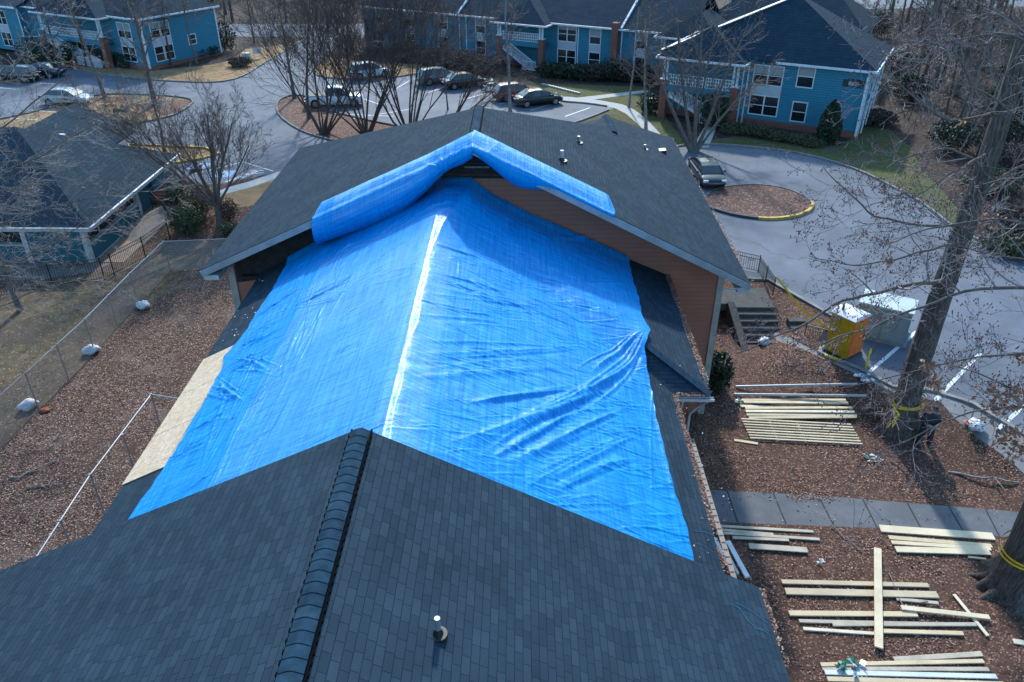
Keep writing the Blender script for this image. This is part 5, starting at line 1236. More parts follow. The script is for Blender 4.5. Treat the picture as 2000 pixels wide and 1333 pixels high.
# the two big foreground trees ------------------------------------------------
M_bigbark = bpy.data.materials.new('furrowed_bark'); M_bigbark.use_nodes = True
nt = M_bigbark.node_tree; N = nt.nodes; L = nt.links; bs = N['Principled BSDF']; bs.inputs['Roughness'].default_value = .92; bs.inputs['Specular IOR Level'].default_value = .15
tc = N.new('ShaderNodeTexCoord'); mp = N.new('ShaderNodeMapping'); mp.inputs['Scale'].default_value = (9, 9, 1.3); L.new(tc.outputs['Object'], mp.inputs['Vector'])
v1 = N.new('ShaderNodeTexNoise'); v1.inputs['Scale'].default_value = 1.6; v1.inputs['Detail'].default_value = 8; v1.inputs['Roughness'].default_value = .7; L.new(mp.outputs[0], v1.inputs['Vector'])
rp = ramp(N, [(.32, (.030, .024, .022)), (.5, (.10, .083, .074)), (.68, (.20, .172, .155))]); L.new(v1.outputs['Fac'], rp.inputs['Fac']); L.new(rp.outputs['Color'], bs.inputs['Base Color'])
bp_ = N.new('ShaderNodeBump'); bp_.inputs['Strength'].default_value = 1; bp_.inputs['Distance'].default_value = .06; L.new(v1.outputs['Fac'], bp_.inputs['Height']); L.new(bp_.outputs['Normal'], bs.inputs['Normal'])
def bigtrunk(r_base, r_mid, H, seed, lobes=6, wob=.1):
    rng = np.random.default_rng(seed); K = 40; NL = 46; V = []
    ph = rng.uniform(0, 6.28, 5)
    for i in range(NL):
        t = i / (NL - 1); z = -.4 + t * (H + .4); fl = math.exp(-max(z, 0) / .55)
        r = r_mid * (1 - .45 * max(z, 0) / H) + (r_base - r_mid) * fl
        cx = wob * math.sin(z * .35 + ph[0]); cy = wob * math.sin(z * .28 + ph[1])
        for k in range(K):
            a = 2 * math.pi * k / K; rr = r * (1 + fl * .35 * max(0, math.sin(lobes * a / 1.0 + ph[2])) ** 1.5 + .03 * math.sin(9 * a + z * 1.2) + .02 * math.sin(17 * a + ph[3] + z * 2))
            V.append((cx + rr * math.cos(a), cy + rr * math.sin(a), z))
    ii = np.arange(NL * K).reshape(NL, K); a = ii[:-1]; b = np.roll(a, -1, 1); c = ii[1:]; d = np.roll(c, -1, 1)
    return V, np.stack([a, b, d, c], -1).reshape(-1, 4)
def bigtree(u, v, r_base, r_mid, H, seed, lab, zt=None):
    p = G(u, v); e = empty('big_tree', p, label=lab, cat='tree'); V, F = bigtrunk(r_base, r_mid, H, seed); npmesh('trunk', V, F, M_bigbark, e, smooth=True)
    # spreading root toes
    mb_p = []; rng = np.random.default_rng(seed)
    for k in range(7):
        a = k * .9 + rng.uniform(-.2, .2); L_ = rng.uniform(.5, 1.2); pts = []
        for i in range(5):
            t = i / 4; x = math.cos(a) * (r_base * .75 + L_ * t); y = math.sin(a) * (r_base * .75 + L_ * t); pts.append((x, y, .22 * (1 - t) ** 2 - .06 + (gz(p.x + x, p.y + y) - p.z)))
        mb_p.append((np.array(pts), np.array([.2, .15, .11, .07, .03])))
    tubemesh('root', mb_p, [8] * len(mb_p), M_bigbark, e); return e, p
T1, P1 = bigtree(1759, 834, .68, .48, 15.5, 7, 'big straight tree with yellow tape at its foot beside the man in black')
T2, P2 = bigtree(1982, 1150, 1.05, .76, 16, 8, 'huge trunk at the right edge with two bands of yellow tape')
def limb(tree, P0, pix, rad0, seed, spec, pts3, out):
    pass
def branchset(tree, base, lines, seed, mats=(M_bark, M_twig_pale), rmin=.0065, bud=True, k2=(4, 7), dens=1.0):
    """limbs given as 3D polylines (world), each grows side shoots and twigs"""
    rng = np.random.default_rng(seed); limbs = []; out = []
    for pts, r0, r1 in lines:
        P = np.array(pts, float) - np.array(base)
        # resample with wobble
        seg = np.linalg.norm(np.diff(P, axis=0), axis=1); s = np.concatenate([[0], np.cumsum(seg)]); L_ = s[-1]; n = max(6, int(L_ / .35)); tt = np.linspace(0, L_, n)
        Q = np.stack([np.interp(tt, s, P[:, i]) for i in range(3)], 1); Q[1:-1] += rng.normal(0, .045, (n - 2, 3))
        Q[1:-1] = .25 * Q[:-2] + .5 * Q[1:-1] + .25 * Q[2:]
        R = np.linspace(r0, r1, n); limbs.append((Q, R))
        sp = [dict(n=(3, 5), ang=(25, 60), ratio=.6, wob=.14, up=.04, start=.1, tip=.35, minz=-.9), dict(n=(2, 4), ang=(25, 60), ratio=.55, wob=.2, up=.05, start=.1, tip=.4, minz=-.9), dict(n=(1, 3), ang=(30, 65), ratio=.5, wob=.25, up=.04, start=.1, tip=.5, minz=-.9), dict(wob=.25, up=.02, tip=.6)]
        cnt = max(3, int(L_ * 1.5 * dens))
        for i in range(cnt):
            t = .12 + .88 * (i + rng.uniform(0, 1)) / cnt; f = t * (n - 1); kk = min(int(f), n - 2); q = Q[kk] + (Q[kk + 1] - Q[kk]) * (f - kk); d = Q[kk + 1] - Q[kk]; d /= np.linalg.norm(d)
            dd = rot_dir(d, math.radians(rng.uniform(25, 60)), rng); grow(rng, q, dd, rng.uniform(1.0, 2.8) * (1.2 - .5 * t), max(rmin, R[kk] * .5), 1, [None] + sp, out)
    e = tree
    groups = [(a, b) for a, b in limbs]
    tubemesh('limb', groups, [8] * len(groups), mats[0], e)
    bp = [(a, np.maximum(b, rmin)) for a, b, l in out]; tubemesh('twigs', bp, [4 if b[0] > .02 else 3 for a, b in bp], mats[1], e)
    if bud:
        ends = np.array([a[-1] for a, b, l in out if l >= 2]); n = len(ends); s = .022
        O = np.array([(1, 0, 0), (-1, 0, 0), (0, 1, 0), (0, -1, 0), (0, 0, 1.6), (0, 0, -1.6)]) * s
        V = (ends[:, None, :] + O[None]).reshape(-1, 3); f = np.array([(0, 2, 4), (2, 1, 4), (1, 3, 4), (3, 0, 4), (2, 0, 5), (1, 2, 5), (3, 1, 5), (0, 3, 5)]); F = (f[None] + (np.arange(n) * 6)[:, None, None]).reshape(-1, 3)
        npmesh('buds', V, F, M_bud, e)
    return out
# limb polylines: photo pixels with a distance (world y) for each point
def L3(*q): return [tuple(at(u, v, y=y)) for u, v, y in q]
t1x = P1.x; t1y = P1.y
lines1 = [(L3((1860, 545, t1y), (1760, 560, t1y - 1.2), (1640, 590, t1y - 2.4), (1560, 640, t1y - 3.2), (1440, 690, t1y - 4)), .085, .02),
          (L3((1880, 440, t1y), (1800, 445, t1y - .8), (1700, 420, t1y - 1.6), (1610, 330, t1y - 2.2)), .06, .012),
          (L3((1890, 470, t1y), (1780, 500, t1y - 1.4), (1680, 520, t1y - 2.4), (1580, 500, t1y - 3)), .055, .012),
          (L3((1930, 330, t1y), (1860, 290, t1y - 1), (1780, 300, t1y - 1.8), (1730, 330, t1y - 2.4)), .06, .012),
          (L3((1950, 230, t1y), (1900, 180, t1y - .8), (1850, 60, t1y - 1.4), (1780, 0, t1y - 2)), .06, .012),
          (L3((1950, 220, t1y), (1850, 240, t1y + 1), (1740, 150, t1y + 2), (1700, 60, t1y + 3)), .05, .012),
          (L3((1900, 400, t1y), (1960, 340, t1y + .6), (2040, 300, t1y + 1)), .07, .03),
          (L3((1930, 300, t1y), (1870, 330, t1y - 1.6), (1800, 380, t1y - 3), (1700, 400, t1y - 4)), .05, .01)]
branchset(T1, P1, lines1, 61, mats=(M_bark, M_twig_pale), dens=.8)
t2y = P2.y
lines2 = [(L3((2250, 640, t2y), (2000, 560, t2y + .3), (1860, 575, t2y + .2), (1700, 640, t2y + .1), (1560, 690, t2y)), .075, .012),
          (L3((2250, 700, t2y), (2040, 690, t2y), (1880, 700, t2y - .2), (1760, 735, t2y - .3), (1640, 760, t2y - .3)), .05, .010),
          (L3((2200, 900, t2y), (2000, 770, t2y - .6), (1930, 735, t2y - .8), (1860, 715, t2y - 1)), .06, .012),
          (L3((2260, 480, t2y), (2080, 460, t2y - .3), (1960, 430, t2y - .6), (1830, 440, t2y - .9), (1720, 480, t2y - 1)), .06, .01),
          (L3((2260, 400, t2y), (2060, 300, t2y), (1960, 200, t2y), (1860, 160, t2y)), .06, .012),
          (L3((2300, 300, t2y), (2100, 140, t2y + 1), (1960, 60, t2y + 1), (1820, 90, t2y + 1.4), (1700, 110, t2y + 2)), .06, .01),
          (L3((2200, 820, t2y), (2050, 800, t2y - 1), (1900, 800, t2y - 1.5), (1720, 880, t2y - 1.6), (1650, 960, t2y - 1.5)), .04, .009),
          (L3((2300, 560, t2y), (2060, 520, t2y + 1), (1940, 500, t2y + 1.5), (1800, 460, t2y + 2)), .05, .01)]
branchset(T2, P2, lines2, 62, mats=(M_bark, M_twig_pale), dens=.85)
T3, P3 = bigtree(-190, 690, .5, .28, 12, 9, 'tree just outside the left edge whose pale branches cross the pool house roof')
ty = P3.y
lines3 = [(L3((-150, 420, ty), (-20, 350, ty), (90, 300, ty), (200, 235, ty + .5), (300, 190, ty + 1)), .06, .01), (L3((-150, 520, ty), (0, 440, ty), (120, 400, ty + .3), (250, 375, ty + .5), (340, 372, ty + .6)), .055, .009),
          (L3((-150, 330, ty), (-10, 260, ty), (80, 190, ty + .5), (170, 120, ty + 1)), .06, .01), (L3((-150, 600, ty), (0, 520, ty - .3), (110, 470, ty - .5), (220, 455, ty - .5)), .05, .008),
          (L3((-150, 250, ty), (0, 160, ty), (70, 90, ty), (110, 20, ty)), .06, .012), (L3((-100, 650, ty), (30, 585, ty - 1), (130, 545, ty - 1), (215, 548, ty - 1)), .04, .008),
          (L3((-150, 470, ty), (0, 390, ty + 1), (60, 330, ty + 1.5), (100, 260, ty + 2)), .05, .01), (L3((-100, 560, ty), (60, 500, ty + .5), (160, 440, ty + 1), (280, 420, ty + 1)), .045, .008)]
branchset(T3, P3, lines3, 63, mats=(M_bark, M_twig_pale), dens=1.35, bud=False)
# clusters of dead oak leaves
def leafcluster(tree, base, spots, seed):
    rng = np.random.default_rng(seed); V = []; F = []
    for (u, v, y, n, s) in spots:
        c = np.array(at(u, v, y=y)) - np.array(base)
        for k in range(n):
            q = c + rng.normal(0, s, 3) * np.array([1, 1, .8]); a = rng.normal(size=3); a /= np.linalg.norm(a); b = np.cross(a, rng.normal(size=3)); b /= np.linalg.norm(b); w = rng.uniform(.03, .06); l = w * 1.8
            i = len(V); m = np.cross(a, b) * w * .4
            V += [q - a * l, q - b * w + m, q + a * l, q + b * w + m]; F.append((i, i + 1, i + 2, i + 3))
    npmesh('dead_leaves', V, F, M_deadleaf, tree)
leafcluster(T2, P2, [(1815, 718, t2y - 1, 50, .13), (1825, 750, t2y - 1, 45, .12), (1950, 790, t2y - 1, 110, .25), (1985, 770, t2y - 1, 90, .25), (1970, 850, t2y - .6, 90, .22), (1985, 880, t2y - .6, 60, .2), (1735, 512, t2y, 14, .08), (1930, 430, t2y, 30, .2), (1990, 700, t2y, 30, .15)], 71)
leafcluster(T1, P1, [(1893, 40, t1y, 12, .1), (1848, 158, t1y, 16, .08), (1880, 240, t1y, 14, .08), (1790, 310, t1y, 8, .08), (1925, 440, t1y, 40, .25)], 72)
# yellow tape round the trunks
M_tape = mat('yellow_tape', (.72, .52, .02), .45)
def tapering(P, z0, r, tilt, seed, lab, tail=None, w=.075):
    mb = MB(); rng = random.Random(seed)
    for k in range(2):
        z = z0 - k * .22; n = 36; ring = []
        for i in range(n + 1):
            a = 2 * math.pi * i / n; ring.append(Vector((math.cos(a) * r, math.sin(a) * r, z + tilt * math.cos(a + k) + .01 * math.sin(5 * a))))
        for i in range(n): a, b = ring[i], ring[i + 1]; mb.face([a, b, b + Vector((0, 0, w)), a + Vector((0, 0, w))])
    if tail:
        for q in tail:
            for a, b in zip(q[:-1], q[1:]): a = Vector(a); b = Vector(b); s = Vector((w / 2, 0, 0)); mb.face([a - s, a + s, b + s, b - s])
    o = mb.build('caution_tape', M_tape); o.location = P; return tag(o, lab, 'tape')
tapering(P1, 1.35, .585, .16, 1, 'yellow tape tied round the tree behind the man', tail=[[(-.5, -.5, 1.4), (-.95, -.55, 1.55), (-.7, -.8, 1.2), (-.85, -.85, .6)], [(-.6, -.6, 1.1), (-.95, -.7, .5)], [(-.5, -.5, 1.3), (-.9, -.6, 1.35), (-.75, -.75, 1.0)]])
tapering(P2, 1.75, .90, .10, 2, 'yellow tape in two bands round the huge trunk at the edge')

# ---------------------------------------------------------------- woods and background trees
protos = []
for i, (sp, H, r, tw, bk) in enumerate([(SP_TALL, 17, .22, M_twig_red, M_bark), (SP_TALL, 15, .18, M_twig, M_bark_dark), (SP_THIN, 11, .12, M_twig, M_bark), (SP_TALL, 19, .26, M_twig_red, M_bark_dark), (SP_THIN, 8, .08, M_twig_red, M_bark)]):
    protos.append(make_tree('woodland_tree', 80 + i, H, r, sp, bark=bk, twig=tw, rmin=.018 if i != 4 else .014, npts=6))
rr = random.Random(17); used = [False] * len(protos)
def wood(i, x, y, sc, lab, grp):
    if not used[i]: t = protos[i]; used[i] = True
    else: t = copy_tree(protos[i])
    return place(t, x, y, rz=rr.uniform(0, 6.28), sc=sc, label=lab, cat='tree', group=grp)
kinds = ['tall brown twigged', 'tall dark trunked', 'middling grey', 'very tall dark', 'small twiggy']
n = 0
def clear(x, y):
    # keep roads and buildings free
    for P in asphalt + [lot_right]:
        if pip(P, x, y): return False
    for fr, x0, x1, y0, y1 in ((RB, -20, 2, -4, 13), (LA, -36, 2, -4, 12), (CB, -15, 30, -5, 13), (CW, -2, 18, -2, 12)):
        d = Vector((x, y, 0)) - fr.o; a, b = d.dot(fr.x), d.dot(fr.y)
        if x0 < a < x1 and y0 < b < y1: return False
    return True
for k in range(105):        # woods on the right
    x = rr.uniform(29, 75); y = rr.uniform(50, 145)
    if x < 33 + max(0, (68 - y)) * .35 and y < 80: continue
    if y < 58 and x < 40: continue
    if not clear(x, y) or (y > 134 and y < 143): continue
    i = rr.choice([0, 1, 2, 2, 3, 4, 4]); wood(i, x, y, rr.uniform(.7, 1.1), kinds[i] + ' bare tree in the brown woods right of the blue house', 'bare trees in the right hand woods')
for k in range(110):        # behind the flats
    x = rr.uniform(-85, 30); y = rr.uniform(112, 175)
    if not clear(x, y) or (-45 < x < -5 and y < 136): continue
    i = rr.choice([0, 1, 3, 2]); wood(i, x, y, rr.uniform(.7, 1.05), kinds[i] + ' bare tree beyond the roofs of the blue flats', 'bare trees behind the flats')
for (u, v, i, s, lab) in [(445, 92, 1, .6, 'dark trunked bare tree by the drive behind the left flats'), (497, 84, 2, .9, 'bare tree on the verge of the far road'), (120, 135, 0, .6, 'bare tree before the stair of the left flats'), (170, 130, 3, .52, 'stout bare tree beside the orange cones'),
                          (290, 128, 0, .62, 'bare tree against the end wall of the left flats'), (335, 130, 1, .6, 'dark bare tree by the bushes of the left flats'), (385, 126, 2, .95, 'thin bare tree at the right corner of the left flats'), (715, 108, 2, .8, 'bare tree near the left end of the long flats'), (760, 115, 4, 1.0, 'small bare tree near the left end of the long flats'), (848, 118, 2, .75, 'bare tree in the bushes of the long flats'), (640, 60, 1, .7, 'dark bare tree beyond the far road'), (560, 44, 0, .8, 'brown bare tree beyond the far road'), (455, 44, 3, .7, 'very tall bare tree beyond the far road')]:
    p = G(u, v); wood(i, p.x, p.y, s, lab, None)
for i in range(len(protos)):
    if not used[i]: bpy.data.objects.remove(protos[i])

# ---------------------------------------------------------------- shrubs, evergreens
def leafball(name, seed, rx, ry, rz, n, s, m, core=True, cone=False, flat=0.0):
    rng = np.random.default_rng(seed); d = rng.normal(size=(n, 3)); d /= np.linalg.norm(d, axis=1)[:, None]; d[:, 2] = np.abs(d[:, 2]) if flat else d[:, 2]
    lump = 1 + .16 * np.sin(d[:, 0] * 6 + seed) * np.sin(d[:, 1] * 7 + 1) + .12 * np.sin(d[:, 2] * 9 + seed * 2)
    rad = (rng.random(n) ** .35) * lump
    C = d * rad[:, None] * np.array([rx, ry, rz])
    if cone:
        t = rng.random(n) ** 1.3; ang = rng.uniform(0, 6.28, n); prof = np.sqrt(np.clip(1 - (2 * t - .9) ** 2 / 1.25, 0, 1)) * (1 - t) ** .3
        r_ = prof * (.75 + .3 * rng.random(n)) * (1 + .12 * np.sin(ang * 5 + t * 9)); C = np.stack([np.cos(ang) * r_ * rx, np.sin(ang) * r_ * ry, t * rz * 2], 1)
    else: C[:, 2] += rz
    a = rng.normal(size=(n, 3)); a /= np.linalg.norm(a, axis=1)[:, None]; b = np.cross(a, rng.normal(size=(n, 3))); b /= np.linalg.norm(b, axis=1)[:, None]
    w = s * rng.uniform(.6, 1.3, n)[:, None]
    V = np.stack([C - a * w * 1.5, C - b * w * .7, C + a * w * 1.5, C + b * w * .7], 1).reshape(-1, 3); F = np.arange(n * 4).reshape(-1, 4)
    return V, F
M_everg = mat('evergreen_leaf', (0.022, 0.040, 0.018), .6, var=.5, vscale=2.5)
M_everg2 = mat('shrub_leaf', (0.060, 0.085, 0.038), .6, var=.45, vscale=3)
M_brownbush = mat('dormant_shrub', (0.085, 0.060, 0.048), .85, var=.4, vscale=2.5)
M_olive = mat('olive_shrub', (0.075, 0.075, 0.035), .8, var=.4, vscale=2.5)
M_ivy = mat('ivy', (0.018, 0.035, 0.018), .6, var=.4, vscale=2)
def shrub(u, v, rx, ry, rz, m, lab, n=2200, s=.07, cone=False, name='shrub', seed=None, cat='shrub', group=None, P=None):
    p = P or G(u, v); seed = seed or int(u * 7 + v); e = empty(name, p, label=lab, cat=cat, group=group)
    V, F = leafball(name, seed, rx, ry, rz, n, s, m, cone=cone); npmesh('foliage', V, F, m, e)
    st = []; rng = np.random.default_rng(seed)
    for k in range(7):
        a = rng.uniform(0, 6.28); st.append((np.array([(0, 0, -.1), (math.cos(a) * rx * .25, math.sin(a) * ry * .25, rz * .6), (math.cos(a) * rx * .5, math.sin(a) * ry * .5, rz * 1.3)]), np.array([.04, .03, .012])))
    tubemesh('stem', st, [5] * len(st), M_bark_dark, e); return e
shrub(1614, 280, 1.0, 1.0, 1.75, M_everg, 'dark cone shaped evergreen against the blue house wall', n=6500, s=.07, cone=True, name='evergreen_shrub')
shrub(368, 452, 1.15, 1.1, .85, M_everg2, 'largest clipped green shrub in front of the vase shaped tree', n=5200, s=.05)
shrub(393, 415, 1.3, 1.1, .85, M_olive, 'greyish loose shrub behind the clipped green one', n=2600, s=.05)
shrub(344, 392, .7, .7, .55, M_everg2, 'small green shrub nearest the dark air conditioner', n=2200, s=.045)
shrub(347, 377, .6, .6, .5, M_everg2, 'small green shrub at the brick corner of the pool house', n=1800, s=.045)
shrub(447, 430, .8, .7, .75, M_brownbush, 'brown leafless shrub right of the vase shaped tree', n=1500, s=.045)
shrub(452, 462, .7, .6, .45, M_everg2, 'low green shrub close under the hall eave', n=1600, s=.045)
shrub(1405, 690, .75, .75, .95, M_everg, 'dark glossy evergreen bush at the brown corner wall', n=4200, s=.06, name='evergreen_shrub', P=Vector((8.9, 29.6, -1)))
shrub(1330, 850, .5, .7, .9, M_everg, 'dark bush in the shade beside the brick pier', n=1800, s=.05, name='evergreen_shrub', P=Vector((4.75, 18.3, -1)))
for k, (u, v, rx, rz) in enumerate([(1430, 262, 1.2, .5), (1465, 264, 1.0, .45), (1495, 268, 1.1, .45), (1525, 275, 1.1, .4), (1560, 280, 1.2, .38), (1585, 286, 1.0, .35)]):
    shrub(u, v, rx, .8, rz, M_olive, 'low dormant shrub, number %s along the front of the house with the cone evergreen' % ['one', 'two', 'three', 'four', 'five', 'six'][k], n=1100, s=.06, group='low shrubs at the blue house')
shrub(1392, 250, 1.3, 1.1, 1.5, M_everg, 'tall dark evergreen bush beside the porch steps', n=3200, s=.07, name='evergreen_shrub')
shrub(1270, 222, 1.2, 1.0, .9, M_everg, 'round dark bush by the left brick pier of the porch', n=2200, s=.07, name='evergreen_shrub')
kb_ = [(1080, 150, 1.8, .8, M_everg), (1105, 152, 1.8, .75, M_everg), (1135, 156, 2.0, .85, M_everg), (1165, 157, 2.0, .9, M_brownbush), (1195, 158, 2.0, 1.1, M_everg), (1225, 158, 1.8, 1.0, M_brownbush), (1250, 160, 1.6, .9, M_brownbush),
       (925, 142, 1.8, 1.0, M_brownbush), (900, 138, 1.8, 1.1, M_brownbush), (870, 133, 1.8, 1.1, M_brownbush), (840, 128, 1.7, 1.0, M_olive), (812, 122, 1.7, 1.0, M_brownbush), (950, 148, 1.6, .9, M_brownbush), (785, 116, 1.6, .9, M_brownbush)]
for k, (u, v, rx, rz, m) in enumerate(kb_):
    shrub(u, v, rx, 1.2, rz, m, ('dark green' if m is M_everg else 'brown leafless' if m is M_brownbush else 'olive') + ' foundation bush along the long blue flats', n=1300, s=.10, group='foundation bushes of the long flats')
for k, (u, v, rx, rz, m) in enumerate([(75, 128, 2.2, 1.6, M_everg), (150, 124, 1.8, 1.3, M_ivy), (205, 124, 2.0, .9, M_brownbush), (235, 128, 1.9, .9, M_everg), (262, 131, 1.8, .9, M_everg), (285, 118, 1.3, 1.5, M_everg), (312, 122, 1.8, .8, M_brownbush), (345, 118, 1.8, .7, M_everg), (375, 114, 1.8, .7, M_olive), (402, 110, 1.6, .7, M_everg), (470, 130, 1.3, .5, M_brownbush), (440, 100, 1.6, 1.8, M_ivy)]):
    shrub(u, v, rx, 1.2, rz, m, ('dark green' if m in (M_everg, M_ivy) else 'brown leafless' if m is M_brownbush else 'olive') + ' bush at the foot of the left blue block', n=1300, s=.10, group='bushes at the left block')
for k, (x, y, h, m) in enumerate([(34.5, 62, 2.2, M_ivy), (37, 58, 1.5, M_brownbush), (33, 53, 1.2, M_olive), (40, 64, 2.5, M_ivy), (31.5, 70, 1.0, M_brownbush), (44, 72, 2.8, M_ivy), (35.5, 48, 1.4, M_olive), (29, 42.5, .8, M_olive), (50, 82, 2.6, M_ivy), (42, 90, 2.2, M_ivy), (31, 46, 1.0, M_brownbush), (-38, 146, 4, M_ivy), (-30, 148, 3, M_ivy), (-52, 142, 4, M_ivy), (-20, 150, 3.5, M_ivy), (54, 66, 2.6, M_ivy), (60, 100, 3, M_ivy), (48, 112, 3, M_ivy), (38, 78, 2.2, M_ivy)]):
    shrub(0, 0, 2.0, 1.8, h * .6, m, ('dark ivy covered' if m is M_ivy else 'brown leafless' if m is M_brownbush else 'olive') + ' thicket ' + ('at the edge of the right hand woods' if x > 0 else 'beyond the far road on the left'), n=2000, s=.09, seed=300 + k, name='thicket', group='thickets of the right hand woods' if x > 0 else 'thickets beyond the far road', P=Vector((x, y, gz(x, y))))
# undergrowth of the woods: one mass of brushwood
def brushwood():
    rng = np.random.default_rng(91); polys = []
    for k in range(7200):
        if k < 4200: x = rng.uniform(31, 80); y = rng.uniform(44, 140)
        else: x = rng.uniform(-80, 30); y = rng.uniform(112, 175)
        if x < 33 + max(0, (68 - y)) * .3: continue
        if not clear(x, y) or (134 < y < 143) or (k >= 4200 and -45 < x < -5 and y < 134): continue
        h = rng.uniform(.5, 2.6); d = rng.normal(0, .5, 2); a = np.array([x, y, -.05]); m_ = a + np.array([d[0] * h * .5, d[1] * h * .5, h * .6]); b = m_ + np.array([rng.normal(0, .4) * h, rng.normal(0, .4) * h, h * .5])
        polys.append((np.array([a, m_, b]), np.array([.03, .02, .012])))
        for q in range(2):
            c = m_ + rng.normal(0, .5, 3) * np.array([1, 1, .6]) * h * .7; polys.append((np.array([m_, (m_ + c) / 2 + rng.normal(0, .06, 3), c]), np.array([.018, .014, .01])))
    o = tubemesh('brushwood', polys, [3] * len(polys), M_twig_red); tag(o, 'tangle of bare brushwood on the floor of the woods', 'undergrowth', kind='stuff')
brushwood()
# ---------------------------------------------------------------- vehicles
def carpaint(name, c, rough=.25): return mat(name, c, rough, spec=.5, coat=.35)
M_carglass = mat('car_glass', (.02, .035, .04), .05, spec=.9)
M_tyre = mat('tyre', (.012, .012, .013), .85)
M_rim = mat('wheel_rim', (.35, .36, .38), .3, metal=.8)
M_lamp = mat('headlamp', (.6, .62, .64), .1, spec=.9); M_tail = mat('tail_lamp', (.28, .01, .012), .2)
def loft(mb, secs, closed_ends=True, mi=0):
    n = len(secs[0]); vs = [p for s in secs for p in s]; fs = []
    for i in range(len(secs) - 1):
        for j in range(n - 1): a = i * n + j; fs.append((a, a + 1, a + n + 1, a + n))
    if closed_ends: fs += [tuple(range(n - 1, -1, -1)), tuple((len(secs) - 1) * n + k for k in range(n))]
    mb.mesh(vs, fs, mi)
def subsurf(o, lv=1):
    m = o.modifiers.new('s', 'SUBSURF'); m.levels = lv; m.render_levels = lv; return o
def car(kind, paint, L_=4.6, W_=1.8, H_=1.45, **k):
    """x forward, origin on the ground at the middle"""
    e = empty('parked_car' if kind != 'pickup' else 'pickup_truck', **k); w = W_ / 2; h2 = L_ / 2
    if kind == 'sedan':
        top = [(-h2, .62), (-h2 + .05, .88), (-h2 + .35, .98), (-h2 + 1.0, 1.0), (-.4, .96), (.75, .95), (h2 - 1.05, .92), (h2 - .45, .82), (h2 - .08, .68), (h2, .52)]
        gh = [(-h2 + .55, 1.0, 1.0), (-h2 + 1.25, 1.40, .98), (-.55, H_, 1), (.25, H_ - .02, 1), (.75, 1.30, 1), (1.35, .95, 1.0)]
    elif kind == 'suv':
        top = [(-h2, .7), (-h2 + .04, 1.0), (-h2 + .25, 1.05), (-.4, 1.04), (.9, 1.03), (h2 - .9, 1.0), (h2 - .3, .9), (h2 - .05, .75), (h2, .55)]
        gh = [(-h2 + .12, 1.05, 1.0), (-h2 + .45, H_ - .06, 1), (-.9, H_, 1), (.2, H_ - .02, 1), (.65, H_ - .14, 1), (1.25, 1.02, 1.0)]
    else:
        top = [(-h2, .75), (-h2 + .02, 1.05), (-h2 + .3, 1.06), (-.3, 1.06), (1.1, 1.06), (h2 - .9, 1.06), (h2 - .15, 1.0), (h2 - .02, .8), (h2, .6)]
        gh = [(-.75, 1.06, 1.0), (-.62, H_ - .04, 1), (-.2, H_, 1), (.5, H_, 1), (.85, H_ - .12, 1), (1.45, 1.05, 1.0)]
    secs = []
    for i, (x, zt) in enumerate(top):
        t = abs(x) / h2; ww = w * (1 - .16 * max(0, (t - .75) / .25) ** 2); zb = .22 + .10 * max(0, (t - .8) / .2)
        zs = min(zt - .05, .80)
        half = [(0, zb), (ww * .86, zb), (ww * .98, zb + .10), (ww, .55 if zt > .6 else zt - .03), (ww * .985, zs), (ww * .93, zt - .02), (ww * .80, zt), (0, zt + .025)]
        secs.append([(x, y, z) for y, z in half] + [(x, -y, z) for y, z in half[::-1][1:]])
    mb = MB(); loft(mb, secs); o = mb.build('body', paint, e, smooth=True, recalc=True); subsurf(o, 1)
    # wheel arches
    xf, xr = h2 - .88, -h2 + .92
    for i, (x, y) in enumerate(((xf, w), (xf, -w), (xr, w), (xr, -w))):
        s = 1 if y > 0 else -1
        wh = bpy.data.objects.new('wheel', None); COL.objects.link(wh); wh.parent = e
        mb = MB(); R_ = .325 if kind == 'sedan' else .37
        mb.cyl((x, y - s * .22, R_), (x, y + s * .008, R_), R_, 22); mb.build('tyre', M_tyre, wh)
        mb = MB(); mb.cyl((x, y + s * .006, R_), (x, y + s * .016, R_), R_ * .66, 16)
        for q in range(5): a = q * 1.2566; mb.obox((x + math.cos(a) * R_ * .34, y + s * .02, R_ + math.sin(a) * R_ * .34), (math.cos(a) * R_ * .32, 0, math.sin(a) * R_ * .32), (-math.sin(a) * .02, 0, math.cos(a) * .02), (0, .006, 0))
        mb.build('rim', M_rim, wh)
        mb = MB(); mb.cyl((x, y - s * .25, R_ + .02), (x, y - s * .012, R_ + .02), R_ + .05, 20); mb.build('wheel_arch', M_tyre, e)
    # greenhouse
    secs = []
    for x, z, f in gh:
        base = 1.0 if kind != 'sedan' else .93
        hh = max(0.02, z - base); ww = w * .88; wt = w * .88 - hh * .36
        half = [(0, base - .05), (ww, base - .05), (ww, base), (wt + .01, z - .03), (wt - .08, z), (0, z + .02)]
        secs.append([(x, y, zz) for y, zz in half] + [(x, -y, zz) for y, zz in half[::-1][1:]])
    mb = MB(); loft(mb, secs); mb.build('windows', M_carglass, e, smooth=False, recalc=True)
    # roof skin and pillars
    mb = MB(); r = gh[1:-1]
    for (x0, z0, _), (x1, z1, _) in zip(r[:-1], r[1:]):
        b0 = w * .88 - (z0 - (1.0 if kind != 'sedan' else .93)) * .36; b1 = w * .88 - (z1 - (1.0 if kind != 'sedan' else .93)) * .36
        for s in (1, -1): mb.mesh([(x0, 0, z0 + .035), (x1, 0, z1 + .035), (x1, s * (b1 - .06), z1 + .014), (x0, s * (b0 - .06), z0 + .014), (x1, s * (b1 + .02), z1 - .035), (x0, s * (b0 + .02), z0 - .035)], [(0, 1, 2, 3) if s > 0 else (3, 2, 1, 0), (3, 2, 4, 5) if s > 0 else (5, 4, 2, 3)])
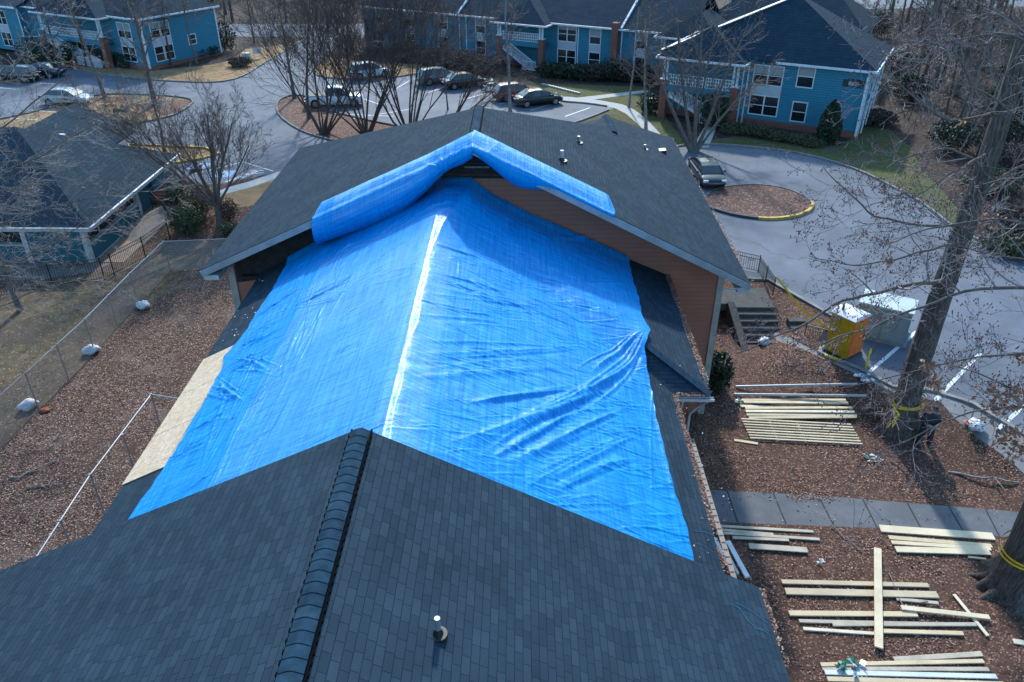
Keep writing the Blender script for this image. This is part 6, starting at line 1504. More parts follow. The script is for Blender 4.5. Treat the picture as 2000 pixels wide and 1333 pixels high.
    base = 1.0 if kind != 'sedan' else .93
    for s in (1, -1):
        for (xa, za), (xb, zb) in (((gh[0][0], gh[0][1]), (gh[1][0], gh[1][1])), ((gh[-1][0], gh[-1][1]), (gh[-2][0], gh[-2][1]))):
            ya = w * .88 - (za - base) * .36; yb = w * .88 - (zb - base) * .36; mb.beam((xa, s * (ya + .005), za), (xb, s * (yb - .02), zb - .01), .07, .05)
        xm = .1; zt = H_ - .02; mb.beam((xm, s * (w * .885), base), (xm - .04, s * (w * .89 - (zt - base) * .36), zt - .01), .02, .07, up=(1, 0, 0))
    mb.build('roof', paint, e)
    for nm, x, m_, z in (('headlight', h2 - .16, M_lamp, .66), ('tail_light', -h2 + .06, M_tail, .82)):
        for s in (1, -1): mb = MB(); mb.obox((x, s * w * .72, z), (.09, 0, 0), (0, .17, 0), (0, 0, .07)); mb.build(nm, m_, e)
    for s in (1, -1): mb = MB(); mb.obox((1.0, s * (w + .08), 1.0), (.06, 0, 0), (0, .09, 0), (0, 0, .06)); mb.build('wing_mirror', paint, e)
    mb = MB(); mb.obox((-h2 - .005, 0, .72), (.01, 0, 0), (0, .26, 0), (0, 0, .07)); mb.build('number_plate', M_white, e)
    if kind == 'pickup':
        mb = MB(); mb.box(-h2 + .12, -w + .14, 1.062, -.82, w - .14, 1.10); mb.build('bed_cover', mat('bed_dark', (.015, .015, .017), .7), e)
        mb = MB(); mb.box(-h2 - .1, -w + .1, .42, -h2 + .02, w - .1, .58); mb.build('bumper', M_rim, e)
    return e
def place_car(e, u, v, ang, z=None):
    p = G(u, v); e.location = p if z is None else (p.x, p.y, z); e.rotation_euler = (0, 0, math.radians(ang)); return e
P_silver = carpaint('paint_silver', (.42, .42, .41)); P_black = carpaint('paint_black', (.012, .014, .018)); P_dkgreen = carpaint('paint_dark', (.004, .011, .016)); P_red = carpaint('paint_red', (.22, .01, .02)); P_white = carpaint('paint_white', (.62, .65, .68)); P_navy = carpaint('paint_navy', (.012, .03, .06)); P_dark2 = carpaint('paint_charcoal', (.008, .014, .018)); P_grey = carpaint('paint_grey', (.10, .14, .17))
place_car(car('sedan', P_dark2, label='dark sedan parked by the round mulch bed, seen from its bonnet', cat='car'), 1378, 352, -86)
place_car(car('sedan', P_dkgreen, L_=4.75, label='black sedan nearest the curved walk in the far car park', cat='car'), 1050, 204, 22)
place_car(car('suv', P_red, L_=4.4, H_=1.6, label='dark red hatchback next to the black sedan', cat='car'), 1006, 194, 24)
place_car(car('sedan', P_black, label='black car at the kerb beside the motorcycle', cat='car'), 905, 170, 28)
place_car(car('suv', P_grey, H_=1.6, label='pale bonneted dark car left of the pair by the motorcycle', cat='car'), 856, 162, 30)
place_car(car('suv', P_white, H_=1.65, label='pale car half hidden behind the island trees', cat='car'), 722, 152, 30)
place_car(car('pickup', P_white, L_=5.4, W_=1.9, H_=1.78, label='white pickup truck parked beside the mulch island', cat='pickup truck'), 655, 206, 8)
place_car(car('sedan', P_silver, label='silver sedan pointing at the tan grass island', cat='car'), 134, 203, -4)
place_car(car('sedan', P_navy, label='dark blue sedan with its boot towards the cones', cat='car'), 84, 150, 178)
place_car(car('suv', P_black, H_=1.6, label='black car with red lamps beside the dark blue sedan', cat='car'), 38, 158, 170)
# motorcycle
e = empty('motorcycle', label='motorcycle parked between the black car and the red hatchback', cat='motorcycle'); place_car(e, 957, 176, 25)
for x in (-.7, .7):
    mb = MB(); n = 18
    for k in range(n): a, b = k * 2 * math.pi / n, (k + 1) * 2 * math.pi / n; mb.cyl((x + .3 * math.cos(a), 0, .32 + .3 * math.sin(a)), (x + .3 * math.cos(b), 0, .32 + .3 * math.sin(b)), .055, 6)
    for k in range(6): a = k * 1.047; mb.cyl((x, 0, .32), (x + .28 * math.cos(a), 0, .32 + .28 * math.sin(a)), .012, 4)
    mb.build('wheel', M_tyre, e)
mb = MB(); mb.obox((.05, 0, .5), (.3, 0, 0), (0, .13, 0), (0, 0, .16)); mb.cyl((.7, 0, .32), (.4, 0, 1.0), .035, 6); mb.cyl((-.7, 0, .32), (-.1, 0, .5), .035, 6); mb.build('frame', M_rim, e)
mb = MB(); loft(mb, [[(x, y * ww, z0 + z) for y, z in ((0, -.1), (.5, -.08), (.8, .02), (.5, .12), (0, .15), (-.5, .12), (-.8, .02), (-.5, -.08))] for x, ww, z0 in ((-.05, .1, .8), (.1, .2, .84), (.3, .2, .86), (.42, .1, .84))]); mb.build('fuel_tank', P_white, e, recalc=True)
mb = MB(); mb.obox((-.4, 0, .78), (.35, 0, .0), (0, .13, 0), (0, 0, .06)); mb.build('saddle', M_tyre, e)
mb = MB(); mb.path([Vector((.15, -.4, 1.1)), Vector((.4, -.15, 1.02)), Vector((.4, .15, 1.02)), Vector((.15, .4, 1.1))], .02, 6); mb.build('handlebar', M_rim, e)

# ---------------------------------------------------------------- fences
def mesh_mat(name, col, sc, th):
    """woven wire: real holes through alpha of a sheet of wire"""
    m = bpy.data.materials.new(name); m.use_nodes = True; nt = m.node_tree; N = nt.nodes; L = nt.links; b = N['Principled BSDF']; b.inputs['Base Color'].default_value = (*col, 1); b.inputs['Roughness'].default_value = .5; b.inputs['Metallic'].default_value = .3
    uv = N.new('ShaderNodeUVMap'); uv.uv_map = 'UVMap'; sp = N.new('ShaderNodeSeparateXYZ'); L.new(uv.outputs[0], sp.inputs[0]); outs = []
    for sg in (1, -1):
        a = N.new('ShaderNodeMath'); a.operation = 'MULTIPLY_ADD'; a.inputs[1].default_value = sg; L.new(sp.outputs['Y'], a.inputs[0]); L.new(sp.outputs['X'], a.inputs[2])
        d = N.new('ShaderNodeMath'); d.operation = 'DIVIDE'; d.inputs[1].default_value = sc; L.new(a.outputs[0], d.inputs[0])
        f = N.new('ShaderNodeMath'); f.operation = 'FRACT'; L.new(d.outputs[0], f.inputs[0]); g = N.new('ShaderNodeMath'); g.operation = 'LESS_THAN'; g.inputs[1].default_value = th; L.new(f.outputs[0], g.inputs[0]); outs.append(g)
    mx = N.new('ShaderNodeMath'); mx.operation = 'MAXIMUM'; L.new(outs[0].outputs[0], mx.inputs[0]); L.new(outs[1].outputs[0], mx.inputs[1]); L.new(mx.outputs[0], b.inputs['Alpha'])
    MATS[name] = m; return m
M_chain = mesh_mat('chain_link', (.42, .43, .44), .075, .18)
def chainfence(pts, h, lab, nm='chain_link_fence', step=3.0, toprail=True):
    e = empty(nm, pts[0], label=lab, cat='fence'); o = pts[0]
    posts = []
    for a, b in zip(pts[:-1], pts[1:]):
        n = max(1, round((b - a).length / step)); posts += [a.lerp(b, k / n) for k in range(n)]
    posts.append(pts[-1]); posts = [Vector((p.x, p.y, gz(p.x, p.y))) for p in posts]
    for p in posts: mb = MB(); mb.cyl(p - o, p - o + Vector((0, 0, h + .05)), .03, 8); mb.build('fence_post', M_galv, e)
    mb = MB()
    for a, b in zip(posts[:-1], posts[1:]):
        a = a - o; b = b - o; mb.face([a + Vector((0, 0, .03)), b + Vector((0, 0, .03)), b + Vector((0, 0, h)), a + Vector((0, 0, h))])
    mb.build('wire_mesh', M_chain, e)
    mb = MB()
    for a, b in zip(posts[:-1], posts[1:]):
        a = a - o; b = b - o
        if toprail: mb.cyl(a + Vector((0, 0, h)), b + Vector((0, 0, h)), .02, 6)
        for q in range(6): z = .15 + q * (h - .15) / 6; mb.cyl(a + Vector((0, 0, z)), b + Vector((0, 0, z)), .004, 3)
    mb.build('top_rail', M_galv, e); return e
fp = [G(330, 560), G(270, 596), G(186, 690), G(76, 800), G(-60, 930), G(-220, 1090)]
fp[0] = Vector((-15.5, 42.2, gz(-15.5, 42.2))); fp.insert(1, Vector((-20.6, 41.6, -1)))
chainfence(fp, 1.9, 'long chain link site fence crossing the leafy ground on the left')
# pipe rail fence close to the left eave
P_ = [at(345, 777, z=1.6), at(295, 771, z=1.6), at(176, 928, z=1.0), at(80, 1075, z=1.0), at(-60, 1290, z=1.0)]
e = empty('pipe_rail', (P_[1].x, P_[1].y, -1), label='bare steel pipe rail on thin posts beside the left roof edge', cat='rail'); o = e.location.copy()
ra = [Vector((-11.6, P_[1].y + .1, 1.0)), Vector((at(295, 771, z=1.0).x, at(295, 771, z=1.0).y, 1.0)), at(176, 928, z=1.0), at(80, 1075, z=1.0), at(-60, 1290, z=1.0)]
mb = MB(); mb.path([p - o for p in ra], .026, 8); mb.build('rail', mat('bright_pipe', (.36, .38, .41), .5, metal=.3), e)
for (u, v) in ((295, 771), (240, 850), (176, 928), (118, 1018), (60, 1107)):
    p = at(u, v, z=1.0); p = Vector((p.x, p.y, 1.0)); mb = MB(); mb.cyl(p - o, Vector((p.x, p.y, -1.1)) - o, .032, 8); mb.obox(p - o, (.04, 0, 0), (0, .04, 0), (0, 0, .045)); mb.build('post', M_galv, e)
# black metal pool fence
def ironfence(pts, h, lab, nm='metal_fence', step=2.2, pick=.13, zf=None, thick=.03):
    e = empty(nm, pts[0], label=lab, cat='fence'); o = pts[0].copy(); posts = []
    for a, b in zip(pts[:-1], pts[1:]): n = max(1, round((b - a).length / step)); posts += [a.lerp(b, k / n) for k in range(n)]
    posts.append(pts[-1])
    for p in posts: mb = MB(); mb.obox(p - o + Vector((0, 0, h / 2 + .03)), (thick, 0, 0), (0, thick, 0), (0, 0, h / 2 + .05)); mb.build('fence_post', M_black, e)
    for a, b in zip(posts[:-1], posts[1:]):
        a = a - o; b = b - o; mb = MB()
        for z in (.12, h - .2, h): mb.beam(a + Vector((0, 0, z)), b + Vector((0, 0, z)), .03, .035)
        n = int((b - a).length / pick)
        for k in range(1, n): c = a.lerp(b, k / n); mb.obox(c + Vector((0, 0, h / 2 + .06)), (.009, 0, 0), (0, .009, 0), (0, 0, h / 2 - .05))
        mb.build('picket_panel', M_black, e)
    return e
pf = [G(-120, 590), G(0, 582), G(105, 560), G(205, 547), G(224, 538), G(285, 505), G(333, 470)]
ironfence(pf, 1.35, 'black picket fence round the pool terrace')
# black gate and air conditioner beside the porch
e = empty('air_conditioner', (-23.7, 51.0, -1), label='dark air conditioner unit by the brick end of the pool house', cat='air conditioner')
mb = MB(); mb.box(-.45, -.45, .05, .45, .45, 1.0); mb.build('case', mat('ac_case', (.03, .045, .055), .6, var=.2), e)
mb = MB(); mb.cyl((0, 0, 1.0), (0, 0, 1.04), .38, 20); 
for k in range(8): mb.box(-.42, -.4 + k * .11, 1.045, .42, -.385 + k * .11, 1.055)
mb.build('fan_grille', M_black, e)
ironfence([Vector((-24.8, 49.8, -1)), Vector((-23.2, 49.6, -1)), Vector((-22.6, 50.6, -1))], 1.5, 'short black gate panel guarding the air conditioner', nm='metal_gate', step=1.2)
# railing over the steps
def rail3(pts, h, lab, nm='iron_railing'):
    return ironfence(pts, h, lab, nm=nm, step=1.6, pick=.12, thick=.02)
ra_ = [Vector((10.8, 41.2, 0)), Vector((13.35, 39.7, 0)), Vector((13.45, 37.0, 0))]
rail3(ra_, 1.0, 'black iron railing round the top landing of the concrete steps')
# concrete steps: two flights side by side
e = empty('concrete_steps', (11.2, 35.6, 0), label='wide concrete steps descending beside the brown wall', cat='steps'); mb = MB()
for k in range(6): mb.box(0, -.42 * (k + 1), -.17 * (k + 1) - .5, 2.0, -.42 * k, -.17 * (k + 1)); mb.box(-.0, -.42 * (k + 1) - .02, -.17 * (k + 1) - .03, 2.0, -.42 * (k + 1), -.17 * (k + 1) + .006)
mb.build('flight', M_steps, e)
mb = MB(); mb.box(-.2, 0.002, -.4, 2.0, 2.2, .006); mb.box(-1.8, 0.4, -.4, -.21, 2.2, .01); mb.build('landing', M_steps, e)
mb = MB()
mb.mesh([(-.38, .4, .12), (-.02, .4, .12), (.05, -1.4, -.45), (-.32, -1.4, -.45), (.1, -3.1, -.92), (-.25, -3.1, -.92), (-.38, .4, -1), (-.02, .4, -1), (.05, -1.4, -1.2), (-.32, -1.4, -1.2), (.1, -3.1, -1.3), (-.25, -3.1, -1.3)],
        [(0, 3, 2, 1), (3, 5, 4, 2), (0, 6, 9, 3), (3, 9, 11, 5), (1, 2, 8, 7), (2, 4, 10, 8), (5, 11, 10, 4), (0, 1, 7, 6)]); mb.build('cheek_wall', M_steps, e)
mb = MB()
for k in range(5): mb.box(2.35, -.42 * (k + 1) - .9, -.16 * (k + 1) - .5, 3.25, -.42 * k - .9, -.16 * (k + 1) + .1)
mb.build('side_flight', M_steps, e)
rail3([Vector((14.0, 33.2, -.55)), Vector((15.3, 31.7, -.2))], .9, 'low black handrail at the foot of the steps near the toilet')

# ---------------------------------------------------------------- portable toilet, utility cabinet
M_ty = mat('toilet_yellow', (.50, .30, .015), .5, var=.18, vscale=4); M_to = mat('toilet_orange', (.62, .13, .015), .5, var=.15, vscale=4); M_tw = mat('toilet_roof', (.62, .65, .68), .5, var=.12, vscale=6)
e = empty('portable_toilet', at(1652, 700, z=0) + Vector((0, .55, 0)), math.radians(-54), label='yellow and orange portable toilet with white roof on the car park edge', cat='toilet')
w = .58; H = 2.05
mb = MB(); mb.box(-w, -w, .12, w, w, H)
for k in range(5): x = -w + .12 + k * .23; mb.box(x, -w - .02, .3, x + .1, -w - .003, H - .25)
for k in range(6): z = .45 + k * .26; mb.box(-w + .04, -w - .012, z, w - .04, -w - .003, z + .02)
mb.build('cabin', M_ty, e)
mb = MB(); mb.box(w + .003, -w + .03, .16, w + .03, w - .03, H - .02); mb.box(w + .031, -w + .12, .3, w + .045, w - .12, 1.0); mb.box(w + .031, -w + .12, 1.1, w + .045, w - .12, 1.25); d = mb.build('door', M_to, e)
mb = MB(); mb.box(w + .046, -.2, 1.42, w + .055, .2, 1.82); mb.build('door_sign', M_ty, d)
mb = MB(); x = w + .058
for y in (-.09, .09): mb.cyl((x, y, 1.70), (x + .002, y, 1.70), .035, 8); mb.box(x, y - .03, 1.5, x + .004, y + .03, 1.66)
mb.build('door_symbols', M_black, d)
mb = MB(); mb.box(w + .03, .38, 1.0, w + .07, .44, 1.2); mb.build('handle', M_black, d)
mb = MB(); n = 8; prof = [(-w - .05 + (2 * w + .1) * k / n, H + .03 + .17 * math.sin(math.pi * (k / n)) ** .8) for k in range(n + 1)]
vs = [(-w - .04, y, z) for y, z in prof] + [(w + .05, y, z) for y, z in prof] + [(-w - .04, prof[0][0], H - .01), (w + .05, prof[0][0], H - .01), (-w - .04, prof[-1][0], H - .01), (w + .05, prof[-1][0], H - .01)]
m_ = n + 1; fs = [(i, i + 1, m_ + i + 1, m_ + i) for i in range(n)] + [tuple(range(n, -1, -1)) + (2 * m_, 2 * m_ + 2), tuple(range(m_, 2 * m_)) + (2 * m_ + 3, 2 * m_ + 1), (0, m_, 2 * m_ + 1, 2 * m_), (n, 2 * m_ + 2, 2 * m_ + 3, m_ + n)]
mb.mesh(vs, fs); mb.build('roof', M_tw, e, recalc=True)
mb = MB(); mb.cyl((-.3, -.25, H), (-.3, -.25, H + .35), .055, 10); mb.build('vent_pipe', M_black, e)
mb = MB(); mb.box(-w - .06, -w - .06, .0, w + .06, w + .06, .119); mb.build('skid_base', mat('skid', (.05, .05, .05), .8), e)
e = empty('utility_cabinet', at(1737, 672, z=0) + Vector((-.1, .9, 0)), math.radians(-30), label='big grey steel utility cabinet behind the portable toilet', cat='cabinet')
M_cab = mat('cabinet_grey', (.20, .235, .245), .5, var=.12, vscale=2)
mb = MB(); mb.box(-1.15, -.75, .12, 1.15, .75, 1.75); mb.build('case', M_cab, e)
mb = MB(); mb.box(-1.2, -.8, 1.752, 1.2, .8, 1.83); mb.build('lid', mat('cabinet_lid', (.40, .45, .47), .45, var=.1, vscale=3), e)
for x0 in (-1.08, .03): mb = MB(); mb.box(x0, -.78, .2, x0 + 1.05, -.752, 1.65); mb.box(x0 + .9, -.80, .8, x0 + .94, -.781, 1.1); mb.build('door', M_cab, e)
mb = MB(); mb.box(-1.25, -.85, -.05, 1.25, .85, .118); mb.build('concrete_pad', M_concrete, e)
mb = MB()
a = [Vector((13.5, 37.0, .95)), Vector((14.1, 34.6, .45)), Vector((14.9, 32.6, .35)), Vector((15.6, 31.4, .9))]
for p, q in zip(a[:-1], a[1:]): mb.face([p + Vector((0, 0, 0)), q + Vector((0, 0, 0)), q + Vector((0.05, 0, .09)), p + Vector((.05, 0, .09))])
tag(mb.build('caution_tape', M_tape), 'yellow tape strung from the railing post to the portable toilet', 'tape')
mb = MB(); p = G(1690, 722); mb.beam(p, p + Vector((0, 0, 1.1)), .05, .05); 
for z in (.3, .6, .9): mb.obox(p + Vector((0, 0, z)), (.05, 0, 0), (0, .03, 0), (0, 0, .08))
tag(mb.build('marker_post', M_tape), 'yellow tape wrapped post in front of the orange toilet door', 'post')
mb = MB(); a = G(1610, 697); b = G(1640, 708); mb.beam(a + Vector((0, 0, .09)), b + Vector((0, 0, .09)), .12, .08); tag(mb.build('yellow_board', M_tape), 'short yellow strip lying before the toilet skid', 'strip')
e = empty('screen_panel', Vector((14.6, 31.7, -.2)), math.radians(-60), label='grey panel leaning on the railing left of the toilet', cat='panel'); mb = MB(); mb.mesh([(-.7, 0, .05), (.7, 0, .05), (.7, .5, .75), (-.7, .5, .75)], [(0, 1, 2, 3)]); mb.slab([(-.7, -.01, .06), (.7, -.01, .06), (.7, .49, .76), (-.7, .49, .76)], .04); mb.build('board', mat('blue_grey_panel', (.12, .15, .20), .6, var=.2), e)

# ---------------------------------------------------------------- lumber on the lawn
def plank(a, b, w=.14, th=.035, lift=.0, m=M_lumber, lab='', name='wooden_board', group=None, cat='board', wb=None):
    """a, b: photo pixels of the two ends on the ground"""
    p = G(*a); q = G(*b); p = p + Vector((0, 0, th / 2 + .01 + lift)); q = q + Vector((0, 0, th / 2 + .01 + lift)); mb = MB(); mb.beam(p, q, w, th)
    if m is M_lumber: m = LUM[int(a[0] * 7 + a[1] * 3 + b[0]) % 4]
    o = mb.build(name, m); return tag(o, lab, cat, group)
def grainmat(nm, c):
    m = mat(nm, c, .75, var=.13, vscale=1.6, bump=.25, bscale=40); N = m.node_tree.nodes
    return m
LUM = [grainmat('lumber_cream', (.68, .57, .39)), grainmat('lumber_yellow', (.62, .49, .31)), grainmat('lumber_pale', (.72, .63, .47)), grainmat('lumber_aged', (.52, .42, .28))]
num = ['first', 'second', 'third', 'fourth', 'fifth', 'sixth', 'seventh', 'eighth', 'ninth', 'tenth', 'eleventh', 'twelfth']
# two grey pipes
for a, b, l in (((1437, 758), (1674, 753), 'upper of two grey pipes lying above the cream boards'), ((1434, 773), (1692, 776), 'lower of two grey pipes lying above the cream boards')):
    p = G(*a) + Vector((0, 0, .07)); q = G(*b) + Vector((0, 0, .07)); mb = MB(); mb.cyl(p, q, .055, 10); tag(mb.build('grey_pipe', mat('pvc_grey', (.36, .40, .42), .4, var=.1)), l, 'pipe')
S1 = [((1448, 783), (1652, 783)), ((1452, 788), (1656, 790)), ((1445, 795), (1570, 797)), ((1455, 800), (1664, 799)), ((1530, 797), (1640, 790)), ((1456, 806), (1668, 807)), ((1458, 812), (1673, 813)), ((1462, 819), (1672, 817))]
for k, (a, b) in enumerate(S1): plank(a, b, w=.15, th=.05, lift=.03 * (k % 2), lab='%s cream board from the top in the stack under the grey pipes' % num[k], group='upper stack of cream boards')
S2 = []
for k in range(8): t = k / 7; S2.append(((1447 + t * 17, 822 + t * 37), (1661 + t * 22, 833 + t * 38)))
for k, (a, b) in enumerate(S2): plank(a, b, w=.062, th=.045, lift=.06, lab='%s thin slat from the top in the spaced row' % num[k], group='spaced row of thin slats', name='thin_board', cat='board')
for k, f in enumerate((.25, .5, .75)):
    a = (1447 + 214 * f + 2, 822 + 11 * f); b = (1464 + 219 * f, 860 + 12 * f); plank(a, b, w=.1, th=.05, lab='%s cross batten under the spaced slats' % num[k], group='battens under the slats', name='wooden_batten', cat='batten')
plank((1434, 861), (1480, 868), w=.14, lab='short stray board left below the spaced slats')
plank((1704, 890), (1725, 900), w=.12, m=M_lumber, lab='tiny cut board beside the green litter')
S3 = [((1400, 1029), (1588, 1040), .12), ((1405, 1037), (1510, 1046), .12), ((1398, 1043), (1600, 1056), .12), ((1430, 1053), (1540, 1058), .12), ((1462, 1070), (1576, 1078), .24)]
for k, (a, b, w_) in enumerate(S3): plank(a, b, w=w_, th=.04, lift=.012 * k, m=M_lumber2, lab='%s weathered board from the top, left below the concrete walk' % num[k], group='weathered boards left below the walk')
S4 = [((1718, 1034), (1940, 1050), .34, .0), ((1735, 1052), (1936, 1069), .18, .01), ((1740, 1062), (1934, 1075), .16, .02), ((1748, 1076), (1932, 1082), .26, .03), ((1890, 1090), (1925, 1094), .08, 0)]
for k, (a, b, w_, l_) in enumerate(S4): plank(a, b, w=w_, th=.05, lift=l_, lab='%s wide cream plank from the top in the stack by the huge trunk' % num[k], group='wide planks by the huge trunk', name='wooden_plank', cat='plank')
S5 = [((1526, 1139), (1812, 1146), .17, M_lumber, .02), ((1533, 1158), (1830, 1165), .26, M_lumber, .03), ((1750, 1172), (1832, 1180), .12, M_lumber2, 0), ((1540, 1201), (1790, 1203), .19, M_lumber, .03), ((1560, 1215), (1862, 1222), .12, M_lumber2, .0), ((1625, 1222), (1905, 1222), .13, M_lumber2, .01), ((1568, 1230), (1712, 1240), .11, M_lumber, 0), ((1712, 1235), (1880, 1240), .14, M_lumber, .02)]
for k, (a, b, w_, m_, l_) in enumerate(S5): plank(a, b, w=w_, th=.05, lift=l_, m=m_, lab='%s lying board from the top under the upright crossing plank' % num[k], group='boards under the crossing plank')
plank((1712, 1078), (1714, 1272), w=.24, th=.05, lift=.12, lab='long cream plank laid across the middle boards towards the house', name='wooden_plank', cat='plank')
plank((1758, 1192), (1930, 1211), w=.17, th=.045, lift=.09, lab='slanting cream board resting over the right ends of the middle boards')
plank((1862, 1164), (1928, 1245), w=.11, th=.04, lift=.03, lab='narrow board pointing to the lower right beside the middle boards')
plank((1978, 1254), (2030, 1262), w=.18, th=.04, lab='cream board end at the right edge of the leaves')
S6 = [((1745, 1290), (1917, 1279), .17, M_lumber2), ((1602, 1301), (1920, 1294), .13, M_lumber), ((1605, 1308), (1930, 1309), .13, M_lumber2), ((1610, 1316), (1945, 1324), .15, M_white), ((1615, 1328), (1960, 1338), .15, M_lumber)]
for k, (a, b, w_, m_) in enumerate(S6): plank(a, b, w=w_, th=.045, lift=.02 * (k % 2), m=m_, lab='%s board from the top in the lowest stack near the bottom edge' % num[k], group='lowest stack of boards')
# trims stacked by the gutter end
for k, (a, b, w_, m_) in enumerate([((1395, 1058), (1425, 1120), .12, M_gutter), ((1408, 1066), (1440, 1128), .09, M_greytrim), ((1420, 1064), (1458, 1134), .17, M_white)]):
    plank(a, b, w=w_, th=.08, lift=.1, m=m_, lab='%s pale metal trim from the wall, stacked upright below the leafy gutter' % num[k], name='metal_trim', cat='trim', group='pale trims below the gutter')
# long notched strip below the gutter
a = Vector((5.12, 18.4, 4.9)); b = Vector((5.14, 12.2, 4.9))
mb = MB(); mb.beam(a, b, .13, .03)
n = 26
for k in range(n): c = a.lerp(b, (k + .5) / n); mb.obox(c + Vector((0, 0, .02)), (.05, 0, 0), (0, .012, 0), (0, 0, .008), 1)
mb.box(5.1, 18.2, -1, 5.16, 18.26, 4.88, 0); mb.box(5.1, 12.4, -1, 5.16, 12.46, 4.88, 0); mb.box(5.1, 15.2, -1, 5.16, 15.26, 4.88, 0)
tag(mb.build('notched_rail', [mat('tan_strip', (.26, .20, .17), .7, var=.2, vscale=6), M_black]), 'long tan strip with dark clips running just outside the leafy gutter', 'rail')

# ---------------------------------------------------------------- bags and litter
def lump(u, v, r, m, name, lab, cat, seed, h=.6, P=None, tint=None):
    rng = np.random.default_rng(seed); p = P or G(u, v); n, k = 18, 12; V = []
    for i in range(k + 1):
        t = math.pi * i / k
        for j in range(n):
            a = 2 * math.pi * j / n; q = 1 + .16 * math.sin(3 * a + seed) * math.sin(t * 2) + .10 * math.sin(7 * a + 5 * t + seed) + .05 * rng.normal()
            V.append((math.sin(t) * math.cos(a) * r * q, math.sin(t) * math.sin(a) * r * .8 * q, r * h * (1 - math.cos(t) * q) * .9 - .02))
    ii = np.arange((k + 1) * n).reshape(k + 1, n); a = ii[:-1]; b = np.roll(a, -1, 1); c = ii[1:]; d = np.roll(c, -1, 1)
    o = npmesh(name, V, np.stack([a, c, d, b], -1).reshape(-1, 4), m, smooth=True); o.location = p; o.rotation_euler = (0, 0, seed); return tag(o, lab, cat)
M_bag = mat('white_sack', (.62, .64, .66), .6, var=.15, vscale=8, bump=.6, bscale=14)
for u, v, r, l in ((281, 602, .38, 'white sandbag at the fence post nearest the brown wall corner'), (180, 690, .40, 'white sandbag at the middle fence post'), (58, 798, .40, 'white sandbag beside the orange clay lump by the fence'), (1492, 673, .36, 'crumpled white bag at the foot of the steps'), (1905, 838, .38, 'white sack on the kerb to the right of the man')):
    lump(u, v, r, M_bag, 'sandbag', l, 'bag', u % 17)
lump(88, 804, .22, mat('orange_clay', (.28, .08, .04), .9, var=.3), 'clay_lump', 'orange clay lump beside the white sandbag at the fence', 'clay', 3, .4)
lump(1890, 828, .2, mat('red_litter', (.45, .12, .08), .8, var=.4), 'red_litter', 'torn red wrapping beside the white sack on the kerb', 'litter', 5, .3)
def scrap(u, v, r, cols, lab, seed, n=26, name='plastic_litter', cat='litter', long_=1.0, ang=0):
    rng = np.random.default_rng(seed); V = []; F = []; mi = []; p = G(u, v)
    for k in range(n):
        a = rng.uniform(0, 6.28); q = r * rng.random() ** .5; x, y = math.cos(a) * q * long_, math.sin(a) * q; x, y = x * math.cos(ang) - y * math.sin(ang), x * math.sin(ang) + y * math.cos(ang); z = .02 + .10 * rng.random(); s = r * rng.uniform(.25, .5)
        d = rng.normal(0, 1, 3) * [1, 1, .45]; d /= np.linalg.norm(d); b = np.cross(d, [0, 0, 1] + rng.normal(0, .4, 3)); b /= np.linalg.norm(b); c = np.array([x, y, z + .03]); i = len(V)
        V += [c - d * s, c - b * s * .6 + [0, 0, .02], c + d * s, c + b * s * .6]; F.append((i, i + 1, i + 2, i + 3)); mi.append(0 if rng.random() < .7 else 1)
    V = np.array(V); V[:, 2] = np.maximum(V[:, 2], .012); o = npmesh(name, V, F, cols, mi=mi); o.location = p; return tag(o, lab, cat)
M_film = mat('plastic_film', (.55, .60, .62), .25, spec=.7); M_green = mat('green_plastic', (.02, .25, .12), .4)
scrap(1662, 1308, .30, [M_film, M_green], 'crumpled clear and green plastic wrap on the lowest boards', 3, 46, long_=1.5)
scrap(1690, 742, .30, [M_film, M_bag], 'torn white plastic near the kerb above the grey pipes', 4, 30, ang=-.5, long_=1.4)
scrap(1700, 898, .22, [M_film, M_green], 'green and white litter below the spaced slats', 5, 16, long_=2.2, ang=-.3)
scrap(1441, 788, .2, [M_film, M_green], 'greenish plastic scrap at the left end of the cream boards', 6, 14)
scrap(1600, 1100, .16, [M_film, M_bag], 'pale plastic scraps between the weathered boards and the long plank', 7, 12)
scrap(1470, 1090, .1, [M_film, M_film], 'single pale scrap by the weathered boards', 8, 5)
# fallen sticks
def stick(u0, v0, u1, v1, r, lab, seed):
    rng = np.random.default_rng(seed); a = np.array(G(u0, v0)) + [0, 0, .05]; b = np.array(G(u1, v1)) + [0, 0, .05]; n = 7; P = np.array([a + (b - a) * i / (n - 1) for i in range(n)]); P[1:-1, :2] += rng.normal(0, .07, (n - 2, 2)); P[:, 2] += .02
    polys = [(P, np.linspace(r, r * .4, n))]
    for k in range(3): i = rng.integers(1, n - 2); d = (P[i + 1] - P[i]) * 1.2 + rng.normal(0, .2, 3) * [1, 1, .1]; polys.append((np.array([P[i], P[i] + d * .6, P[i] + d * 1.2]), np.array([r * .6, r * .4, r * .25])))
    tag(tubemesh('fallen_branch', polys, [6] * len(polys), M_bark_pale), lab, 'branch')
stick(1622, 1030, 1684, 1082, .025, 'pale fallen branch between the two board stacks below the walk', 1)
stick(1735, 1122, 1762, 1190, .022, 'thin fallen branch lying against the long crossing plank', 2)
stick(20, 935, 120, 905, .035, 'dark fallen branch among the leaves by the pipe rail', 3)
stick(50, 955, 122, 948, .03, 'second fallen branch among the leaves, nearer the house', 4)
stick(1400, 700, 1455, 715, .018, 'white twig lying on the shaded soil by the corner bush', 5)
stick(1800, 1180, 1860, 1200, .015, 'short stick beside the narrow slanting board', 6)
stick(1850, 925, 1990, 945, .05, 'rotting log half sunk in the leaves near the huge trunk', 7)
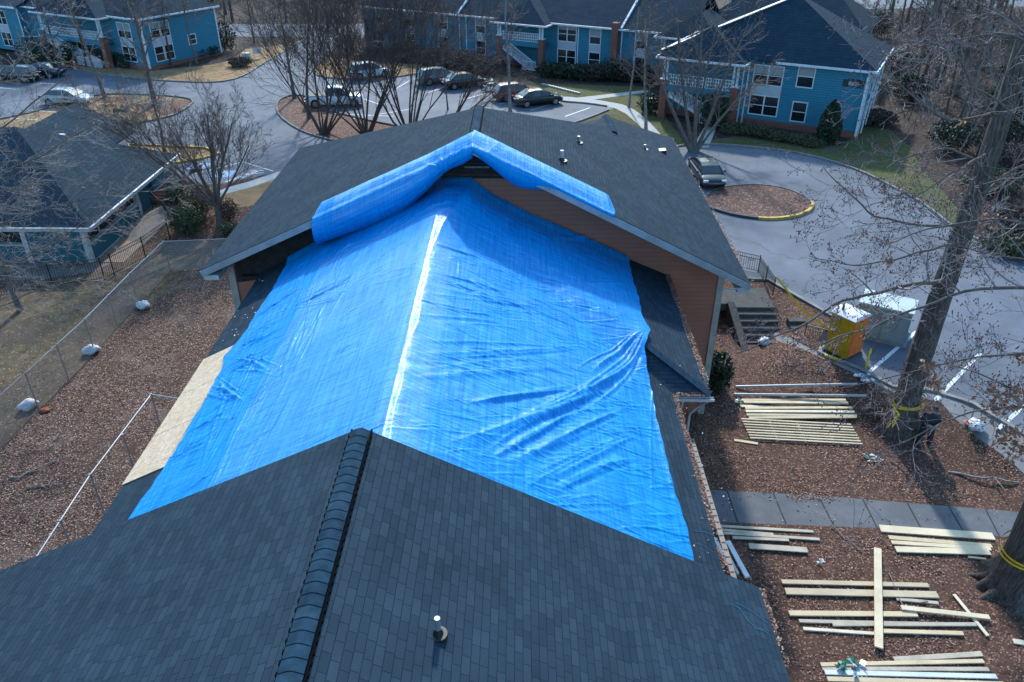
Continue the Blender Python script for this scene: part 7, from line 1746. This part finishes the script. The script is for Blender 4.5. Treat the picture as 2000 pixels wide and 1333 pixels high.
# small things far left: cones, signs, box
for k, (u, v) in enumerate([(112, 136), (126, 138), (148, 134)]):
    e = empty('traffic_cone', G(u, v), label=['orange cone closest to the parked dark blue sedan', 'orange cone in the middle of the taped three', 'orange cone farthest from the parked cars'][k], cat='cone')
    mb = MB(); mb.cyl((0, 0, .04), (0, 0, .95), .20, 12, .06); mb.build('cone', mat('cone_orange', (.75, .10, .02), .5), e)
    mb = MB(); mb.cyl((0, 0, .62), (0, 0, .80), .125, 12, .095); mb.build('white_band', M_white, e)
    mb = MB(); mb.box(-.26, -.26, 0, .26, .26, .039); mb.build('base', M_tyre, e)
mb = MB(); q = [G(112, 136), G(126, 138), G(148, 134)]
for a, b in zip(q[:-1], q[1:]):
    for z in (.9,): a1 = a + Vector((0, 0, z)); b1 = b + Vector((0, 0, z)); mm = (a1 + b1) / 2 - Vector((0, 0, .15)); [mb.face([p, r, r + Vector((0, 0, .08)), p + Vector((0, 0, .08))]) for p, r in ((a1, mm), (mm, b1))]
tag(mb.build('caution_tape', M_tape), 'yellow tape sagging between the three orange cones', 'tape')
e = empty('utility_box', G(483, 122), label='pale green utility box on the tan verge', cat='utility box'); mb = MB(); mb.box(-.35, -.3, 0, .35, .3, 1.0); mb.build('case', mat('pale_green', (.32, .42, .42), .6), e); mb = MB(); mb.box(-.38, -.33, 1.002, .38, .33, 1.06); mb.build('lid', M_greytrim, e)
e = empty('sign_board', G(504, 114), label='small pale sign on two posts beside the drive entrance', cat='sign'); mb = MB(); mb.box(-.5, -.03, .5, .5, .03, 1.15); mb.build('panel', M_greytrim, e); mb = MB(); mb.box(-.45, -.025, 0, -.4, .025, .499); mb.box(.4, -.025, 0, .45, .025, .499); mb.build('post', M_galv, e)
p = G(238, 275); e = empty('street_sign', p, label='dark street sign pole in front of the pool house roof', cat='sign'); mb = MB(); mb.cyl((0, 0, 0), (0, 0, 2.6), .04, 8); mb.build('pole', M_black, e); mb = MB(); mb.box(-.1, -.02, 2.35, 1.1, .02, 2.6); mb.build('blade', M_black, e)
p = G(330, 362); e = empty('handicap_sign', p, label='dark sign post at the corner of the pool house mulch bed', cat='sign'); mb = MB(); mb.cyl((0, 0, 0), (0, 0, 1.9), .035, 8); mb.build('pole', M_black, e); mb = MB(); mb.box(-.17, -.02, 1.4, .17, .02, 1.9); mb.build('panel', M_black, e)
e = empty('flower_bed_edging', G(1050, 172), label='row of pale stones edging the bed beyond the black sedan', cat='edging'); o = e.location.copy(); mb = MB()
for k in range(14): q = G(1062 + k * 5.2, 167 + k * 1.3) - o; mb.obox(q + Vector((0, 0, .08)), (.16, 0, 0), (0, .1, 0), (0, 0, .09))
mb.build('stone', M_greytrim, e)
# cyan threads on the roof
M_thread = mat('cyan_thread', (.02, .35, .5), .5)
def thread(pix, zf, lab):
    pts = []
    for u, v in pix:
        p = at(u, v, z=6)
        for _ in range(20): p = at(u, v, z=.5 * p.z + .5 * zf(p.x, p.y))
        pts.append(p + Vector((0, 0, .015)))
    P = np.array(smooth_line([tuple(p) for p in pts], 0)); tag(tubemesh('loose_thread', [(P, np.full(len(P), .005))], [4], M_thread), lab, 'thread')
thread([(1355, 1038), (1375, 1040), (1395, 1048), (1398, 1062)], roofz, 'upper tangle of cyan thread on the shingles beside the tarp corner')
thread([(1358, 1062), (1378, 1068), (1392, 1080)], roofz, 'lower strand of cyan thread beside the tarp corner')
fz = lambda x, y: fgz(x)
thread([(1425, 1180), (1445, 1190), (1458, 1210), (1475, 1228), (1490, 1232), (1500, 1238)], fz, 'long cyan thread on the front roof near its gutter')
thread([(1438, 1178), (1452, 1186), (1470, 1196), (1498, 1218)], fz, 'second cyan thread on the front roof, closer to the tarp')

# ---------------------------------------------------------------- man in black
def person(P, rz, sc):
    import bmesh
    J = {'pelvis': (0, 0, .95, .19), 'belly': (0, -.02, 1.10, .195), 'chest': (0, -.02, 1.32, .215), 'neck0': (0, -.03, 1.48, .075), 'neck1': (0, -.06, 1.55, .055), 'head0': (0, -.085, 1.63, .078), 'head1': (0, -.09, 1.70, .092), 'head2': (0, -.085, 1.77, .078)}
    E = [('pelvis', 'belly'), ('belly', 'chest'), ('chest', 'neck0'), ('neck0', 'neck1'), ('neck1', 'head0'), ('head0', 'head1'), ('head1', 'head2')]
    for s, n in ((1, 'l'), (-1, 'r')):
        J.update({n + 'sh': (s * .21, -.01, 1.40, .105), n + 'el': (s * .30, -.02, 1.13, .078), n + 'wr': (s * .11, -.29, 1.14, .038), n + 'hip': (s * .11, 0, .88, .15), n + 'kn': (s * .14 + (.03 if s > 0 else 0), -.03, .50, .115), n + 'an': (s * .16 + (.04 if s > 0 else 0), .01, .10, .082), n + 'toe': (s * .17 + (.05 if s > 0 else 0), -.17, .05, .06)})
        E += [('chest', n + 'sh'), (n + 'sh', n + 'el'), (n + 'el', n + 'wr'), ('pelvis', n + 'hip'), (n + 'hip', n + 'kn'), (n + 'kn', n + 'an'), (n + 'an', n + 'toe')]
        # hand: palm and fingers curled round the controller
        J[n + 'pa'] = (s * .075, -.36, 1.14, .034); E.append((n + 'wr', n + 'pa'))
        for q in range(4):
            a = (s * (.085 - .0), -.385 - .004 * q, 1.165 - .022 * q, .010); b = (s * .055, -.415, 1.168 - .022 * q, .009); c = (s * .030, -.405, 1.168 - .022 * q, .008)
            J[n + 'f%da' % q], J[n + 'f%db' % q], J[n + 'f%dc' % q] = a, b, c; E += [(n + 'pa', n + 'f%da' % q), (n + 'f%da' % q, n + 'f%db' % q), (n + 'f%db' % q, n + 'f%dc' % q)]
        J[n + 'ta'] = (s * .055, -.345, 1.18, .012); J[n + 'tb'] = (s * .035, -.37, 1.20, .010); E += [(n + 'pa', n + 'ta'), (n + 'ta', n + 'tb')]
    names = list(J); idx = {n: i for i, n in enumerate(names)}
    me = bpy.data.meshes.new('person'); me.from_pydata([J[n][:3] for n in names], [(idx[a], idx[b]) for a, b in E], [])
    o = bpy.data.objects.new('person', me); COL.objects.link(o)
    m = o.modifiers.new('skin', 'SKIN'); sv = me.skin_vertices[0].data
    for i, n in enumerate(names): r = J[n][3]; sv[i].radius = (r, r)
    sv[idx['pelvis']].use_root = True; m.use_smooth_shade = True
    m2 = o.modifiers.new('sub', 'SUBSURF'); m2.levels = 2; m2.render_levels = 2
    dg = bpy.context.evaluated_depsgraph_get(); me2 = bpy.data.meshes.new_from_object(o.evaluated_get(dg)); bpy.data.objects.remove(o)
    me2.materials.clear()
    M_skin = mat('skin', (.60, .34, .25), .55); M_clo = mat('black_clothes', (.022, .024, .032), .8, var=.3, vscale=10); M_shoe = mat('black_shoes', (.012, .012, .013), .5)
    for mm in (M_clo, M_skin, M_shoe): me2.materials.append(mm)
    for p in me2.polygons:
        c = p.center; i = 0
        if c.z > 1.535: i = 1
        elif c.y < -.28 and c.z > .6: i = 1
        elif c.z < .10: i = 2
        p.material_index = i; p.use_smooth = True
    body = new_obj('person', me2); body.location = P; body.rotation_euler = (0, 0, rz); body.scale = (sc,) * 3
    mb = MB(); mb.obox((0, -.425, 1.145), (.075, 0, 0), (0, .022, .01), (0, -.01, .05)); 
    ct = mb.build('drone_controller', mat('controller', (.20, .20, .21), .4))
    ct.location = P; ct.rotation_euler = (0, 0, rz); ct.scale = (sc,) * 3; tag(ct, 'small grey handheld controller gripped by the man in black', 'controller')
    mb = MB(); n = 14
    ringz = [(1.73, .112), (1.77, .108), (1.81, .092), (1.84, .06), (1.85, .0)]
    for (z0, r0), (z1, r1) in zip(ringz[:-1], ringz[1:]):
        for k in range(n):
            a, b = 2 * math.pi * k / n, 2 * math.pi * (k + 1) / n
            mb.face([(math.cos(a) * r0 * .88, -.085 + math.sin(a) * r0, z0), (math.cos(b) * r0 * .88, -.085 + math.sin(b) * r0, z0), (math.cos(b) * r1 * .88, -.085 + math.sin(b) * r1, z1), (math.cos(a) * r1 * .88, -.085 + math.sin(a) * r1, z1)])
    mb.mesh([(-.08, -.17, 1.745), (.08, -.17, 1.745), (.06, -.26, 1.725), (-.06, -.26, 1.725)], [(0, 1, 2, 3)]); mb.build('cap', M_clo, body)
    mb = MB()
    for s in (1, -1): mb.obox((s * .032, -.176, 1.705), (.013, 0, 0), (0, .006, 0), (0, 0, .006))
    mb.build('eyes', M_black, body)
    mb = MB(); mb.mesh([(-.012, -.172, 1.70), (.012, -.172, 1.70), (.016, -.17, 1.665), (-.016, -.17, 1.665), (0, -.20, 1.668)], [(0, 1, 4), (1, 2, 4), (2, 3, 4), (3, 0, 4)]); mb.obox((0, -.165, 1.635), (.022, 0, 0), (0, .006, 0), (0, 0, .004))
    for s in (1, -1): mb.obox((s * .086, -.085, 1.69), (.008, 0, 0), (0, .018, 0), (0, 0, .028))
    mb.build('face_features', M_skin, body)
    return tag(body, 'man in black clothes and cap looking down at a handheld controller beside the tree', 'person')
pp = G(1800, 872); person(pp, math.radians(-8), 1.13)

# ---------------------------------------------------------------- loose leaves
def leaves(name, region, n, size, mats, lab, zf=None, seed=1, wmix=None):
    rng = np.random.default_rng(seed); x0, x1, y0, y1 = region; xs = rng.uniform(x0, x1, n * 2); ys = rng.uniform(y0, y1, n * 2)
    cl = .6 * vnoise(xs * .45 + 5, ys * .45 + 5, seed + 7) + .4 * vnoise(xs * 1.7, ys * 1.7, seed + 3); keep = rng.random(n * 2) < np.clip(.03 + 2.6 * (cl - .36), .03, 1) ; xs = xs[keep][:n]; ys = ys[keep][:n]; C = []
    for x, y in zip(xs, ys):
        if zf is None:
            if x > 0 and (y > 20.4 and y < 22.2 and rng.random() < .96): continue
            if pip(lot_right, x, y) and rng.random() < .985: continue
            if pip(walk_lot, x, y) and rng.random() < .9: continue
            if -11.2 < x < 5.3 and y < 27.8: continue
            if x < 0 and pip(grass_near, x, y) and rng.random() < .8: continue
            C.append((x, y, gz(x, y) + .012))
        else: C.append((x, y, zf(x, y)))
    C = np.array(C); n = len(C); a = rng.normal(size=(n, 3)); a[:, 2] *= .25; a /= np.linalg.norm(a, axis=1)[:, None]; b = np.cross(a, np.array([0, 0, 1.]) + rng.normal(0, .35, (n, 3))); b /= np.linalg.norm(b, axis=1)[:, None]
    s = size * rng.uniform(.5, 1.3, n)[:, None]; up = np.array([0, 0, 1.]) * s * .35
    V = np.stack([C - a * s, C - b * s * .55 + up, C + a * s, C + b * s * .55 + up * .6], 1); V[..., 2] = np.maximum(V[..., 2], C[:, None, 2]); V = V.reshape(-1, 3); F = np.arange(n * 4).reshape(-1, 4)
    mi = rng.choice(len(mats), n, p=wmix); return tag(npmesh(name, V, F, mats, mi=mi), lab, 'leaves', kind='stuff')
ML = [mat('leaf_brown', (.165, .068, .045), .85), mat('leaf_tan', (.33, .175, .115), .8), mat('leaf_pale', (.47, .33, .26), .75), mat('leaf_dark', (.07, .030, .022), .9)]
leaves('fallen_leaves', (5.2, 21, 8, 36), 72000, .041, ML, 'drift of fallen brown leaves over the right hand yard', seed=11, wmix=[.38, .3, .14, .18])
leaves('fallen_leaves', (-24, -9.8, 13, 42), 76000, .040, ML, 'carpet of dry fallen leaves along the left of the building', seed=12, wmix=[.33, .28, .2, .19])
def gut(x0, x1, y0, y1, z, n, seed, axis='y'): return leaves('gutter_leaves', (x0, x1, y0, y1), n, .035, ML, ['leaves packed in the long lower gutter beside the tarp', 'leaves packed in the wide roof gutter against the brown wall', 'leaves filling the short gutter and valley of the small hip', 'leaves along the gutter of the hall eave', 'leaves along the gutter of the front roof', 'thin line of leaves along the left eave gutter'][seed - 21], zf=lambda x, y: z, seed=seed, wmix=[.4, .28, .17, .15])
gut(XN - .12, XN + .13, YFG, YW, ZE + .0, 3600, 21); gut(XW - .10, XW + .13, YW, YWALL, ZW + .02, 2600, 22); gut(XN - .25, XW - .1, YW - .1, YW + .14, ZW + .04, 700, 23)
leaves('gutter_leaves', (8.5, 8.68, 26, 44), 1500, .035, ML, 'leaves along the gutter of the hall eave', zf=lambda x, y: 6.3, seed=24, wmix=[.3, .28, .27, .15])
gut(FG_E[0] + .02, FG_E[0] + .12, 7, YFG, FG_E[1] - .06, 500, 25)
# flecks of debris on the middle roof
rng = np.random.default_rng(8)
leaves('roof_debris', (XN - 1.1, XW - .3, 12, 26), 90, .03, [M_white, ML[2]], 'pale flecks scattered on the shingles right of the tarp', zf=lambda x, y: roofz(x, y) + .012, seed=31, wmix=[.6, .4])
leaves('roof_debris', (XL + .1, XL + 1.6, 20, 27), 60, .035, [M_white, ML[2]], 'pale flecks scattered on the shingles left of the tarp', zf=lambda x, y: roofz(x, y) + .012, seed=32, wmix=[.6, .4])
